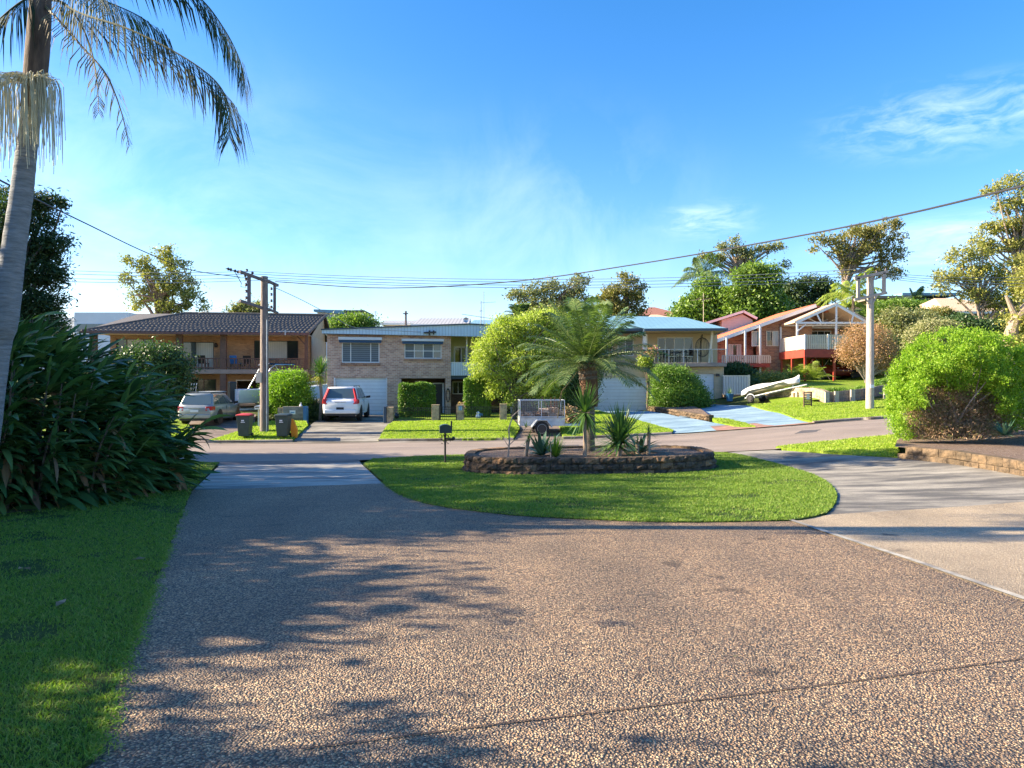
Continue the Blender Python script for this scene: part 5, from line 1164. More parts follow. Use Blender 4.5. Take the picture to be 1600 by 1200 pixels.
    # rear details
    if tail == 'wagon':
        for s in (-1, 1): MB().hexa([(x0 + .0, s * hw * .60, belt - .26), (x0 + .32, s * hw * .985, belt - .24), (x0 + .40, s * hw * .965, belt - .05), (x0 + .02, s * hw * .60, belt - .06)][:4] + [(x0 - .012, s * hw * .60, belt - .24), (x0 + .02, s * hw * .90, belt - .24), (x0 + .05, s * hw * .90, belt - .04), (x0 + .01, s * hw * .62, belt - .05)]).build('tail_lamp', 'tail_red', o)
    else:
        for s in (-1, 1):
            MB().hexa([(x0 + .0, s * hw * .70, belt - .24), (x0 + .22, s * hw * 1.0, belt - .20), (x0 + .26, s * hw * .99, belt + .0), (x0 + .1, s * hw * .72, belt + .02), (x0 - .02, s * hw * .70, belt - .24), (x0 + .01, s * hw * .93, belt - .22), (x0 + .04, s * hw * .93, belt + .02), (x0 + .08, s * hw * .72, belt + .02)]).bar((x0 + .09, s * hw * .86, belt), (x0 + .09 + rear_slope, s * hw * .68, Hc - .10), .10, .10).build('tail_lamp', 'tail_red', o)
    for s in (-1, 1): MB().hexa([(x1 - .42, s * hw * .90, belt - .38), (x1 - .06, s * hw * .62, belt - .38), (x1 - .0, s * hw * .62, belt - .38), (x1 - .36, s * hw * .97, belt - .36), (x1 - .5, s * hw * .90, belt - .20), (x1 - .16, s * hw * .60, belt - .26), (x1 - .10, s * hw * .62, belt - .28), (x1 - .5, s * hw * .955, belt - .20)]).build('headlight', 'lamp_clear', o)
    MB().box(x0 - .03, x0 + .03, -.19, .19, .60, .72).build('number_plate', 'plate' if tail == 'wagon' else 'black', o)
    MB().box(x0 - .05, x0 + .25, -hw * .86, hw * .86, sill + .05, sill + .27).build('rear_bumper', paint, o, bevel=.05)
    MB().box(x0 + .0, x0 + .35, -hw * .8, hw * .8, sill - .06, sill + .05).build('lower_valance', 'black', o, bevel=.02); MB().box(x1 - .4, x1 - .03, -hw * .75, hw * .75, sill - .06, sill + .04).build('lower_valance', 'black', o, bevel=.02)
    MB().box(x1 - .10, x1 + .012, -hw * .52, hw * .52, sill + .14, sill + .32).build('grille', 'black', o)
    MB().bar((x0 - .008, -.3, belt - .12), (x0 - .008, .3, belt - .12), .03, .02).build('tailgate_handle', 'chrome', o)
    for s in (-1, 1): MB().bar((r0_ + .1, s * wt * .88, Hc + .045), (r1_ - .1, s * wt * .88, Hc + .045), .035, .03).bar((r0_ + .12, s * wt * .88, Hc - .01), (r0_ + .12, s * wt * .88, Hc + .03), .04).bar((r1_ - .12, s * wt * .88, Hc - .01), (r1_ - .12, s * wt * .88, Hc + .03), .04).build('roof_rail', 'black', o)
    for s in (-1, 1):
        for xx in (-.02, -1.0): MB().box(xx - .1, xx + .06, s * hw * .985 - .01, s * hw * .985 + .012, belt - .16, belt - .13).build('door_handle', 'chrome', o)
        MB().box(-.42, -.41, s * hw * .99 - .012, s * hw * .99 + .010, sill + .12, belt - .05).build('door_seam', 'black', o)
    return o
p = GD(330, 36.9, .02); c1 = car('parked_wagon', 'silver station wagon parked beside the covered runabout boat, seen from behind', (p.x + .05, p.y, p.z), R(93), 4.7, 1.78, 1.50, 'silver_paint', .92)
MB().box(-.9, .55, -.45, .35, 1.54, 1.60).build('roof_board', 'cover_grey', c1); [MB().bar((xx, -.62, 1.57), (xx, .62, 1.57), .06, .03).build('roof_bar', 'steel', c1) for xx in (-1.3, .3)]
p = GD(543, 39.2, .02); car('parked_suv', 'white four wheel drive wagon with tall red tail lamps in front of the garage door', (p.x, p.y, p.z), R(94), 4.8, 1.92, 1.78, 'white_car', 1.12, .34, .34, .95, 1.2, .6, .38, 'tall')
p = Vector((24.8, 54.8, h(24.8, 54.8) + .02)); car('parked_suv', 'dark red four wheel drive wagon parked under the red timber deck', p, R(-2), 4.6, 1.85, 1.68, 'red_car', 1.05, .32, .4, 1.0, 1.1, .58, .37, 'tall')
p = Vector((28.7, 53.0, h(28.7, 53.0) + .02)); car('parked_sedan', 'pale beige car parked behind the brown dried bush', p, R(184), 4.5, 1.76, 1.46, 'beige_car', .92)

# runabout boat behind the wagon
def boat_hull(mb, L_, W_, z0, zk, flare=.1, n=11):
    """bow at +x"""
    rings = []
    for i in range(n):
        t = i / (n - 1); x = -L_ / 2 + L_ * t; w_ = W_ / 2 * (1 if t < .45 else max(.02, 1 - ((t - .45) / .55) ** 2.2)); zt = z0 + .28 * t ** 2; zb = zk + .32 * max(0, (t - .6) / .4) ** 1.6
        rings.append([(x, -w_, zt), (x, -w_ * .92, zt - (zt - zb) * .45), (x, -w_ * .78, zb + (zt - zb) * .22), (x, 0, zb), (x, w_ * .78, zb + (zt - zb) * .22), (x, w_ * .92, zt - (zt - zb) * .45), (x, w_, zt), (x, w_ * .85, zt + .03), (x, 0, zt + .06), (x, -w_ * .85, zt + .03)])
    return mb.loft(rings)
def runabout():
    p = GD(441, 40.4); o = root('boat', (p.x, p.y, p.z), R(38), 'white runabout boat with black canopy frame on a trailer beside the silver wagon', 'boat')
    boat_hull(MB(), 5.4, 2.1, 1.55, .65).build('hull', 'hull_white', o, True, angle=30)
    MB().loft([[(-.2, -.85, 1.6), (1.0, -.6, 1.75), (1.0, .6, 1.75), (-.2, .85, 1.6)], [(-.4, -.75, 2.15), (.35, -.5, 2.2), (.35, .5, 2.2), (-.4, .75, 2.15)]], True).build('windscreen', 'glass_light', o)
    f = MB()
    for s in (-1, 1): f.tube([(-1.6, s * .95, 1.6), (-1.0, s * .9, 2.7), (-.7, s * .85, 2.95), (.4, s * .8, 2.95)], .03, 6).tube([(.1, s * .9, 1.65), (-.7, s * .85, 2.9)], .025, 6).tube([(.6, s * .85, 1.78), (2.2, s * .3, 2.05), (2.6, 0, 2.1)], .02, 5)
    f.build('canopy_frame', 'steel', o); MB().loft([[(-1.1, -.9, 2.93), (.5, -.85, 2.93), (.5, .85, 2.93), (-1.1, .9, 2.93)], [(-1.0, -.8, 3.03), (.4, -.75, 3.03), (.4, .75, 3.03), (-1.0, .8, 3.03)]]).build('canopy', 'black', o)
    MB().box(-2.95, -2.6, -.25, .25, .7, 2.0).build('outboard_motor', 'black', o, bevel=.06)
    MB().bar((-.3, -1.0, 1.12), (-.0, -1.02, 1.22), .02, .12).bar((.05, -1.0, 1.12), (.45, -1.0, 1.24), .02, .12).build('hull_lettering', 'number_blue', o)
    MB().bar((-2.6, -.75, .5), (2.2, -.5, .5), .08).bar((-2.6, .75, .5), (2.2, .5, .5), .08).bar((2.2, -.5, .5), (3.5, 0, .5), .08).bar((2.2, .5, .5), (3.5, 0, .5), .08).bar((-.6, -.95, .42), (-.6, .95, .42), .08).build('trailer_frame', 'galv', o)
    for s in (-1, 1): q = bpy.data.objects.new('wheel', None); COL.objects.link(q); q.parent = o; wheel(q, -.6, s * .95, .3, .18, s)
runabout()
def covered_boat():
    """small dinghy under a loose grey cover, bow up at right on a tilted trailer"""
    a = P(1182, 636, 40.5); b = P(1248, 620, 38.6); g = h(a.x, a.y); o = root('covered_boat', (a.x, a.y, g), math.atan2(b.y - a.y, b.x - a.x), 'small dinghy under a loose pale grey cover on a tilted trailer near the bank', 'boat'); o.scale = (.76, .76, .76)
    L_ = (Vector((b.x, b.y)) - Vector((a.x, a.y))).length; sl = math.tan(R(17)); Z = lambda x, z: z + (x) * sl * .75
    hull = MB(); rings = []; cov = []
    for i in range(15):
        t = i / 14; x = -.75 + 4.1 * t; w_ = .78 * (1 if t < .5 else max(.06, 1 - ((t - .5) / .5) ** 2.2)); zk = .62 + .18 * max(0, t - .6)
        rings.append([(x, -w_, Z(x, 1.0)), (x, -w_ * .85, Z(x, .72)), (x, 0, Z(x, zk - .05)), (x, w_ * .85, Z(x, .72)), (x, w_, Z(x, 1.0))])
        hp = .12 + .16 * math.sin(t * 5.2 + .6) + .22 * max(0, t - .72) * 3; j = lambda: random.uniform(-.035, .035)
        lo = .80 + .16 * min(1, t * 1.6) * (1 if t < .8 else 0) + (.05 * math.sin(t * 9)) - (.0 if t < .75 else .12 * math.sin((t - .75) * 9)) - (.12 if t < .08 else 0)
        cov.append([(x + j(), -w_ - .06 + j(), Z(x, lo)), (x + j(), -w_ - .05 + j(), Z(x, .98)), (x, -w_ * .8, Z(x, 1.07) + j()), (x, -w_ * .4 + j(), Z(x, 1.03 + hp * .7) + j()), (x, j(), Z(x, 1.05 + hp)), (x, w_ * .4 + j(), Z(x, 1.03 + hp * .7) + j()), (x, w_ * .8, Z(x, 1.07) + j()), (x + j(), w_ + .05 + j(), Z(x, .98)), (x + j(), w_ + .06 + j(), Z(x, lo))])
    hull.loft(rings).build('hull', 'hull_tan', o, True)
    mb = MB(); n = 9
    for c in cov: mb.v += [tuple(q) for q in c]
    for i in range(14):
        for k in range(8): q = i * n + k; mb.f.append((q, q + 1, q + n + 1, q + n))
    mb.f.append(tuple(range(9))); mb.f.append(tuple(14 * 9 + k for k in range(9)))
    c_ = mb.build('cover', 'cover_grey', o, True, angle=60)
    fr = MB(); A = (-.5, .0, Z(-.5, .50)); 
    for s in (-1, 1): fr.bar((-.6, s * .6, Z(-.6, .45)), (2.2, s * .4, Z(2.2, .45)), .07).bar((2.2, s * .4, Z(2.2, .45)), (3.9, 0, Z(3.9, .45)), .07)
    fr.bar((0, -.75, .34), (0, .75, .34), .07).bar((0, -.55, .34), (0, -.55, .5), .06).bar((0, .55, .34), (0, .55, .5), .06).bar((2.9, 0, Z(2.9, .45)), (2.75, 0, Z(2.9, 1.0)), .08).bar((3.3, 0, Z(3.3, .45)), (3.3, 0, .18), .07)
    fr.build('trailer_frame', 'galv', o)
    for s in (-1, 1): q = bpy.data.objects.new('wheel', None); COL.objects.link(q); q.parent = o; wheel(q, 0, s * .82, .28, .16, s); MB().tube([(math.cos(t) * .34, s * .82, .28 + math.sin(t) * .34) for t in [.2 + i * .35 for i in range(9)]], .04, 5).build('mudguard', 'galv', o)
    q = o.matrix_basis @ Vector((3.3, 0, 0)); t_ = root('milk_crate', (q.x, q.y, h(q.x, q.y) + .02), .3, 'pale crate propping the drawbar of the covered boat trailer', 'crate'); MB().box(-.3, .3, -.2, .2, .22, .28).build('top', 'cream_paint', t_)
    for sx in (-1, 1):
        for sy in (-1, 1): MB().box(sx * .26 - .04, sx * .26 + .04, sy * .16 - .03, sy * .16 + .03, 0, .22).build('leg', 'cream_paint', t_)
covered_boat()
def cage_trailer():
    p0 = P(812, 660, 33.2); gx_, gy_ = P(846, 675, 32).x, 32.0; g = h(gx_, gy_); o = root('cage_trailer', (gx_, gy_, g), R(3), 'galvanised box trailer with wire cage full of scrap, parked across the road', 'trailer')
    # x to the right (drawbar), y away
    L0, L1, W0, W1, zb, zt, zc = -.98, 1.06, -.05, 1.35, .46, .82, 1.6
    MB().box(L0, L1, W0, W0 + .03, zb, zt).box(L0, L1, W1 - .03, W1, zb, zt).box(L0, L0 + .03, W0 + .03, W1 - .03, zb, zt).box(L1 - .03, L1, W0 + .03, W1 - .03, zb, zt).box(L0 + .03, L1 - .03, W0 + .03, W1 - .03, zb, zb + .03).build('box', 'galv', o)
    MB().box(L0 - .01, L1 + .01, W0 - .02, W0 - .002, zt - .05, zt).box(L0 - .01, L1 + .01, W0 - .02, W0 - .002, zb - .02, zb + .03).box(L0, L0 + .05, W0 - .018, W0 - .002, zb + .03, zt - .05).box(L1 - .05, L1, W0 - .018, W0 - .002, zb + .03, zt - .05).build('rim_rail', 'steel', o)
    fr = MB()
    for y in (W0 + .015, W1 - .015):
        for x in (L0 + .02, 0, L1 - .02): fr.bar((x, y, zt), (x, y, zc), .035)
        for z in (zt + .03, zc): fr.bar((L0, y, z), (L1, y, z), .032)
    for x in (L0 + .015, L1 - .015):
        for z in (zt + .03, zc): fr.bar((x, W0, z), (x, W1, z), .032)
    fr.bar((L0 + .015, (W0 + W1) / 2, zt), (L0 + .015, (W0 + W1) / 2, zc), .032)
    fr.build('cage_frame', 'galv', o); ms = MB()
    for y in (W0 + .015, W1 - .015):
        for i in range(26): x = L0 + (L1 - L0) * (i + .5) / 26; ms.bar((x, y, zt), (x, y, zc), .006)
        for i in range(8): z = zt + (zc - zt) * (i + .5) / 8; ms.bar((L0, y, z), (L1, y, z), .006)
    for i in range(17): y = W0 + (W1 - W0) * (i + .5) / 17; ms.bar((L0 + .015, y, zt), (L0 + .015, y, zc), .006)
    for i in range(8): z = zt + (zc - zt) * (i + .5) / 8; ms.bar((L0 + .015, W0, z), (L0 + .015, W1, z), .006)
    ms.build('wire_mesh', 'steel', o)
    MB().tube([(-.46, W0 - .1, .40), (-.34, W0 - .1, .60), (-.22, W0 - .1, .70), (.22, W0 - .1, .70), (.34, W0 - .1, .60), (.46, W0 - .1, .40)], .045, 6).hexa([(-.46, W0 - .24, .38), (-.22, W0 - .24, .69), (-.22, W0, .69), (-.46, W0, .38), (-.45, W0 - .24, .42), (-.22, W0 - .24, .73), (-.22, W0, .73), (-.45, W0, .42)]).box(-.22, .22, W0 - .24, W0, .70, .73).hexa([(.46, W0 - .24, .38), (.22, W0 - .24, .69), (.22, W0, .69), (.46, W0, .38), (.45, W0 - .24, .42), (.22, W0 - .24, .73), (.22, W0, .73), (.45, W0, .42)]).build('mudguard', 'galv', o)
    for y, s in ((W0 - .13, -1), (W1 + .13, 1)): q = bpy.data.objects.new('wheel', None); COL.objects.link(q); q.parent = o; wheel(q, 0, y, .33, .19, s, 'steel')
    MB().bar((L1, W0 + .3, zb), (L1 + 1.1, .65, zb), .08).bar((L1, W1 - .3, zb), (L1 + 1.1, .65, zb), .08).bar((L1 + .9, .65, zb), (L1 + 1.4, .65, zb), .09).build('drawbar', 'galv', o); MB().bar((L1 + .8, .72, 0), (L1 + .8, .72, .7), .05).build('jockey_stand', 'galv', o); MB().bar((0, W0 - .1, .33), (0, W1 + .1, .33), .06).build('axle', 'galv', o)
    MB().box(L0 - .012, L0, W0 + .1, W0 + .25, zb + .08, zb + .2).build('tail_lamp', 'tail_red', o)
    jk = root('scrap_load', (gx_, gy_, g + zb + .05), R(3), 'heap of scrap timber, brush and pale rubble inside the wire cage of the trailer', 'rubbish')
    mb = MB()
    for i in range(170):
        x = random.uniform(L0 + .15, L1 - .15); y = random.uniform(.05, 1.2); z = random.uniform(.05, .58 + .12 * math.sin(x * 3)); s_ = random.uniform(.04, .15)
        mb.hexa([(x + random.uniform(-1, 1) * s_ * .3 + a * s_, y + b * s_ * .8, z + c * s_ * .7 + random.uniform(-.02, .02)) for c in (-1, 1) for a, b in ((-1, -1), (1, -1), (1, 1), (-1, 1))])
    mb.build('rubble', 'junk', jk); mb = MB()
    for i in range(260):
        x = random.uniform(L0 + .1, L1 - .15); y = random.uniform(.02, .3) if i % 2 else random.uniform(.3, 1.2); z = random.uniform(.1, .5 if x < 0 else .45); a = random.uniform(0, 6.28); l_ = random.uniform(.08, .3)
        mb.bar((x, y, z), (x + math.cos(a) * l_ * .7, y + random.uniform(-.05, .05), z + math.sin(a) * l_ * .6), .012)
    for q in range(7): x = random.uniform(.3, .9); mb.bar((x, .5 + q * .05, .7), (x + random.uniform(-.4, .2), .6, random.uniform(1.0, 1.3)), .03)
    mb.build('brush', 'fibre', jk)
cage_trailer()

# wheelie bins
def bin_(px, py, lid, label, side=None):
    D = 31.9; g = h((px - 800) / F_PX * D, D) + KH; o = root('wheelie_bin', ((px - 800) / F_PX * D, D, g), R(random.uniform(-4, 4)), label, 'bin', 'wheelie bins at the kerb')
    MB().loft([[(-.22, -.26, .07), (.22, -.26, .07), (.22, .24, .07), (-.22, .24, .07)], [(-.28, -.34, .92), (.28, -.34, .92), (.28, .34, .92), (-.28, .34, .92)], [(-.30, -.36, .93), (.30, -.36, .93), (.30, .36, .93), (-.30, .36, .93)], [(-.30, -.36, .98), (.30, -.36, .98), (.30, .36, .98), (-.30, .36, .98)]]).build('body', 'bin_green', o, bevel=.015)
    MB().loft([[(-.31, -.38, .985), (.31, -.38, .985), (.31, .36, .985), (-.31, .36, .985)], [(-.30, -.36, 1.03), (.30, -.36, 1.03), (.30, .36, 1.04), (-.30, .36, 1.04)], [(-.18, -.22, 1.07), (.18, -.22, 1.07), (.18, .28, 1.08), (-.18, .28, 1.08)]]).build('lid', lid, o, True, bevel=.01)
    for s in (-1, 1): MB().lathe([(.1, -.025), (.1, .025)], (s * .24, .27, .1), 14, 'X').build('wheel', 'rubber', o)
    MB().tube([(-.25, .38, .95), (-.2, .44, .97), (.2, .44, .97), (.25, .38, .95)], .018, 6).build('handle', lid, o)
    MB().box(-.07, .05, -.345, -.322, .74, .80).box(-.09, .09, -.338, -.318, .68, .71).build('sticker', 'plate', o)
    return o
bin_(383, 692, 'bin_red', 'dark green wheelie bin with a red lid, left of the wooden power pole')
b2 = bin_(443, 692, 'bin_dark', 'dark wheelie bin with a dark lid, right of the wooden power pole')
q = b2.location; t = root('orange_bag', (q.x + .44, q.y + .15, q.z - .02), 0, 'orange sack leaning against the right side of the dark lidded bin', 'bag')
MB().loft([[(-.08, -.1, 0), (.12, -.1, 0), (.12, .1, 0), (-.08, .1, 0)], [(-.13, -.13, .35), (.14, -.12, .33), (.13, .12, .35), (-.13, .12, .35)], [(-.12, -.07, .7), (.02, -.07, .68), (.02, .07, .7), (-.12, .07, .7)], [(-.12, -.02, .85), (-.06, -.02, .84), (-.06, .02, .84), (-.12, .02, .85)]]).build('sack', 'orange', t, True)

# power poles
def pole(px, pyb, pyt, D, rad, label, lean, mat, arms, matd):
    b = GD(px, D, -.1); top = P(px, pyt, D).z - b.z; o = root('power_pole', b, 0, label, 'power pole', 'power poles on the far verge')
    MB().tube([(0, 0, 0), (lean * .5, 0, top * .5), (lean, 0, top)], [rad * 1.1, rad * 1.0, rad * .88], 14).build('pole_shaft', mat, o, True)
    f = lambda x, y: Vector(((x - px) / F_PX * D, 0, EYE + (600 - y) / F_PX * D - b.z))
    for (a, c, dy, wd, m_) in arms:
        p0, p1 = f(*a), f(*c); p0.y = dy[0]; p1.y = dy[1]; MB().bar(p0, p1, wd, wd).build('crossarm' if abs(p1.z - p0.z) < abs(p1.x - p0.x) else 'arm_strut', m_, o)
    return o, f
pl, fl = pole(413, 677, 432, 33.4, .185, 'grey brown wooden power pole standing between the two wheelie bins', .0, 'pole_wood',
    [((391, 431), (418, 440), (-1.3, .3), .12, 'pole_dark'), ((391.5, 475), (418, 484), (-1.3, .3), .12, 'pole_dark'), ((416, 438), (424, 442), (-.1, .9), .12, 'pole_dark'), ((417, 482), (424, 486), (-.1, .9), .1, 'pole_dark'), ((399, 434), (399, 476), (-.8, -.8), .13, 'pole_dark'), ((422.5, 441), (422.5, 485), (.6, .6), .11, 'pole_dark')], 'pole_dark')
ins = MB(); k_ = 0
for (x, y) in ((366, 424), (370, 425), (376.5, 427), (381, 428.5), (387, 430), (394.5, 426), (403, 430), (392, 434), (393, 439), (393, 448), (393.5, 458), (393.5, 468), (421, 440), (419, 449), (419, 458), (419, 468), (419, 478)):
    p = fl(x, y); MB().lathe([(.03, -.07), (.065, -.04), (.05, 0), (.065, .03), (.02, .07)], (p.x, -.7 if x < 410 else .45, p.z), 8).build('insulator', 'insulator', pl, True)
MB().tube([(fl(377, 430).x, -.7, fl(377, 430).z), (fl(386, 446).x, -.7, fl(386, 446).z), (fl(385, 451).x, -.7, fl(385, 451).z), (fl(391, 452).x, -.6, fl(391, 452).z), (fl(395, 436).x, -.6, fl(395, 436).z)], .018, 5).tube([(fl(366, 425).x, -1.0, fl(366, 425).z), (fl(394, 432).x, -.8, fl(394, 432).z)], .02, 5).build('jumper_cable', 'wire', pl)
MB().box(fl(405, 585).x - .05, fl(411, 585).x, -.30, -.18, fl(405, 598).z, fl(405, 582).z).build('meter_plate', 'cream_paint', pl)
MB().tube([(.16, -.17, .1), (.17, -.17, fl(0, 500).z)], .025, 6).build('conduit', 'steel', pl)
pr, fr_ = pole(1359, 643, 432, 33.3, .168, 'pale straight power pole with two crossarms in front of the brown dried bush', .03, 'pole_pale',
    [((1333, 436), (1385, 425), (-.12, -.12), .13, 'pole_pale'), ((1333, 469), (1383, 458), (-.12, -.12), .12, 'pole_pale'), ((1339, 435), (1339, 466), (-.12, -.12), .13, 'pole_pale'), ((1379, 427), (1379, 459), (-.12, -.12), .13, 'pole_pale'), ((1349, 467), (1358, 476), (-.14, -.14), .06, 'pole_pale'), ((1368, 462), (1361, 475), (-.14, -.14), .06, 'pole_pale')], 'pole_pale')
for (x, y) in ((1336, 432), (1350, 429), (1368, 426), (1382, 422)): p = fr_(x, y); MB().lathe([(.03, -.07), (.06, -.04), (.05, 0), (.03, .07)], (p.x, -.12, p.z), 8).build('insulator', 'insulator', pr, True)
MB().box(-.08, .08, -.25, -.2, fr_(0, 606).z, fr_(0, 601).z).build('pole_tag', 'plate', pr)
# wires
def wire(pts, sag, rad, label, mat='wire_far', grp=None, n=24):
    a, b = Vector(pts[0]), Vector(pts[1]); ps = [a.lerp(b, i / n) - Vector((0, 0, sag * 4 * (i / n) * (1 - i / n))) for i in range(n + 1)]
    o = MB().tube(ps, rad, 5).build('overhead_wire', mat); 
    # object origin stays at the world origin: the wire hangs between poles
    tag(o, label, 'wire', grp)
Dp = 33.0
for k, (ya, yb, yc) in enumerate(((424, 432, 416), (428, 429, 422), (433, 426, 431), (437, 422.5, 437))):
    xa = (387, 394, 404, 421)[k]; xb = (1336, 1350, 1368, 1382)[k]; yb = (421, 425.5, 430, 434.5)[k]; nm = ('topmost', 'second', 'third', 'lowest')[k]
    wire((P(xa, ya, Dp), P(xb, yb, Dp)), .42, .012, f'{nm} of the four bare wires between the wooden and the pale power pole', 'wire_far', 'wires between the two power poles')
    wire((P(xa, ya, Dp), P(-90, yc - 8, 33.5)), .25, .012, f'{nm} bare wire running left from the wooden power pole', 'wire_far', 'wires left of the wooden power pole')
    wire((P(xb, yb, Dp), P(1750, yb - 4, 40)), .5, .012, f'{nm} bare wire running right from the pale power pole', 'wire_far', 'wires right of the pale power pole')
def cable(pxs, rad, label, mat='wire', taper=None):
    ps = catmull([P(*q) for q in pxs], 40); o = MB().tube(ps, rad, 6).build('overhead_wire', mat, None, True); tag(o, label, 'wire')
cable([(1700, 262, 9.5), (1600, 290, 11.2), (1400, 338, 15.3), (1225, 373, 19.2), (1000, 412, 24), (800, 440, 28.2), (600, 450, 31), (430, 440, 33.2)], .02, 'thick black service cable sweeping from the wooden pole to the upper right of the view')
cable([(-80, 240, 10), (20, 292, 13), (70, 318, 15.5), (140, 352, 19.5), (225, 393, 25), (300, 422, 29), (375, 433, 33)], .018, 'thin black service cable dropping from upper left to the wooden pole')
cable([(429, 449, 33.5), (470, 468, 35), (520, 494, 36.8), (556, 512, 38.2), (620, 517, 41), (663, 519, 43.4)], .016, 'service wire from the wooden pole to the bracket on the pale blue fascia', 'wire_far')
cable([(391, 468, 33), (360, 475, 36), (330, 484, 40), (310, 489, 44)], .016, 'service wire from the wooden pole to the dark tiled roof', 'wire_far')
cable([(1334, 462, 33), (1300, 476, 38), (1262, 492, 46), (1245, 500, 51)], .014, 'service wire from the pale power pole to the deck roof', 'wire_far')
# thin far pole and antennas
def far_pole(px, yt, yb, D, rad, name, label, cat, arms=(), mat='pole_dark'):
    c = P(px, yt, D); zb = P(px, yb, D).z; o = root(name, (c.x, D, zb), 0, label, cat); MB().tube([(0, 0, 0), (0, 0, c.z - zb)], rad, 6).build('mast', mat, o)
    for (x0, y0, x1, y1) in arms: a = P(x0, y0, D); b = P(x1, y1, D); MB().bar((a.x - c.x, -.05, a.z - zb), (b.x - c.x, -.05, b.z - zb), rad * .8).build('arm', mat, o)
    return o
far_pole(634, 486, 512, 62, .10, 'power_pole', 'short dark pole top rising behind the pale blue fascia', 'power pole', ((630, 490, 638, 490),))
far_pole(751.5, 470, 512, 55, .045, 'tv_antenna', 'antenna with long boom on the pink brick house, left of the taller mast', 'antenna', ((722, 491, 775, 499), (749, 486, 754, 486)), 'steel')
far_pole(756, 455, 512, 56, .03, 'radio_mast', 'tallest thin mast above the pink brick house with one side arm', 'antenna', ((757, 473, 775, 472), (750, 473, 757, 473)), 'steel')
far_pole(587, 486, 508, 60, .03, 'tv_antenna', 'small antenna on the low grey roof left of the short dark pole', 'antenna', ((584, 489, 590, 489), (585, 487, 589, 487)), 'steel')
def dish():
    c = P(728, 500, 58); o = root('satellite_dish', c, 0, 'round satellite dish on the ribbed grey roof beside the antennas', 'satellite dish'); MB().lathe([(.02, .1), (.12, .04), (.22, -.02), (.22, -.03), (.1, .02), (.01, .06)], (0, 0, 0), 14, 'Y').build('reflector', 'steel', o, True); MB().tube([(0, .1, 0), (0, .3, -.1), (0, .3, -1)], .03, 5).build('arm', 'steel', o)
dish()

# front fence of the pink brick house: pillars, gate, bar panels
def front_fence():
    D = 36.6
    def X(px): return (px - 800) / F_PX * D
    def gz(px): return h(X(px), D)
    # one thing: the fence with its parts
    o = root('front_fence', (X(700), D, gz(700)), 0, 'low front fence of the pink brick house, beige block pillars with black bar panels', 'fence'); z0 = gz(700); ox = X(700)
    for (a, b, yt) in ((605, 615, 636), (675, 686.5, 632), (714, 725, 632.5), (781, 792, 631)):
        zt = P(a, yt, D).z - z0; p_ = MB().box(X(a) - ox, X(b) - ox, -.16, .18, gz(a) - z0 - .1, zt - .04).box(X(a) - ox - .012, X(b) - ox + .012, -.175, .195, zt - .038, zt).build('pillar', 'block_beige', o, bevel=.008)
        if a == 714:
            pl_ = MB().box(X(717) - ox, X(722.5) - ox, -.18, -.163, P(0, 641, D).z - z0, P(0, 634.5, D).z - z0).build('number_sign', 'number_blue', o)
            cx, cz = X(719.7) - ox, P(0, 637.8, D).z - z0
            MB().bar((cx - .035, -.185, cz - .055), (cx - .035, -.185, cz + .055), .016, .006).bar((cx + .02, -.185, cz - .055), (cx + .07, -.185, cz - .055), .006, .016).bar((cx + .02, -.185, cz), (cx + .07, -.185, cz), .006, .016).bar((cx + .02, -.185, cz + .055), (cx + .07, -.185, cz + .055), .006, .016).bar((cx + .07, -.185, cz - .055), (cx + .07, -.185, cz + .055), .016, .006).build('digits', 'plate', pl_)
    MB().box(X(615) - ox + .003, X(675) - ox - .003, -.1, .12, gz(640) - z0 - .15, P(640, 656.5, D).z - z0).build('base_wall', 'block_beige', o)
    def panel(a, b, yt, yb, nm):
        zt = P(a, yt, D).z - z0; zb = P(a, yb, D).z - z0; mb = MB().box(X(a) - ox, X(b) - ox, -.015, .015, zt - .03, zt).box(X(a) - ox, X(b) - ox, -.015, .015, zb, zb + .03); k = X(a) - ox + .05
        mb.box(X(a) - ox, X(b) - ox, -.013, .013, zt - .14, zt - .12)
        while k < X(b) - ox: mb.box(k - .008, k + .008, -.008, .008, zb + .03, zt - .03); k += .105
        mb.build(nm, 'black', o)
    panel(615.5, 674.5, 637, 655.5, 'bar_panel'); panel(687, 713.5, 635.5, 657, 'gate'); panel(725.5, 780.5, 635.5, 652.5, 'bar_panel'); panel(792.5, 830, 635, 655, 'bar_panel')
    for px in (687.3, 713.2): MB().box(X(px) - ox - .03, X(px) - ox + .03, -.03, .03, gz(px) - z0, P(px, 634, D).z - z0).build('gate_post', 'black', o)
    MB().box(X(600) - ox, X(604.6) - ox, -.2, .22, gz(602) - z0 - .05, P(602, 635, D).z - z0).build('meter_post', 'trim_navy', o, bevel=.02)
front_fence()
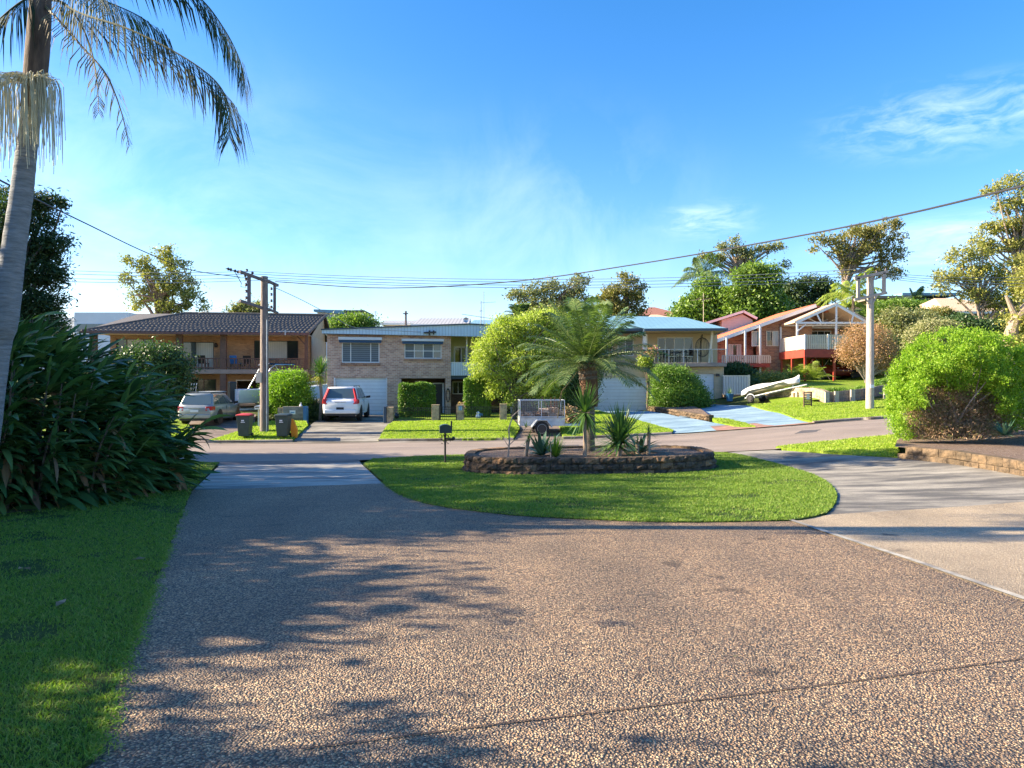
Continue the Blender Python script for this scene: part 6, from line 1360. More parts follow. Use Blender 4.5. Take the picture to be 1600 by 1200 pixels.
# block letterbox wall
def letter_wall():
    D = 37.2; X = lambda px: (px - 800) / F_PX * D; g = h(X(455), D); o = root('letterbox_wall', (X(455), D, g), 0, 'grey rendered letterbox wall with blue end, in front of the yucca', 'letterbox'); z = lambda y: P(0, y, D).z - g
    MB().box(X(443) - X(455), X(475) - X(455), -.15, .2, -.1, z(635)).build('wall', 'concrete_dark', o, bevel=.01); MB().box(X(475.2) - X(455), X(480) - X(455), -.17, .22, -.1, z(634.5)).build('end_pier', 'pot_blue', o)
    MB().box(X(435) - X(455), X(442.8) - X(455), -.12, .15, -.1, z(637)).build('breeze_block', 'block_beige', o)
    s_ = MB().box(X(454) - X(455), X(463) - X(455), -.165, -.153, z(647), z(641)).build('sign', 'plate', o); MB().box(X(455.5) - X(455), X(461.5) - X(455), -.172, -.166, z(645.2), z(643.6)).build('lettering', 'number_blue', s_)
    MB().lathe([(.06, z(635)), (.09, z(634)), (.03, z(631)), (.05, z(630)), (.0, z(628.5))], (X(470) - X(455), 0, 0), 10).build('ornament', 'plate', o, True)
    D = 34.6; x = (404 - 800) / F_PX * D; g = h(x, D) + KH * .0; o = root('letterbox', (x, D, g), 0, 'small white letterbox on a thin white post left of the wooden power pole', 'letterbox'); zt = P(0, 633, D).z - g
    MB().bar((0, 0, 0), (0, 0, zt - .2), .05).build('post', 'white_paint', o); MB().prism([(-.13, zt - .2), (.13, zt - .2), (.13, zt - .05), (0, zt), (-.13, zt - .05)], -.2, .2).build('box', 'white_paint', o); MB().box(-.09, .09, -.21, -.202, zt - .12, zt - .08).build('slot', 'black', o)
letter_wall()
# mailbox by the road, near side
def mailbox():
    b = G(695.5, 725.5); b.z += .02; D = b.y; s = D / F_PX; o = root('mailbox', b, R(8), 'dark green metal mailbox on a black scroll post in the island lawn', 'mailbox'); z = lambda y: EYE + (600 - y) * s - b.z
    MB().tube([(0, 0, -.05), (0, 0, z(676))], .027, 8).lathe([(.10, 0), (.10, .012), (.03, .03)], n=12).build('post', 'black', o)
    w_ = 9.5 * s; zb, zt = z(676), z(663)
    prof = [(-w_ * .9, zb), (w_, zb), (w_, zb + (zt - zb) * .62)] + [(w_ * math.cos(a), zb + (zt - zb) * .62 + (zt - zb) * .38 * math.sin(a)) for a in [math.pi * k / 8 for k in range(1, 8)]] + [(-w_ * .9, zb + (zt - zb) * .62)]
    MB().prism(prof, -.20, .22).build('box', 'mail_green', o, bevel=.008)
    MB().prism([(x * 1.03, zb + (q - zb) * 1.02) for x, q in prof], -.215, -.203).build('door', 'mail_green', o)
    MB().box(w_ - .02, w_ + .02, -.14, -.08, zb + .08, zt + .09).build('flag', 'black', o)
    z1 = z(683); mb = MB()
    for sg in (-1, 1): mb.tube([(sg * (.02 + .12 * t), 0, z1 + .07 * math.sin(t * 6.3)) for t in [k / 12 for k in range(13)]], .010, 5).tube([(sg * (.12 + .035 * math.cos(a)), 0, z1 + .03 + .035 * math.sin(a)) for a in [k * .6 for k in range(9)]], .009, 5).tube([(sg * (.09 + .05 * math.cos(a)), 0, z(690) + .05 * math.sin(a)) for a in [k * .55 for k in range(10)]], .009, 5)
    mb.build('scroll_bracket', 'black', o); MB().tube([(.03, 0, z(686)), (.17, -.05, z(686.5))], .035, 8).tube([(.17, -.05, z(686.5)), (.25, -.02, z(684.5))], .045, 8).build('newspaper_holder', 'black', o, True)
mailbox()
# colour-steel fence panel beside the beige house, blue pot, slatted letterbox stand, retaining walls
def side_fence():
    D = 44.0; X = lambda px: (px - 800) / F_PX * D; g = .95; x0 = X(1129.5); o = root('metal_fence', (x0, D, g), 0, 'pale grey ribbed metal fence between the beige house and the covered boat', 'fence'); zt = P(0, 587, D).z - g; zb = P(0, 615, D).z - g; x1 = X(1169)
    mb = MB(); k = 0.0; w_ = x1 - x0
    while k < w_ - .05: mb.hexa([(k, 0, zb), (k + .1, -.03, zb), (k + .1, .0, zb), (k, .03, zb), (k, 0, zt - .04), (k + .1, -.03, zt - .04), (k + .1, 0, zt - .04), (k, .03, zt - .04)]).hexa([(k + .1, -.03, zb), (k + .18, 0, zb), (k + .18, .03, zb), (k + .1, 0, zb), (k + .1, -.03, zt - .04), (k + .18, 0, zt - .04), (k + .18, .03, zt - .04), (k + .1, .0, zt - .04)]); k += .18
    mb.build('ribbed_sheet', 'fence_metal', o); [MB().box(-.02, w_, -.04, .05, za, zc).build('rail', 'cream_paint', o) for za, zc in ((zt - .04, zt + .02), (zb - .06, zb))]; MB().box(w_, w_ + .1, -.05, .06, zb - .1, zt + .05).build('post', 'cream_paint', o)
    o2 = root('retaining_wall', (x0, D, 0), 0, 'low beige block wall under the ribbed metal fence', 'wall'); mb = MB()
    for r_ in range(3):
        for i in range(6):
            a = i * .4 + (.2 if r_ % 2 else 0); mb.box(a, min(a + .39, w_ + .3), -.2, .3, zb + g - .08 - .2 * (r_ + 1) + .004, zb + g - .08 - .2 * r_)
    mb.build('blocks', 'block_tan', o2, bevel=.01)
    b = GD(1140, 42.5); o3 = root('plant_pot', b, 0, 'blue glazed pot with a small plant below the ribbed metal fence', 'pot'); MB().lathe([(.16, 0), (.24, .42), (.26, .44), (.22, .45), (.2, .4)], n=16).build('pot', 'pot_blue', o3, True)
    mb = MB(); rosette(mb, (0, 0, .42), 40, .45, .015, .1, 1.5); raw_build(mb, 'foliage', 'hedge', o3)
side_fence()
def slat_stand():
    D = 35.6; x = (1262 - 800) / F_PX * D; g = h(x, D) + KH; o = root('slatted_letterbox', (x, D, g - .03), 0, 'dark slatted letterbox stand on the sunny verge in front of the block wall', 'letterbox'); z = lambda y: P(0, y, D).z - g; s = D / F_PX
    zt = z(611); MB().box(-6.5 * s, -5.3 * s, -.04, .04, -.05, zt).box(5.3 * s, 6.5 * s, -.04, .04, -.05, zt).build('upright', 'wood_brown', o)
    mb = MB(); n = 8
    for i in range(n): zz = .12 + (zt - .16) * i / (n - 1); mb.box(-5.3 * s, 5.3 * s, -.03, .03, zz - .025, zz + .035)
    mb.build('slats', 'wood_brown', o); MB().box(-.07, .07, -.07, -.032, z(623), z(614)).build('mail_slot', 'steel', o)
slat_stand()
def block_wall(name, label, pts, hts, course, blen, depth, mat, taper=0, cap=False, closed=False, rough=.015, zfun=None):
    """coursed blocks along a path; each block a separate lump with its own face"""
    pts = [Vector((p[0], p[1], 0)) for p in pts]
    if closed: pts.append(pts[0])
    seg = [(pts[i + 1] - pts[i]).length for i in range(len(pts) - 1)]; T = sum(seg); n = max(2, int(T / blen)); hfun = zfun or (lambda x, y: h(x, y))
    def at(s_):
        s_ = max(0, min(T - 1e-6, s_))
        for i, l_ in enumerate(seg):
            if s_ <= l_: return pts[i].lerp(pts[i + 1], s_ / l_)
            s_ -= l_
        return pts[-1]
    c0 = pts[0]; o = root(name, (c0.x, c0.y, h(c0.x, c0.y)), 0, label, 'wall'); mb = MB(); z00 = h(c0.x, c0.y)
    nc = int(round(hts / course))
    for r_ in range(nc):
        for i in range(n + (0 if closed else 1)):
            s0 = (i + (.5 if r_ % 2 else 0)) * T / n; s1 = s0 + T / n
            if not closed: s0 = min(s0, T); s1 = min(s1, T)
            if s1 - s0 < .05: continue
            a = at(s0 % T if closed else s0); b = at(s1 % T if closed and s1 % T > 1e-6 else (s1 if not closed else T)); d = (b - a)
            if d.length < .03: continue
            d.normalize(); nrm = Vector((d.y, -d.x, 0)); j = lambda k=1: random.uniform(-rough, rough) * k
            za = hfun(a.x, a.y) + r_ * course - z00 - .04; zb = hfun(b.x, b.y) + r_ * course - z00 - .04
            inn = -depth; ins_ = taper * r_; g_ = .006; A = a + d * g_ - nrm * ins_; B = b - d * g_ - nrm * ins_
            hh_ = course - .008; bulge = random.uniform(.2, 1.2) * rough * 2; P8 = []
            i0 = len(mb.v); cols = 4; rows = 3
            for rr_ in range(rows + 1):
                for cc in range(cols + 1):
                    t = cc / cols; q = A.lerp(B, t); ed = (0 < cc < cols) and (0 < rr_ < rows); off = nrm * ((bulge + j(1.2)) if ed else j(.4)); zz = za + (zb - za) * t + hh_ * rr_ / rows + (0 if rr_ in (0,) else j(.35))
                    mb.v.append((q.x + off.x - c0.x, q.y + off.y - c0.y, zz))
            for rr_ in range(rows):
                for cc in range(cols): k = i0 + rr_ * (cols + 1) + cc; mb.f.append((k, k + 1, k + cols + 2, k + cols + 1))
            i1 = len(mb.v)
            for rr_ in (0, 1):
                for q in (A, B): w_ = q + nrm * inn; mb.v.append((w_.x - c0.x, w_.y - c0.y, (za if q is A else zb) + hh_ * rr_))
            tl = [i0 + rows * (cols + 1) + c for c in range(cols + 1)]; bl = [i0 + c for c in range(cols + 1)]
            mb.f.append(tuple(tl) + (i1 + 3, i1 + 2)); mb.f.append((i1, i1 + 1, i1 + 3, i1 + 2)); mb.f.append(tuple(i0 + r2 * (cols + 1) for r2 in range(rows + 1)) + (i1 + 2, i1)); mb.f.append(tuple(i0 + cols + r2 * (cols + 1) for r2 in range(rows + 1)) + (i1 + 3, i1 + 1))
    raw_build(mb, 'blocks', mat, o)
    return o
ring = [isl(2 * math.pi * i / 40) for i in range(40)]
isl_h = lambda x, y: float(hh(ISL_C[0] + (x - ISL_C[0]) * .8, ISL_C[1] + (y - ISL_C[1]) * .35)) + .03
block_wall('garden_bed_wall', 'dark weathered split-face block wall ringing the raised palm island', ring, .45, .145, .30, .22, 'block', taper=.02, closed=True, rough=.022, zfun=isl_h)
sheet('garden_mulch', [isl(2 * math.pi * i / 40, .94) for i in range(40)], 'mulch', .34, zf=lambda X, Y: np.array([isl_h(a, b) for a, b in zip(X, Y)]), step=.4)
wpts = gl((1402, 717), (1440, 721), (1500, 728), (1560, 738), (1605, 747)); wpts += [wpts[-1] + (wpts[-1] - wpts[-2]) * 3]
_wx = [p.x for p in wpts]; _wy = [p.y for p in wpts]
def bed_base(x, y):
    return np.interp(x, _wx, [h(p.x, p.y) for p in wpts])
block_wall('garden_bed_wall', 'low tan block wall under the big lime green bush at right', wpts, .36, .18, .42, .25, 'block_tan', rough=.012, zfun=lambda x, y: float(bed_base(x, y)))
bed = [Vector((p[0], p[1] + .1, 0)) for p in wpts] + [W2(22, 17), W2(22, 22.5), W2(12, 21.2)] + gl((1403, 686))
sheet('garden_mulch', bed, 'mulch', .28, step=.4, zf=lambda X, Y: np.maximum(bed_base(X, Y), hh(X, Y) - .26))
rw = [P(1192, 0, 41.5), P(1225, 0, 39.6), P(1262, 0, 37.6), P(1289, 0, 36.3)]
block_wall('retaining_wall', 'sunlit beige block retaining wall behind the covered boat', rw, .7, .2, .4, .3, 'block_beige', rough=.006)
def sleeper_wall():
    a = P(1291, 0, 36.3); b = P(1345, 0, 36.4); c = P(1480, 0, 38); o = root('sleeper_wall', (a.x, a.y, h(a.x, a.y - .5)), 0, 'grey timber sleeper retaining wall with posts behind the pale power pole', 'wall')
    z0 = h(a.x, a.y - .5)
    for k in range(3):
        mb = MB(); 
        for p, q in ((a, b), (b, c)): zp, zq = h(p.x, p.y - .5) - z0, h(q.x, q.y - .5) - z0; mb.bar((p.x - a.x, p.y - a.y, zp + .1 + k * .21), (q.x - a.x, q.y - a.y, zq + .1 + k * .21), .09, .2)
        mb.build('sleeper', 'pole_wood', o)
    for px in (1291, 1306, 1331, 1356, 1383, 1410): t = (px - 1291) / (1345 - 1291); p = P(px, 0, 36.25 + .0 * t); g = h(p.x, p.y - .5) - z0; MB().box(p.x - a.x - .1, p.x - a.x + .1, -.2, -.055, g - .1, g + .66).build('post', 'pole_pale', o)
sleeper_wall()
# low rock edging of the hedge bed between the blue drives
block_wall('rock_edging', 'low tan rock edging below the mound shaped hedge', gl((1013, 641), (1035, 644), (1060, 650), (1085, 654), (1108, 657)), .3, .15, .35, .3, 'block_tan', rough=.03)
sheet('garden_mulch', gl((1014, 640), (1035, 643), (1060, 649), (1085, 653), (1108, 656), (1095, 645), (1075, 634), (1040, 632)), 'mulch', .2, step=.4)
# small odd things in the front garden
def small(px, D, name, label, cat, f):
    b = GD(px, D, .05); o = root(name, b, 0, label, cat); f(o)
small(747, 38.6, 'garden_ornament', 'small pale and teal garden ornament on the lawn behind the right bar panel', 'ornament', lambda o: (MB().lathe([(.1, 0), (.14, .1), (.08, .22), (.11, .3), (.02, .36)], n=10).build('figure', 'plate', o, True), MB().box(.05, .25, -.06, .06, .14, .26).build('tray', 'pot_blue', o)))
small(620, 39.0, 'soccer_ball', 'dark ball lying on the lawn behind the left bar panel', 'ball', lambda o: MB().lathe([(.02, 0), (.1, .04), (.15, .14), (.1, .25), (.02, .3)], n=12).build('ball_skin', 'black', o, True))
small(290, 44.5, 'white_trellis', 'white lattice panel leaning beside the dark garage of the tan brick house', 'trellis', lambda o: [MB().bar((-.5 + k * .16, 0, 0), (-.3 + k * .16, .1, 1.7), .04).build('slat', 'white_paint', o) for k in range(7)] + [MB().bar((-.5, -.01, .5 + k * .4), (.6, -.01, .6 + k * .4), .04).build('rail', 'white_paint', o) for k in range(3)])
# fallen leaves on the near lawn
for k, (px, py, lab) in enumerate(((215, 884, 'pale curled dead leaf on the left lawn, nearest the driveway'), (93, 957, 'dark brown dead leaf lying in the left lawn'), (40, 900, 'small dark dead leaf near the left edge of the lawn'))):
    b = G(px, py); b.z += .062; o = MB().face((-.05, -.02, .0), (.0, -.04, .015), (.05, .0, .005), (.0, .035, .02)).face((.05, .0, .005), (.08, .02, .02), (.03, .05, .01), (.0, .035, .02)).build('fallen_leaf', 'dead' if k else 'palm_dry'); o.location = b; o.rotation_euler = (0, 0, k * 1.3); tag(o, lab, 'leaf')
# ================================================================== VEGETATION
def bpx(px, D): return tuple(GD(px, D))
def tree_px(name, label, cat, px, D, fork_px, lobes, n, leaf, leafmat, **k):
    f = P(fork_px[0], fork_px[1], D); return make_tree(name, label, cat, bpx(px, D), tuple(f), px_lobes(D, lobes), n, leaf, leafmat, **k)
# --- far gums and garden trees behind the roofs
tree_px('gum_tree', 'tall gum tree with separate round leaf clumps behind the dark tiled roof', 'tree', 250, 78, (248, 470),
    [(258, 398, 16, 14), (235, 410, 12, 12), (205, 411, 13, 10), (200, 436, 11, 14), (232, 432, 22, 16), (275, 418, 20, 18), (285, 445, 24, 20), (255, 452, 24, 16), (222, 462, 20, 14), (300, 468, 18, 15), (270, 478, 26, 12), (212, 478, 12, 8), (318, 480, 10, 6)], 11000, .30, 'gum', barkmat='bark_red', r0=.42, r1=.06, clump=0.36, per=40, nl=40, shell=.3)
tree_px('small_tree', 'small loose tree above the right half of the dark tiled roof beside the wooden pole', 'tree', 385, 84, (385, 492), [(378, 484, 12, 9), (395, 488, 12, 8), (404, 482, 8, 8), (370, 490, 9, 6)], 5000, .32, 'gum_grey', r0=.15, clump=.5)
tree_px('round_shrub', 'rounded green treetop rising just behind the left end of the blue fascia', 'shrub', 548, 60, (548, 505), [(530, 506, 18, 7), (555, 500, 18, 7), (572, 506, 16, 7), (545, 508, 26, 8)], 9000, .22, 'broadleaf', r0=.12, clump=.35)
tree_px('gum_tree', 'spreading bronze green gum behind the yellow green tree, left of the rust coloured gum', 'tree', 862, 76, (868, 478),
    [(815, 455, 18, 9), (840, 452, 20, 12), (868, 448, 22, 13), (900, 446, 20, 14), (905, 437, 14, 8), (830, 470, 26, 14), (865, 472, 28, 16), (900, 470, 24, 18), (800, 463, 10, 7), (850, 488, 50, 12)], 10000, .30, 'gum_grey', barkmat='bark_red', r0=.4, clump=0.36, per=36, nl=36, shell=.3)
tree_px('gum_tree', 'rust coloured gum behind the palm crown, left of the dark red hip roof', 'tree', 975, 80, (972, 478),
    [(965, 455, 22, 12), (990, 462, 16, 12), (950, 468, 18, 12), (985, 440, 12, 7), (1000, 448, 8, 8), (975, 432, 9, 4), (965, 482, 26, 12), (998, 482, 12, 12)], 7500, .30, 'gum_bronze', barkmat='bark_red', r0=.35, clump=0.36, per=34, nl=34, shell=.3)
tree_px('garden_tree', 'dense bright green tree behind the beige house, below the fan-shaped palm', 'tree', 1090, 70, (1095, 480), [(1080, 478, 24, 16), (1108, 462, 26, 18), (1065, 492, 14, 10), (1120, 482, 26, 16), (1095, 495, 30, 12), (1105, 445, 18, 9)], 13000, .32, 'broadleaf', r0=.3, clump=.42, per=30)
tree_px('garden_tree', 'tallest dense bright green tree behind the orange roofs', 'tree', 1180, 68, (1180, 470), [(1165, 440, 22, 16), (1195, 445, 24, 18), (1180, 425, 24, 12), (1205, 432, 14, 12), (1150, 462, 24, 16), (1190, 470, 32, 18), (1165, 485, 34, 14), (1215, 478, 18, 16), (1210, 495, 26, 14)], 17000, .32, 'broadleaf', r0=.3, clump=.42, per=30)
tree_px('garden_tree', 'dark open tree between the tall bright green tree and the pale power pole', 'tree', 1262, 74, (1262, 475), [(1240, 452, 20, 14), (1268, 446, 24, 12), (1290, 448, 14, 12), (1250, 470, 26, 14), (1285, 466, 16, 14), (1262, 488, 34, 10)], 8500, .32, 'dark_tree', r0=.3, clump=.42, per=30)
tree_px('gum_tree', 'sparse gum with bare forked limbs above the bright green tree', 'tree', 1160, 82, (1158, 430), [(1128, 386, 10, 5), (1150, 390, 16, 8), (1168, 392, 14, 8), (1195, 388, 14, 6), (1215, 386, 10, 7), (1150, 376, 8, 4), (1165, 402, 18, 7), (1105, 402, 12, 7), (1125, 405, 12, 8), (1228, 413, 7, 6), (1215, 424, 8, 6)], 5000, .28, 'gum_grey', barkmat='bark_pale', r0=.28, r1=.05, clump=0.3, per=26, nl=60, shell=.2)
tree_px('gum_tree', 'large golden green gum with wide leaf clumps, left of the pale power pole', 'tree', 1318, 80, (1322, 420),
    [(1385, 352, 20, 9), (1360, 360, 24, 10), (1335, 368, 22, 12), (1305, 374, 18, 10), (1280, 374, 14, 9), (1268, 392, 8, 4), (1370, 378, 26, 12), (1402, 372, 12, 12), (1345, 388, 28, 12), (1310, 392, 18, 10), (1330, 408, 20, 10), (1385, 400, 20, 12), (1405, 395, 10, 12), (1390, 422, 22, 12), (1365, 425, 20, 8), (1318, 420, 12, 12)], 11000, .30, 'gum_bronze', barkmat='bark_pale', r0=.3, r1=.05, clump=0.36, per=38, nl=60, shell=.3)
tree_px('gum_tree', 'tall open gum at the right edge with pinkish limbs and tiered foliage', 'tree', 1592, 58, (1590, 400),
    [(1590, 285, 26, 12), (1555, 296, 16, 9), (1540, 300, 9, 5), (1600, 310, 24, 14), (1578, 322, 22, 12), (1600, 350, 30, 14), (1570, 352, 22, 9), (1545, 358, 20, 9), (1530, 378, 20, 8), (1560, 385, 26, 10), (1600, 380, 26, 12), (1630, 330, 30, 30)], 12000, .22, 'gum', barkmat='bark_pale', r0=.22, r1=.035, clump=0.24, per=34, nl=60, shell=.3)
tree_px('gum_tree', 'pale yellow green leaning gum in front of the beige hip roof', 'tree', 1535, 52, (1530, 470),
    [(1500, 400, 22, 14), (1530, 395, 20, 12), (1480, 432, 20, 14), (1510, 430, 26, 16), (1545, 425, 26, 18), (1575, 440, 26, 18), (1600, 410, 22, 16), (1595, 470, 26, 24), (1555, 470, 26, 18), (1520, 460, 22, 12), (1470, 450, 12, 8), (1575, 495, 30, 12)], 15000, .19, 'gum', barkmat='bark_pale', r0=.16, r1=.028, clump=0.26, per=34, nl=60, shell=.3)
def thick_trunk():
    a = P(1575, 545, 40); g = h(a.x, a.y); o = root('old_tree', (a.x, a.y, g), 0, 'gnarled pinkish tree trunk rising behind the right side of the lime green bush', 'tree')
    q = lambda x, y: tuple(P(x, y, 40) - Vector((a.x, a.y, g))); MB().tube([(0, 0, -.2), q(1578, 528), q(1585, 505), q(1597, 488), q(1612, 470)], [.42, .36, .32, .28, .22], 10).tube([q(1590, 500), q(1580, 480), q(1572, 462)], [.2, .14, .08], 8).build('trunk', 'bark_pale', o, True)
    pts, cc = crown_points(px_lobes(40, [(1620, 440, 30, 30), (1600, 500, 20, 14), (1590, 535, 26, 12)]), 9000, .35, 24); V, Fq = leaf_quads(pts, .17); link_mesh('crown', np_mesh('crown', V - np.array((a.x, a.y, g)), Fq), 'gum', o)
thick_trunk()
# --- dark evergreen at the left edge and unseen neighbours that shade the drive
tree_px('evergreen_tree', 'dark evergreen tree with feathery sprays behind the tall palm trunk', 'tree', 10, 21, (15, 470),
    [(20, 330, 46, 34), (60, 312, 30, 12), (85, 318, 18, 7), (40, 370, 44, 30), (70, 345, 16, 10), (75, 392, 26, 14), (95, 380, 12, 16), (40, 420, 48, 30), (85, 430, 20, 18), (30, 470, 56, 34), (80, 475, 28, 14), (-30, 400, 60, 80), (55, 510, 50, 26)], 39100, .13, 'dark_tree', r0=.2, r1=.03, clump=.17, per=44, aspect=.3, nl=60, shell=.35)
def shade_tree(label, x, y, top, rx, rz, n, mat='dark_tree', lobes=None):
    z = h(x, y); lob = lobes or [((x + random.uniform(-1, 1) * rx * .6, y + random.uniform(-1, 1) * rx * .6, top - rz - random.uniform(0, rz * 1.5)), (rx * .55, rx * .55, rz * .5)) for _ in range(9)]
    make_tree('evergreen_tree', label, 'tree', (x, y, z), (x, y, z + (top - z) * .5), lob, n, .22, mat, r0=.28, clump=.4, per=30)
shade_tree('big evergreen left of the view beside the road, nearest the road edge', -18.5, 22.8, 9.2, 3.0, 2.8, 20000)
shade_tree('tallest evergreen left of the view, behind the far end of the broad-leaved clump', -17.5, 17.4, 14.0, 3.2, 4.6, 11000)
shade_tree('tall evergreen left of the view, behind the middle of the broad-leaved clump', -17.0, 14.0, 13.2, 2.6, 5.0, 13000)
shade_tree('evergreen left of the view, at the near end of the broad-leaved clump', -15.5, 11.9, 10.8, 1.9, 4.2, 18000)
shade_tree('rounded evergreen left of the view, between the taller one and the bushy one', -14.2, 9.2, 7.6, 1.9, 2.4, 20000)
shade_tree('bushy evergreen left of the view beside the near lawn', -12.6, 6.6, 6.7, 1.9, 2.5, 28000)
shade_tree('loose evergreen left of the view at the near end of the lawn', -12.3, 4.2, 5.6, 1.4, 1.6, 8000)
shade_tree('low loose tree left of the view at the near corner of the driveway', -9.5, 2.6, 5.0, 1.5, .8, 1500)
# --- palms behind
def small_palm(px, D, ycrown, n, L_, label, mat, dirs=None, r=.12, trunk='bark', wd=.05, ll=.5, hang=.5, name='palm_tree'):
    b = GD(px, D); c = P(px, ycrown, D); o = root(name, b, 0, label, 'palm'); cz = c.z - b.z
    MB().tube([(0, 0, -.1), (0.05, 0, cz * .5), (0, 0, cz)], [r * 1.3, r, r * .9], 8).build('trunk', trunk, o, True)
    for i in range(n):
        az = i * 2.4 + random.uniform(-.3, .3); el = random.uniform(-.1, 1.35) if not dirs else random.choice(dirs); l_ = L_ * random.uniform(.75, 1.1); d = Vector((math.cos(az) * math.cos(el), math.sin(az) * math.cos(el), math.sin(el)))
        p0 = Vector((0, 0, cz)); dr = 1.0 if el < .9 else .5
        path = [p0, p0 + d * l_ * .35, p0 + d * l_ * .68 + Vector((0, 0, -.10 * dr)) * l_, p0 + d * l_ * .95 + Vector((0, 0, -.36 * dr)) * l_]
        mb = frond_mesh(path, 24, ll, wd, hang, .9, rachis=.03); raw_build(mb, 'frond', mat, o)
    return o
small_palm(812, 58, 495, 22, 1.7, 'dark fan palm crown just above the left shoulder of the yellow green tree', 'date_frond', wd=.09, ll=.7, hang=.1)
small_palm(866, 60, 502, 12, 2.6, 'pale green feather palm tips between the fan palm and the island palm', 'cycad', wd=.07, ll=.6)
small_palm(1099, 72, 430, 16, 3.2, 'feather palm with drooping fronds above the bright green tree behind the beige house', 'date_frond', r=.16, wd=.10, ll=.9, hang=.9)
small_palm(1333, 58, 462, 16, 3.0, 'golden green palm clump directly behind the pale power pole', 'cycad', r=.12, wd=.08, ll=.8, hang=.8)
small_palm(1322, 62, 478, 12, 2.4, 'shorter golden palm clump just left of the pale power pole, behind the deck gable', 'cycad', r=.1, wd=.08, ll=.7, hang=.8)
small_palm(1430, 80, 470, 12, 2.2, 'small palm in front of the flat roofed hilltop house', 'date_frond', wd=.09, ll=.7)
# --- hillside shrubs at right
def shrub(name, label, px, D, lobes, n, leaf, mat, group=None, **k):
    k.setdefault('clump', max(.05, min(.3, min(l[3] for l in lobes) * D / F_PX * .45)))
    return tree_px(name, label, 'shrub', px, D, (px, max(l[1] for l in lobes)), lobes, n, leaf, mat, r0=k.pop('r0', .07), r1=.02, group=group, **k)
for (lab, px, D, lobes, n, leaf, mat) in (
    ('pale silvery shrub mass above the brown dried bush', 1440, 50, [(1410, 520, 26, 22), (1440, 510, 30, 22), (1425, 545, 28, 20), (1400, 498, 22, 14)], 26000, .15, 'gum_grey'),
    ('cream flowering shrub left of the top of the lime green bush', 1455, 46, [(1455, 520, 30, 18), (1430, 532, 18, 16), (1475, 512, 18, 10)], 18000, .13, 'pale_shrub'),
    ('dark shrub right of the brown dried bush', 1400, 47.5, [(1400, 560, 18, 22), (1415, 575, 22, 14), (1390, 540, 12, 14)], 12000, .15, 'dark_shrub'),
    ('bright hillside shrub beyond the pale power pole', 1385, 66, [(1385, 486, 26, 14), (1410, 480, 22, 10), (1360, 492, 18, 12), (1420, 498, 30, 12)], 14000, .22, 'broadleaf'),
    ('orange tinged shrub on the hill below the beige hip roof', 1460, 58, [(1465, 490, 20, 8), (1480, 496, 16, 8)], 8000, .17, 'gum_bronze'),
    ('dense green shrub row below the flat roofed hilltop house', 1440, 76, [(1405, 474, 16, 6), (1430, 478, 24, 7), (1455, 482, 20, 8), (1380, 478, 18, 6)], 12000, .24, 'hedge'),
    ('low dark scrub between the leaning gum and the lime green bush', 1520, 48, [(1500, 505, 24, 12), (1530, 515, 30, 14), (1560, 520, 30, 18)], 14000, .17, 'dark_shrub'),
    ('dark green hedge behind the ribbed metal fence', 1150, 47.2, [(1150, 577, 22, 9), (1170, 590, 16, 14), (1140, 586, 14, 8)], 12000, .13, 'dark_shrub'),
    ('olive shrub above the covered boat', 1200, 46, [(1200, 592, 20, 9), (1215, 596, 14, 9), (1190, 600, 14, 10)], 12000, .12, 'gum'),
    ('dark shrub between the metal fence and the olive shrub', 1180, 45, [(1178, 605, 12, 12), (1190, 612, 12, 8)], 6000, .12, 'dark_shrub'),
    ('spreading low shrub on the bank right of the pale power pole', 1392, 41, [(1385, 602, 20, 9), (1405, 598, 20, 10), (1375, 612, 16, 7)], 12000, .12, 'hedge'),
    ('trailing groundcover spilling over the sleeper wall, left of the pale power pole', 1320, 37.2, [(1320, 612, 14, 5), (1335, 618, 8, 5), (1345, 610, 10, 6), (1300, 612, 10, 4)], 6000, .09, 'hedge'),
    ('small low plants on the bank behind the slatted letterbox stand', 1270, 40, [(1268, 612, 10, 5), (1280, 618, 10, 4), (1258, 608, 6, 4)], 4000, .10, 'broadleaf'),
    ('pale green creeper bush at the foot of the deck posts', 1240, 50, [(1232, 590, 14, 8)], 3500, .12, 'hedge')):
    shrub('garden_shrub', lab, px, D, lobes, n, leaf, mat)
for k, (px, D, lab) in enumerate(((1250, 48.5, 'arching yellow green cycad left of the middle red deck post'), (1272, 48.0, 'arching yellow green cycad right of the middle red deck post'))):
    b = GD(px, D); o = root('cycad', b, 0, lab, 'cycad')
    for i in range(26):
        az = i * 2.4; el = random.uniform(.15, 1.3); l_ = random.uniform(1.1, 1.7); d = Vector((math.cos(az) * math.cos(el), math.sin(az) * math.cos(el), math.sin(el))); p0 = Vector((0, 0, .2))
        raw_build(frond_mesh([p0, p0 + d * l_ * .4, p0 + d * l_ * .75 - Vector((0, 0, .1)), p0 + d * l_ - Vector((0, 0, .35))], 18, .32, .035, .2, .9, rachis=.015), 'frond', 'cycad', o)
# brown dried round bush
def brown_bush():
    D = 44; o = tree_px('dried_bush', 'rounded bush of dry orange brown leaves and bare twigs beside the pale power pole', 'shrub', 1352, D, (1352, 588), [(1335, 540, 22, 22), (1368, 535, 26, 22), (1352, 520, 24, 14), (1385, 555, 16, 20), (1330, 550, 14, 16), (1352, 552, 34, 20), (1384, 566, 14, 12)], 21000, .10, 'brown_bush', barkmat='stick', r0=.06, r1=.022, clump=.26, per=20, shell=.75, nl=150)
brown_bush()
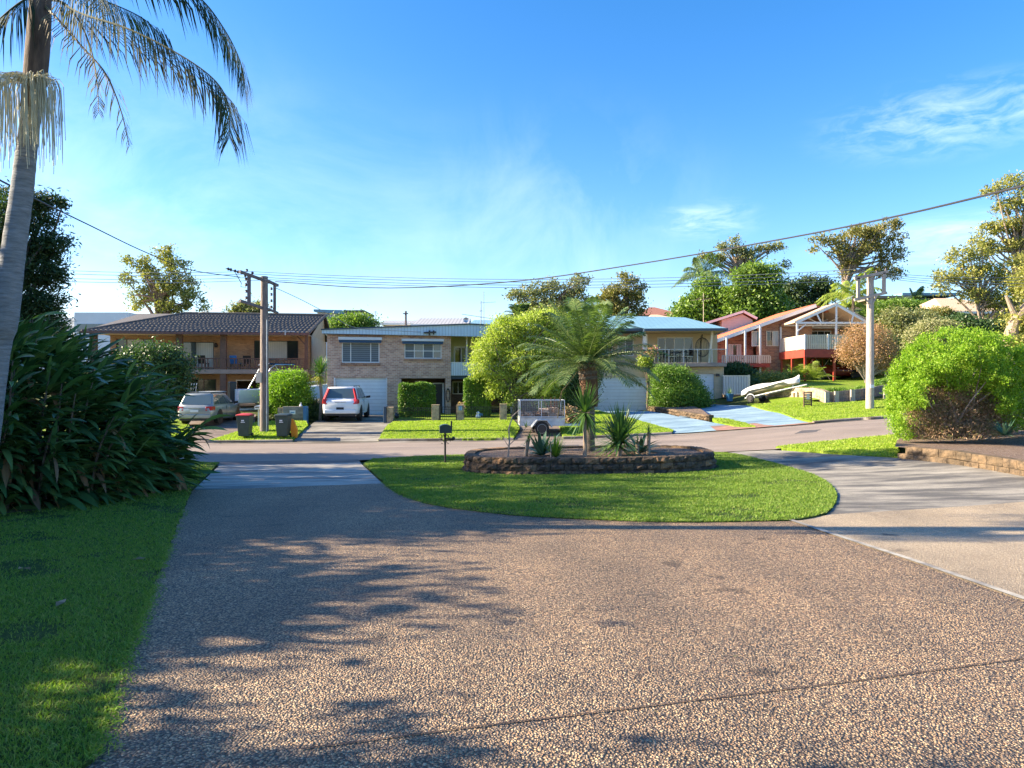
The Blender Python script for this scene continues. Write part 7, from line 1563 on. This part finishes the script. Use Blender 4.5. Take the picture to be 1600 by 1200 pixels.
# --- across the road
tree_px('magnolia_bush', 'dark glossy evergreen bush in front of the left balcony bay', 'shrub', 250, 39, (255, 640), [(215, 562, 30, 18), (245, 560, 34, 20), (275, 580, 24, 22), (235, 590, 40, 30), (270, 615, 24, 26), (240, 640, 34, 24), (200, 600, 30, 30)], 42000, .15, 'dark_shrub', r0=.12, clump=.3, per=30)
tree_px('bright_bush', 'bright sunlit green bush between the wooden pole and the yucca', 'shrub', 447, 38.4, (447, 640), [(437, 598, 18, 17), (460, 596, 20, 17), (447, 612, 30, 24), (470, 622, 14, 26), (430, 622, 12, 26), (452, 640, 28, 16)], 34000, .10, 'bright_hedge', r0=.08, clump=.2, per=24)
tree_px('weeping_tree', 'large yellow green weeping tree in front of the pink brick house', 'tree', 800, 39.6, (812, 600),
    [(765, 545, 26, 20), (790, 520, 30, 20), (830, 508, 34, 16), (865, 505, 30, 14), (755, 572, 22, 22), (780, 590, 22, 18), (815, 560, 36, 30), (855, 545, 34, 28), (885, 530, 26, 22), (830, 600, 28, 16), (860, 595, 22, 22), (895, 560, 18, 20), (812, 612, 10, 8), (770, 606, 7, 16), (797, 622, 7, 14), (848, 624, 9, 14), (872, 612, 8, 14), (850, 496, 20, 8), (785, 504, 16, 8)], 68000, .12, 'yellow_green', r0=.13, r1=.03, clump=.2, per=34, droop=.7, nl=50, shell=.5)
tree_px('ivy_column', 'dark ivy covered stump behind the cage trailer', 'shrub', 905, 40.0, (905, 640), [(895, 585, 16, 24), (915, 600, 18, 30), (890, 620, 14, 22), (925, 575, 16, 20), (905, 640, 18, 14)], 17000, .12, 'dark_shrub', r0=.2, clump=.25)
def hedge(label, x0, y0, x1, y1, D, dp, n, mat='hedge', leaf=.085, name='clipped_hedge'):
    a = P(x0, y0, D); b = P(x1, y1, D); cx = (a.x + b.x) / 2; g = h(cx, D); o = root(name, (cx, D + dp / 2, g), 0, label, 'hedge'); W_ = b.x - a.x; H_ = a.z - g
    m = int(n); u = RNG.uniform(-1, 1, (m, 3)); k = RNG.integers(0, 5, m); sgn = 1 - RNG.uniform(0, .22, m) ** 1.0
    u[k == 0, 1] = -sgn[k == 0]; u[k == 1, 2] = sgn[k == 1]; u[k == 2, 0] = -sgn[k == 2]; u[k == 3, 0] = sgn[k == 3]; u[k == 4, 1] = sgn[k == 4]
    pts = u * np.array([W_ / 2, dp / 2, H_ / 2]) + np.array([0, 0, H_ / 2]); r_ = np.abs(u).copy(); q = ((r_[:, 0] ** 6 + r_[:, 2].clip(0) ** 6 + r_[:, 1] ** 6)) ** (1 / 6)
    pts[:, 0] /= np.maximum(1, q); pts[:, 1] /= np.maximum(1, q); pts[:, 2] = (pts[:, 2] - H_ / 2) / np.maximum(1, q) + H_ / 2
    pts += .05 * np.sin(pts[:, [1, 2, 0]] * 5) + RNG.normal(size=pts.shape) * .03; pts = pts[pts[:, 2] > .05]
    V, Fq = leaf_quads(pts, leaf, .55); link_mesh('foliage', np_mesh('foliage', V, Fq), mat, o)
    mb = MB()
    for i in range(7): x = (i - 3) * W_ / 8; mb.tube([(x, 0, -.05), (x + .05, .05, H_ * .4), (x - .05, -.05, H_ * .8)], [.04, .03, .015], 5)
    mb.build('stems', 'bark', o); return o
hedge('clipped box hedge in front of the porch opening, left of the number pillar', 622.5, 598.5, 676.5, 636, 39.9, 1.2, 24000)
hedge('clipped box hedge right of the number pillar, under the weeping tree', 725, 590, 765, 634, 39.6, 1.2, 20000)
tree_px('mound_hedge', 'large mound-shaped hedge sloping down to the right, between the two white garage doors', 'hedge', 1062, 41.5, (1060, 640), [(1035, 590, 16, 18), (1055, 592, 22, 18), (1075, 605, 20, 20), (1090, 622, 16, 18), (1060, 620, 36, 24), (1035, 622, 18, 20), (1098, 632, 10, 10)], 52000, .10, 'hedge', r0=.1, clump=.2, per=24, shell=.7)
def spiky_tree(px, D, y, label):
    b = GD(px, D); c = P(px, y, D).z - b.z; o = root('yucca_tree', b, 0, label, 'yucca'); MB().tube([(0, 0, -.05), (.08, 0, c * .5), (.0, 0, c)], [.10, .08, .09], 8).tube([(.25, .1, -.05), (.35, .1, c * .6)], [.05, .05], 6).build('trunk', 'bark_pale', o, True)
    mb = MB(); rosette(mb, (0, 0, c + .05), 150, .95, .035, -.2, 1.5, .25); rosette(mb, (.05, 0, c + .25), 60, .8, .03, .2, 1.5, .2); raw_build(mb, 'crown', 'yucca', o)
    mb = MB(); rosette(mb, (0, 0, c - .05), 60, .8, .03, -1.2, -.2, .35); raw_build(mb, 'lower_leaves', 'yucca_yellow', o)
spiky_tree(500, 38.2, 585, 'spiky yucca tree with yellowing lower leaves at the left corner of the pink brick house')
shrub('garden_shrub', 'low dark green ferny shrubs at the foot of the yucca tree', 500, 38.6, [(500, 648, 14, 10), (488, 640, 8, 14), (512, 650, 8, 8)], 9000, .11, 'dark_shrub')
shrub('flower_plant', 'pink and cream potted flowers at the left end of the glass balcony', 1012, 43.4, [(1010, 558, 8, 8), (1018, 550, 6, 8)], 2500, .11, 'flower')
shrub('flower_plant', 'pink flowers beside the number pillar of the front fence', 720, 38.6, [(720, 630, 4, 2), (723, 636, 4, 4)], 260, .07, 'flower')
shrub('garden_shrub', 'pale green bushy growth below the flowers, beside the white column', 1012, 43.0, [(1008, 566, 9, 8)], 2500, .12, 'cycad')
shrub('dry_weeds', 'dry brown weeds beside the drawbar of the cage trailer', 892, 34.5, [(890, 648, 10, 12), (900, 655, 8, 8)], 2500, .14, 'dead')
shrub('weed_clump', 'ragged weeds growing round the foot of the wooden power pole', 415, 32.3, [(405, 683, 14, 3.5), (428, 684, 12, 3.5)], 3500, .07, 'grass_far')

# --- big lime green bush at right with its dead middle
def lime_bush():
    D = 18.4; b = GD(1500, D, .2); bb = np.array(b); o = root('lime_green_bush', b, 0, 'big rounded lime green bush with a dead brown middle in the block edged bed', 'shrub')
    lob = px_lobes(D, [(1490, 560, 70, 46), (1440, 590, 44, 44), (1545, 568, 60, 44), (1585, 590, 40, 40, .3), (1415, 640, 24, 40), (1425, 672, 24, 22), (1500, 600, 80, 50, .4), (1590, 640, 26, 30, -.2), (1560, 620, 40, 40, .5), (1600, 675, 20, 14), (1640, 620, 60, 60, .6), (1490, 640, 90, 60, 1.2)], .8)
    rl_ = random.Random(4)
    for i in range(46):
        a_ = rl_.uniform(-.5, 3.5); e_ = rl_.uniform(.55, 1.0); lob += px_lobes(D, [(1502 + 104 * math.cos(a_) * e_, 612 - 92 * math.sin(a_) * e_ * (.95 if a_ < 3.14 and a_ > 0 else .8), rl_.uniform(9, 17), rl_.uniform(9, 15), -1.1 + 1.6 * e_ ** 3)], .9)
    pts, cc = crown_points(lob, 150000, .07, 70, .88, 1.1)
    px_ = 800 + pts[:, 0] / pts[:, 1] * F_PX; py_ = 600 - (pts[:, 2] - EYE) / pts[:, 1] * F_PX
    # leave the lower middle bare of green where the bush has died back
    wv = 9 * np.sin(pts[:, 0] * 5.1 + pts[:, 2] * 3) + 8 * np.sin(pts[:, 2] * 7.3 + pts[:, 0] * 2.2) + RNG.normal(size=len(pts)) * 4; px_ = px_ + wv; py_ = py_ + .8 * wv
    hole = ((np.abs(px_ - 1497) / 74) ** 2.4 + (np.abs(py_ - 662) / 62) ** 2.4 < 1) & (pts[:, 1] < D + .9)
    keep = ~hole | (RNG.uniform(size=len(pts)) < .03); keep &= pts[:, 2] > hh(pts[:, 0], pts[:, 1]) + .25; pts = pts[keep]
    V, Fq = leaf_quads(pts, .062, .38, .55); link_mesh('foliage', np_mesh('foliage', V - bb, Fq), 'lime', o)
    dl = px_lobes(D, [(1490, 645, 66, 44, .0), (1450, 650, 36, 44, .0), (1540, 655, 44, 40, .1), (1500, 680, 80, 22, -.1), (1480, 620, 40, 26, -.05)], .5); pts, c2 = crown_points(dl, 46000, .09, 26, .55, 1.0); pts = pts[pts[:, 2] > hh(pts[:, 0], pts[:, 1]) + .25]
    V, Fq = leaf_quads(pts, .07, .22, .6); d_ = link_mesh('dead_foliage', np_mesh('dead_foliage', V - bb, Fq), 'dead', o); tag(d_, 'dead brown twiggy middle of the bush')
    mb = MB()
    for i in range(90):
        t = Vector(cc[RNG.integers(len(cc))]) - b if i > 30 else Vector(c2[RNG.integers(len(c2))]) - b
        s_ = Vector((random.uniform(-.5, .5), random.uniform(-.2, .4), 0)); m_ = s_.lerp(t, .5) + Vector((0, 0, .1)); mb.tube([s_, m_, t], [.035, .02, .007], 5)
    mb.build('stems', 'stick', o)
lime_bush()
def agave(px, py_b, D, L_, n, label, wd=.055, gz=None, name='agave'):
    b = GD(px, D); b.z = gz if gz is not None else b.z; o = root(name, b, 0, label, 'agave')
    mb = MB(); rosette(mb, (0, 0, .05), n, L_, wd, .05, 1.45, .28, 5); raw_build(mb, 'leaves', 'agave', o); return o
p = G(1570, 706); agave(1570, 706, p.y + .4, .48, 26, 'small blue green agave on the mulch below the lime green bush', .045, h(p.x, p.y + .4) + .30)
# --- island plants
def iz(x, y): return isl_h(x, y) + .33
def ip(px, D): x = (px - 800) / F_PX * D; return Vector((x, D, iz(x, D)))
def date_palm():
    D = 17.9; b = ip(922, D); o = root('date_palm', b, 0, 'large feathery date palm in the middle of the raised island bed', 'palm'); c = P(915, 568, D).z - b.z
    ps = catmull([(0, 0, -.15), (.0, 0, c * .35), (-.03, 0, c * .7), (-.08, 0, c)], 26); rd = [(.115 if i < 15 else .115 + .11 * min(1, (i - 15) / 6)) * (1 + .10 * (i % 2)) for i in range(27)]
    MB().tube(ps, rd, 12).build('trunk', 'date_trunk', o, True)
    mb = MB()
    for i in range(150):
        t = .52 + .46 * i / 150; a = i * 2.4; q = ps[int(t * 26)]; r_ = .16 + .08 * t; d = Vector((math.cos(a), math.sin(a), .9)).normalized(); mb.hexa([Vector(q) + Vector((math.cos(a + e) * r_, math.sin(a + e) * r_, -.05)) for e in (-.2, .2)] + [Vector(q) + Vector((math.cos(a + e) * r_ * .7, math.sin(a + e) * r_ * .7, -.05)) for e in (.2, -.2)] + [Vector(q) + d * .24 + Vector((math.cos(a + e), math.sin(a + e), 0)) * .05 for e in (-.3, .3)] + [Vector(q) + d * .22 + Vector((math.cos(a + e), math.sin(a + e), 0)) * .02 for e in (.3, -.3)])
    mb.build('old_frond_bases', 'fibre', o)
    cr = Vector((-.08, 0, c)); n = 62
    for i in range(n):
        az = i * 2.39996 + .4; f = i / (n - 1); el = math.radians(86 - 100 * f ** .9) + random.uniform(-.08, .08); l_ = random.uniform(1.55, 2.05) * (1 if el > -.1 else .85)
        d = Vector((math.cos(az) * math.cos(el), math.sin(az) * math.cos(el), math.sin(el))); hz = Vector((math.cos(az), math.sin(az), 0)); dr = .36 * (1 - max(0, math.sin(el)) * .6)
        path = [cr, cr + d * l_ * .3, cr + d * l_ * .6 + hz * .04 + Vector((0, 0, -.10 * dr * l_)), cr + d * l_ * .85 + hz * .08 + Vector((0, 0, -.34 * dr * l_)), cr + d * l_ * 1.0 + hz * .08 + Vector((0, 0, -.66 * dr * l_))]
        raw_build(frond_mesh(path, 50, .42, .024, .4, .8, start=.10, rachis=.018, vshape=.2), 'frond', 'date_frond', o)
    # one long dead frond stem hanging at left
    MB().tube([(-.3, -.3, c - .15), (-.75, -.5, c - .7), (-.85, -.5, c - 1.35)], [.02, .018, .01], 5).build('dead_frond', 'palm_dry', o)
date_palm()
def yucca(px, D, yb, stems, label, leafL, n, wd=.02, name='yucca', mat='yucca', lo=-.7):
    b = ip(px, D); o = root(name, b, 0, label, 'yucca'); st = MB(); cr = MB()
    for (dx, hgt) in stems:
        st.tube([(dx * .4, 0, -.1), (dx * .8, 0, hgt * .5), (dx, 0, hgt)], [.05, .042, .045], 8); rosette(cr, (dx, 0, hgt), n, leafL, wd, lo, 1.5, .22, 4)
    st.build('stem', 'bark_pale', o, True); raw_build(cr, 'leaves', mat, o)
yucca(914, 16.5, 0, [(.0, 1.03)], 'tall slender yucca in front of the palm trunk', .74, 130, .030, lo=-1.2)
yucca(966, 16.55, 0, [(.0, .24), (.06, .40)], 'broad spiky yucca right of the palm trunk', .92, 120, .034, lo=-.45)
yucca(1012, 16.9, 0, [(.03, .52)], 'small thin yucca on a pale stalk at the right of the island bed', .28, 34, .014)
yucca(996, 17.0, 0, [(.0, .30)], 'little yucca tuft between the broad yucca and the thin stalked one', .26, 26, .014)
yucca(815, 16.7, 0, [(.16, .42)], 'leaning narrow yucca left of the agave', .34, 26, .018)
def isl_agave():
    b = ip(846, 16.7); o = root('agave', b, 0, 'large grey green agave at the left of the island bed', 'agave'); mb = MB(); rosette(mb, (0, 0, .03), 30, .68, .075, .1, 1.25, .2, 5); raw_build(mb, 'leaves', 'agave', o)
    b = ip(1000, 17.4); o = root('agave', b, 0, 'low spreading agave half hidden behind the broad yucca', 'agave'); mb = MB(); rosette(mb, (0, 0, .03), 34, .8, .065, .1, .8, .22, 5); raw_build(mb, 'leaves', 'agave', o)
    b = ip(868, 16.4); o = root('grass_tuft', b, 0, 'thin upright grass tuft just right of the large agave', 'grass tuft'); mb = MB(); rosette(mb, (0, 0, .0), 110, .55, .014, .5, 1.5, .2, 3); raw_build(mb, 'blades', 'hedge', o)
    b = ip(793, 16.4); o = root('bare_sapling', b, 0, 'bare leaning grey sapling at the left end of the island bed', 'sapling'); z = lambda y: P(0, y, 16.4).z - b.z; x = lambda px: (px - 793) / F_PX * 16.4
    MB().tube([(0, 0, -.05), (x(796), 0, z(690)), (x(795), 0, z(670)), (x(801), 0, z(650)), (x(812), 0, z(640))], [.022, .018, .016, .012, .007], 6).tube([(x(796), 0, z(700)), (x(786), .02, z(684))], [.01, .005], 5).tube([(x(796), 0, z(695)), (x(812), .02, z(680)), (x(822), .02, z(668))], [.01, .008, .005], 5).build('trunk', 'stick', o, True)
    mb = MB(); rosette(mb, (x(786), 0, z(684)), 14, .12, .008, .0, 1.4); rosette(mb, (x(822), 0, z(668)), 18, .2, .01, .0, 1.4); rosette(mb, (x(812), 0, z(640)), 8, .1, .006, 0, 1.4); raw_build(mb, 'leaves', 'hedge', o)
    for k, (px, D, hgt, lab) in enumerate(((860, 16.2, .42, 'short dead stick left of the palm trunk base'), (1044, 17.3, .12, 'tiny brown stump at the right of the island bed'))):
        b = ip(px, D); o = MB().tube([(0, 0, -.05), (.01, 0, hgt * .5), (-.01, 0, hgt)], [.014, .012, .008], 6).build('dead_stick', 'stick', None, True); o.location = b; tag(o, lab, 'stick')
isl_agave()

# --- big leafy clump at left
def broad_hedge():
    cx, cy = -10.3, 12.0; g = h(cx, cy); o = root('broad_leaf_clump', (cx, cy, g), 0, 'huge clump of dark paddle-shaped leaves filling the left side beside the lawn', 'plant')
    lv = MB(); dry = MB(); st = MB()
    def leaf(mb, p, d, L_, W_, roll, bend):
        d = d.normalized(); s = d.cross(Vector((0, 0, 1)));
        s = s.normalized() if s.length > .05 else Vector((1, 0, 0)); s = (s * math.cos(roll) + s.cross(d) * math.sin(roll)).normalized(); n_ = s.cross(d); k = len(mb.v); q = p.copy(); dd = d.copy()
        prof = (.12, .75, 1.0, .95, .62, .04)
        for i, w_ in enumerate(prof):
            fo = n_ * W_ * w_ * .18; mb.v += [tuple(q - s * W_ * w_ * .5 + fo), tuple(q), tuple(q + s * W_ * w_ * .5 + fo)]
            q = q + dd * L_ / 5; dd = (dd + Vector((0, 0, -bend * .22))).normalized()
        for i in range(5): a = k + 3 * i; mb.f += [(a, a + 1, a + 4, a + 3), (a + 1, a + 2, a + 5, a + 4)]
    def prof_top(x):      # height of the clump along X
        return np.interp(x, [-15, -12.5, -10.4, -9, -8, -7.2, -6.4], [4.1, 4.15, 3.95, 3.5, 3.0, 2.4, 1.5])
    rnd = random.Random(8); cnt = 0
    for i in range(380):
        a = rnd.uniform(0, 2 * math.pi); r_ = math.sqrt(rnd.random()); bx, by = cx + 3.9 * r_ * math.cos(a), cy + 2.5 * r_ * math.sin(a) + .25 * (cx + 3.9 * r_ * math.cos(a) + 10)
        if bx < -14.8: continue
        gz = h(bx, by); top = float(prof_top(bx)) * rnd.uniform(.4, 1.0) * (1 - .2 * max(0, r_ - .6)); base = Vector((bx - cx, by - cy, gz - g))
        outd = Vector((math.cos(a) * .9 + .55, math.sin(a) * .9 - .45, 0)) * r_; lean = rnd.uniform(.15, .55)
        p1 = base + outd * lean * .4 + Vector((0, 0, top * .55)); p2 = base + outd * lean * 1.1 + Vector((0, 0, top * .92)); path = catmull([base, p1, p2], 10)
        st.tube(path[::2], [.022, .02, .018, .015, .012, .008][:len(path[::2])], 4, False)
        nl = rnd.randint(15, 21)
        for k in range(nl):
            t = .08 + .92 * k / (nl - 1); q = path[min(10, int(t * 10))]; az = (0 if k % 2 else math.pi) + rnd.uniform(-1.0, 1.0) + a * 2; hz = Vector((math.cos(az), math.sin(az), 0)); tip = t > .8
            d = outd.normalized() * rnd.uniform(.7, 1.3) + Vector((.3, -.1, 0)) + hz * rnd.uniform(.25, .9) + Vector((0, 0, rnd.uniform(.35, 1.2) if tip else rnd.uniform(-.1, .65)))
            isd = (t < .4 and rnd.random() < .14) or rnd.random() < .02
            leaf(dry if isd else lv, q, d if not isd else d + Vector((0, 0, -1.0)), rnd.uniform(.42, .68), rnd.uniform(.065, .105), rnd.uniform(-.9, .9), rnd.uniform(.15, 1.0) if not isd else 2); cnt += 1
    for i in range(4200):
        th = rnd.uniform(-2.6, .9); ph = math.asin(rnd.uniform(.02, 1)); k_ = rnd.uniform(.80, 1.0) * (1 + .05 * math.sin(th * 7 + ph * 5)); nn = Vector((math.cos(th) * math.cos(ph), math.sin(th) * math.cos(ph), math.sin(ph)))
        q = Vector((4.05 * nn.x, 3.1 * nn.y + .8, 3.05 * nn.z)) * k_
        if q.x + cx < -14.5: continue
        q.z += h(q.x + cx, q.y + cy) - g + .08; d = Vector((nn.x * .9 + .35, nn.y * .9 - .1, nn.z * .55 + rnd.uniform(-.15, .45))) + Vector((rnd.gauss(0, .28), rnd.gauss(0, .28), rnd.gauss(0, .2)))
        isd = rnd.random() < (.05 if nn.z < .35 else .012)
        leaf(dry if isd else lv, q, d if not isd else d + Vector((0, 0, -1.2)), rnd.uniform(.42, .70), rnd.uniform(.07, .115), rnd.uniform(-.8, .8), rnd.uniform(.1, .9))
    me_ = raw_build(lv, 'leaves', 'strelitzia', o, True); raw_build(dry, 'dry_leaves', 'strelitzia_dry', o, True); st.build('canes', 'bark', o)
    b = G(37, 606); 
broad_hedge()
def front_leaf_bed():
    sheet('garden_soil', [W2(-16, 8.6), W2(-8.4, 9.2), W2(-7.2, 10.6), W2(-6.6, 12.6), W2(-6.9, 14.8), W2(-9, 16.5), W2(-16, 17)], 'soil', .05, wobble=.05)
front_leaf_bed()

# --- tall palm at the left edge
def king_palm():
    D = 9.6; pts = [(-8, 560, D + .1), (8, 500, D + .05), (20, 400, D), (34, 300, D), (42, 230, D), (50, 170, D), (55, 120, D), (60, 60, D), (63, 10, D), (64, -60, D)]
    w = [P(*q) for q in pts]; b = GD(-40, D + .2); o = root('king_palm', b, 0, 'tall smooth grey trunked palm at the left edge with hanging cream seed strands', 'palm')
    path = [Vector((0, 0, -.1))] + [q - b for q in w]
    tr = catmull(path[:7], 60); MB().tube(tr, [(.185 - .07 * (i / 60) ** .8) * (1 + .025 * (i % 3 == 0)) for i in range(61)], 20).build('trunk', 'palm_trunk', o, True)
    cs = catmull([path[6], path[7], path[8], path[9], path[10]], 20); MB().tube(cs, [.135 + .012 * math.sin(i / 20 * 3) - .035 * max(0, i / 20 - .4) for i in range(21)], 18).build('crownshaft', 'crownshaft', o, True)
    Q = lambda x, y, d=0: P(x, y, D + d) - b
    fr = [([(64, -20), (120, 18, -.2), (200, 45, -.5), (280, 85, -.7), (335, 125, -.8), (357, 165, -.85), (358, 215, -.85)], 115, .82, .026, 'palm_frond', 1.5, .02),
          ([(66, -60), (150, -75, .3), (240, -50, .5), (310, -5, .6), (350, 45, .6), (375, 95, .6), (384, 140, .6)], 115, .82, .026, 'palm_frond', 1.5, .02),
          ([(66, 5), (95, 35, -.3), (130, 75, -.5), (165, 115, -.6), (188, 170, -.6), (202, 228, -.6)], 60, .5, .022, 'palm_dry', 1.4, .35),
          ([(68, 0), (100, 5, .5), (125, 35, .8), (143, 80, .9), (152, 130, .9), (154, 175, .9)], 60, .5, .024, 'palm_dry', 1.7, .25),
          ([(60, -10), (30, 5, -.3), (-5, 35, -.5), (-40, 80, -.6), (-70, 140, -.6)], 95, .78, .026, 'palm_frond', 1.4, .05),
          ([(62, -40), (10, -70, .2), (-60, -60, .4), (-120, 0, .5)], 95, .78, .026, 'palm_frond', 1.3, .05),
          ([(64, -60), (110, -150, -.6), (200, -180, -1.2), (300, -140, -1.6), (370, -60, -1.8)], 95, .78, .026, 'palm_frond', 1.3, .05),
          ([(64, -60), (70, -170, .8), (100, -250, 1.6), (160, -280, 2.4)], 50, .6, .022, 'palm_frond', 1.0, .05),
          ([(64, -40), (90, -60, -1.2), (130, -50, -2.2), (170, 20, -2.9)], 95, .78, .026, 'palm_frond', 1.4, .05),
          ([(64, -30), (100, -20, 1.0), (160, 0, 1.9), (225, 30, 2.6), (262, 70, 2.9)], 95, .78, .026, 'palm_frond', 1.4, .03)]
    for pth, n, ll, wd, mat, hang, gap in fr: raw_build(frond_mesh([Q(*q) for q in pth], n, ll, wd, hang, .42 if mat == 'palm_frond' else .7, start=.10, rachis=.019, jit=.25, gap=gap), 'frond', mat, o)
    # hanging seed strands
    mb = MB(); rnd = random.Random(3)
    for s, (px, py) in enumerate(((50, 128), (48, 128), (52, 130))):
        root_ = Q(px, py, -.15)
        for k in range(85 if s < 2 else 60):
            side = (1, -1, rnd.uniform(-.4, .4))[s]; reach = rnd.uniform(.05, .42) * side; dpt = rnd.uniform(-.28, .1); a = root_ + Vector((reach * .45, dpt * .4, rnd.uniform(-.02, .09))); c = root_ + Vector((reach, dpt, rnd.uniform(-.10, .02)))
            ln = rnd.uniform(.45, 1.15) * (1 if s < 2 else .75); e = c + Vector((reach * .10 + rnd.uniform(-.03, .03), 0, -ln)); m_ = c.lerp(e, .5) + Vector((rnd.uniform(-.02, .03) * side, rnd.uniform(-.02, .02), 0)); mb.tube(catmull([root_, a, c, m_, e], 9), .0042, 3, False)
    raw_build(mb, 'seed_strands', 'seed', o)
    MB().tube([Q(50, 128, -.1), Q(25, 124, -.1), Q(5, 130, -.1), Q(-8, 150, -.1)], [.03, .03, .025, .02], 6).tube([Q(46, 128, -.13), Q(52, 140, -.16), Q(50, 165, -.15)], [.03, .02, .012], 6).build('flower_stalk', 'seed', o, True)
king_palm()
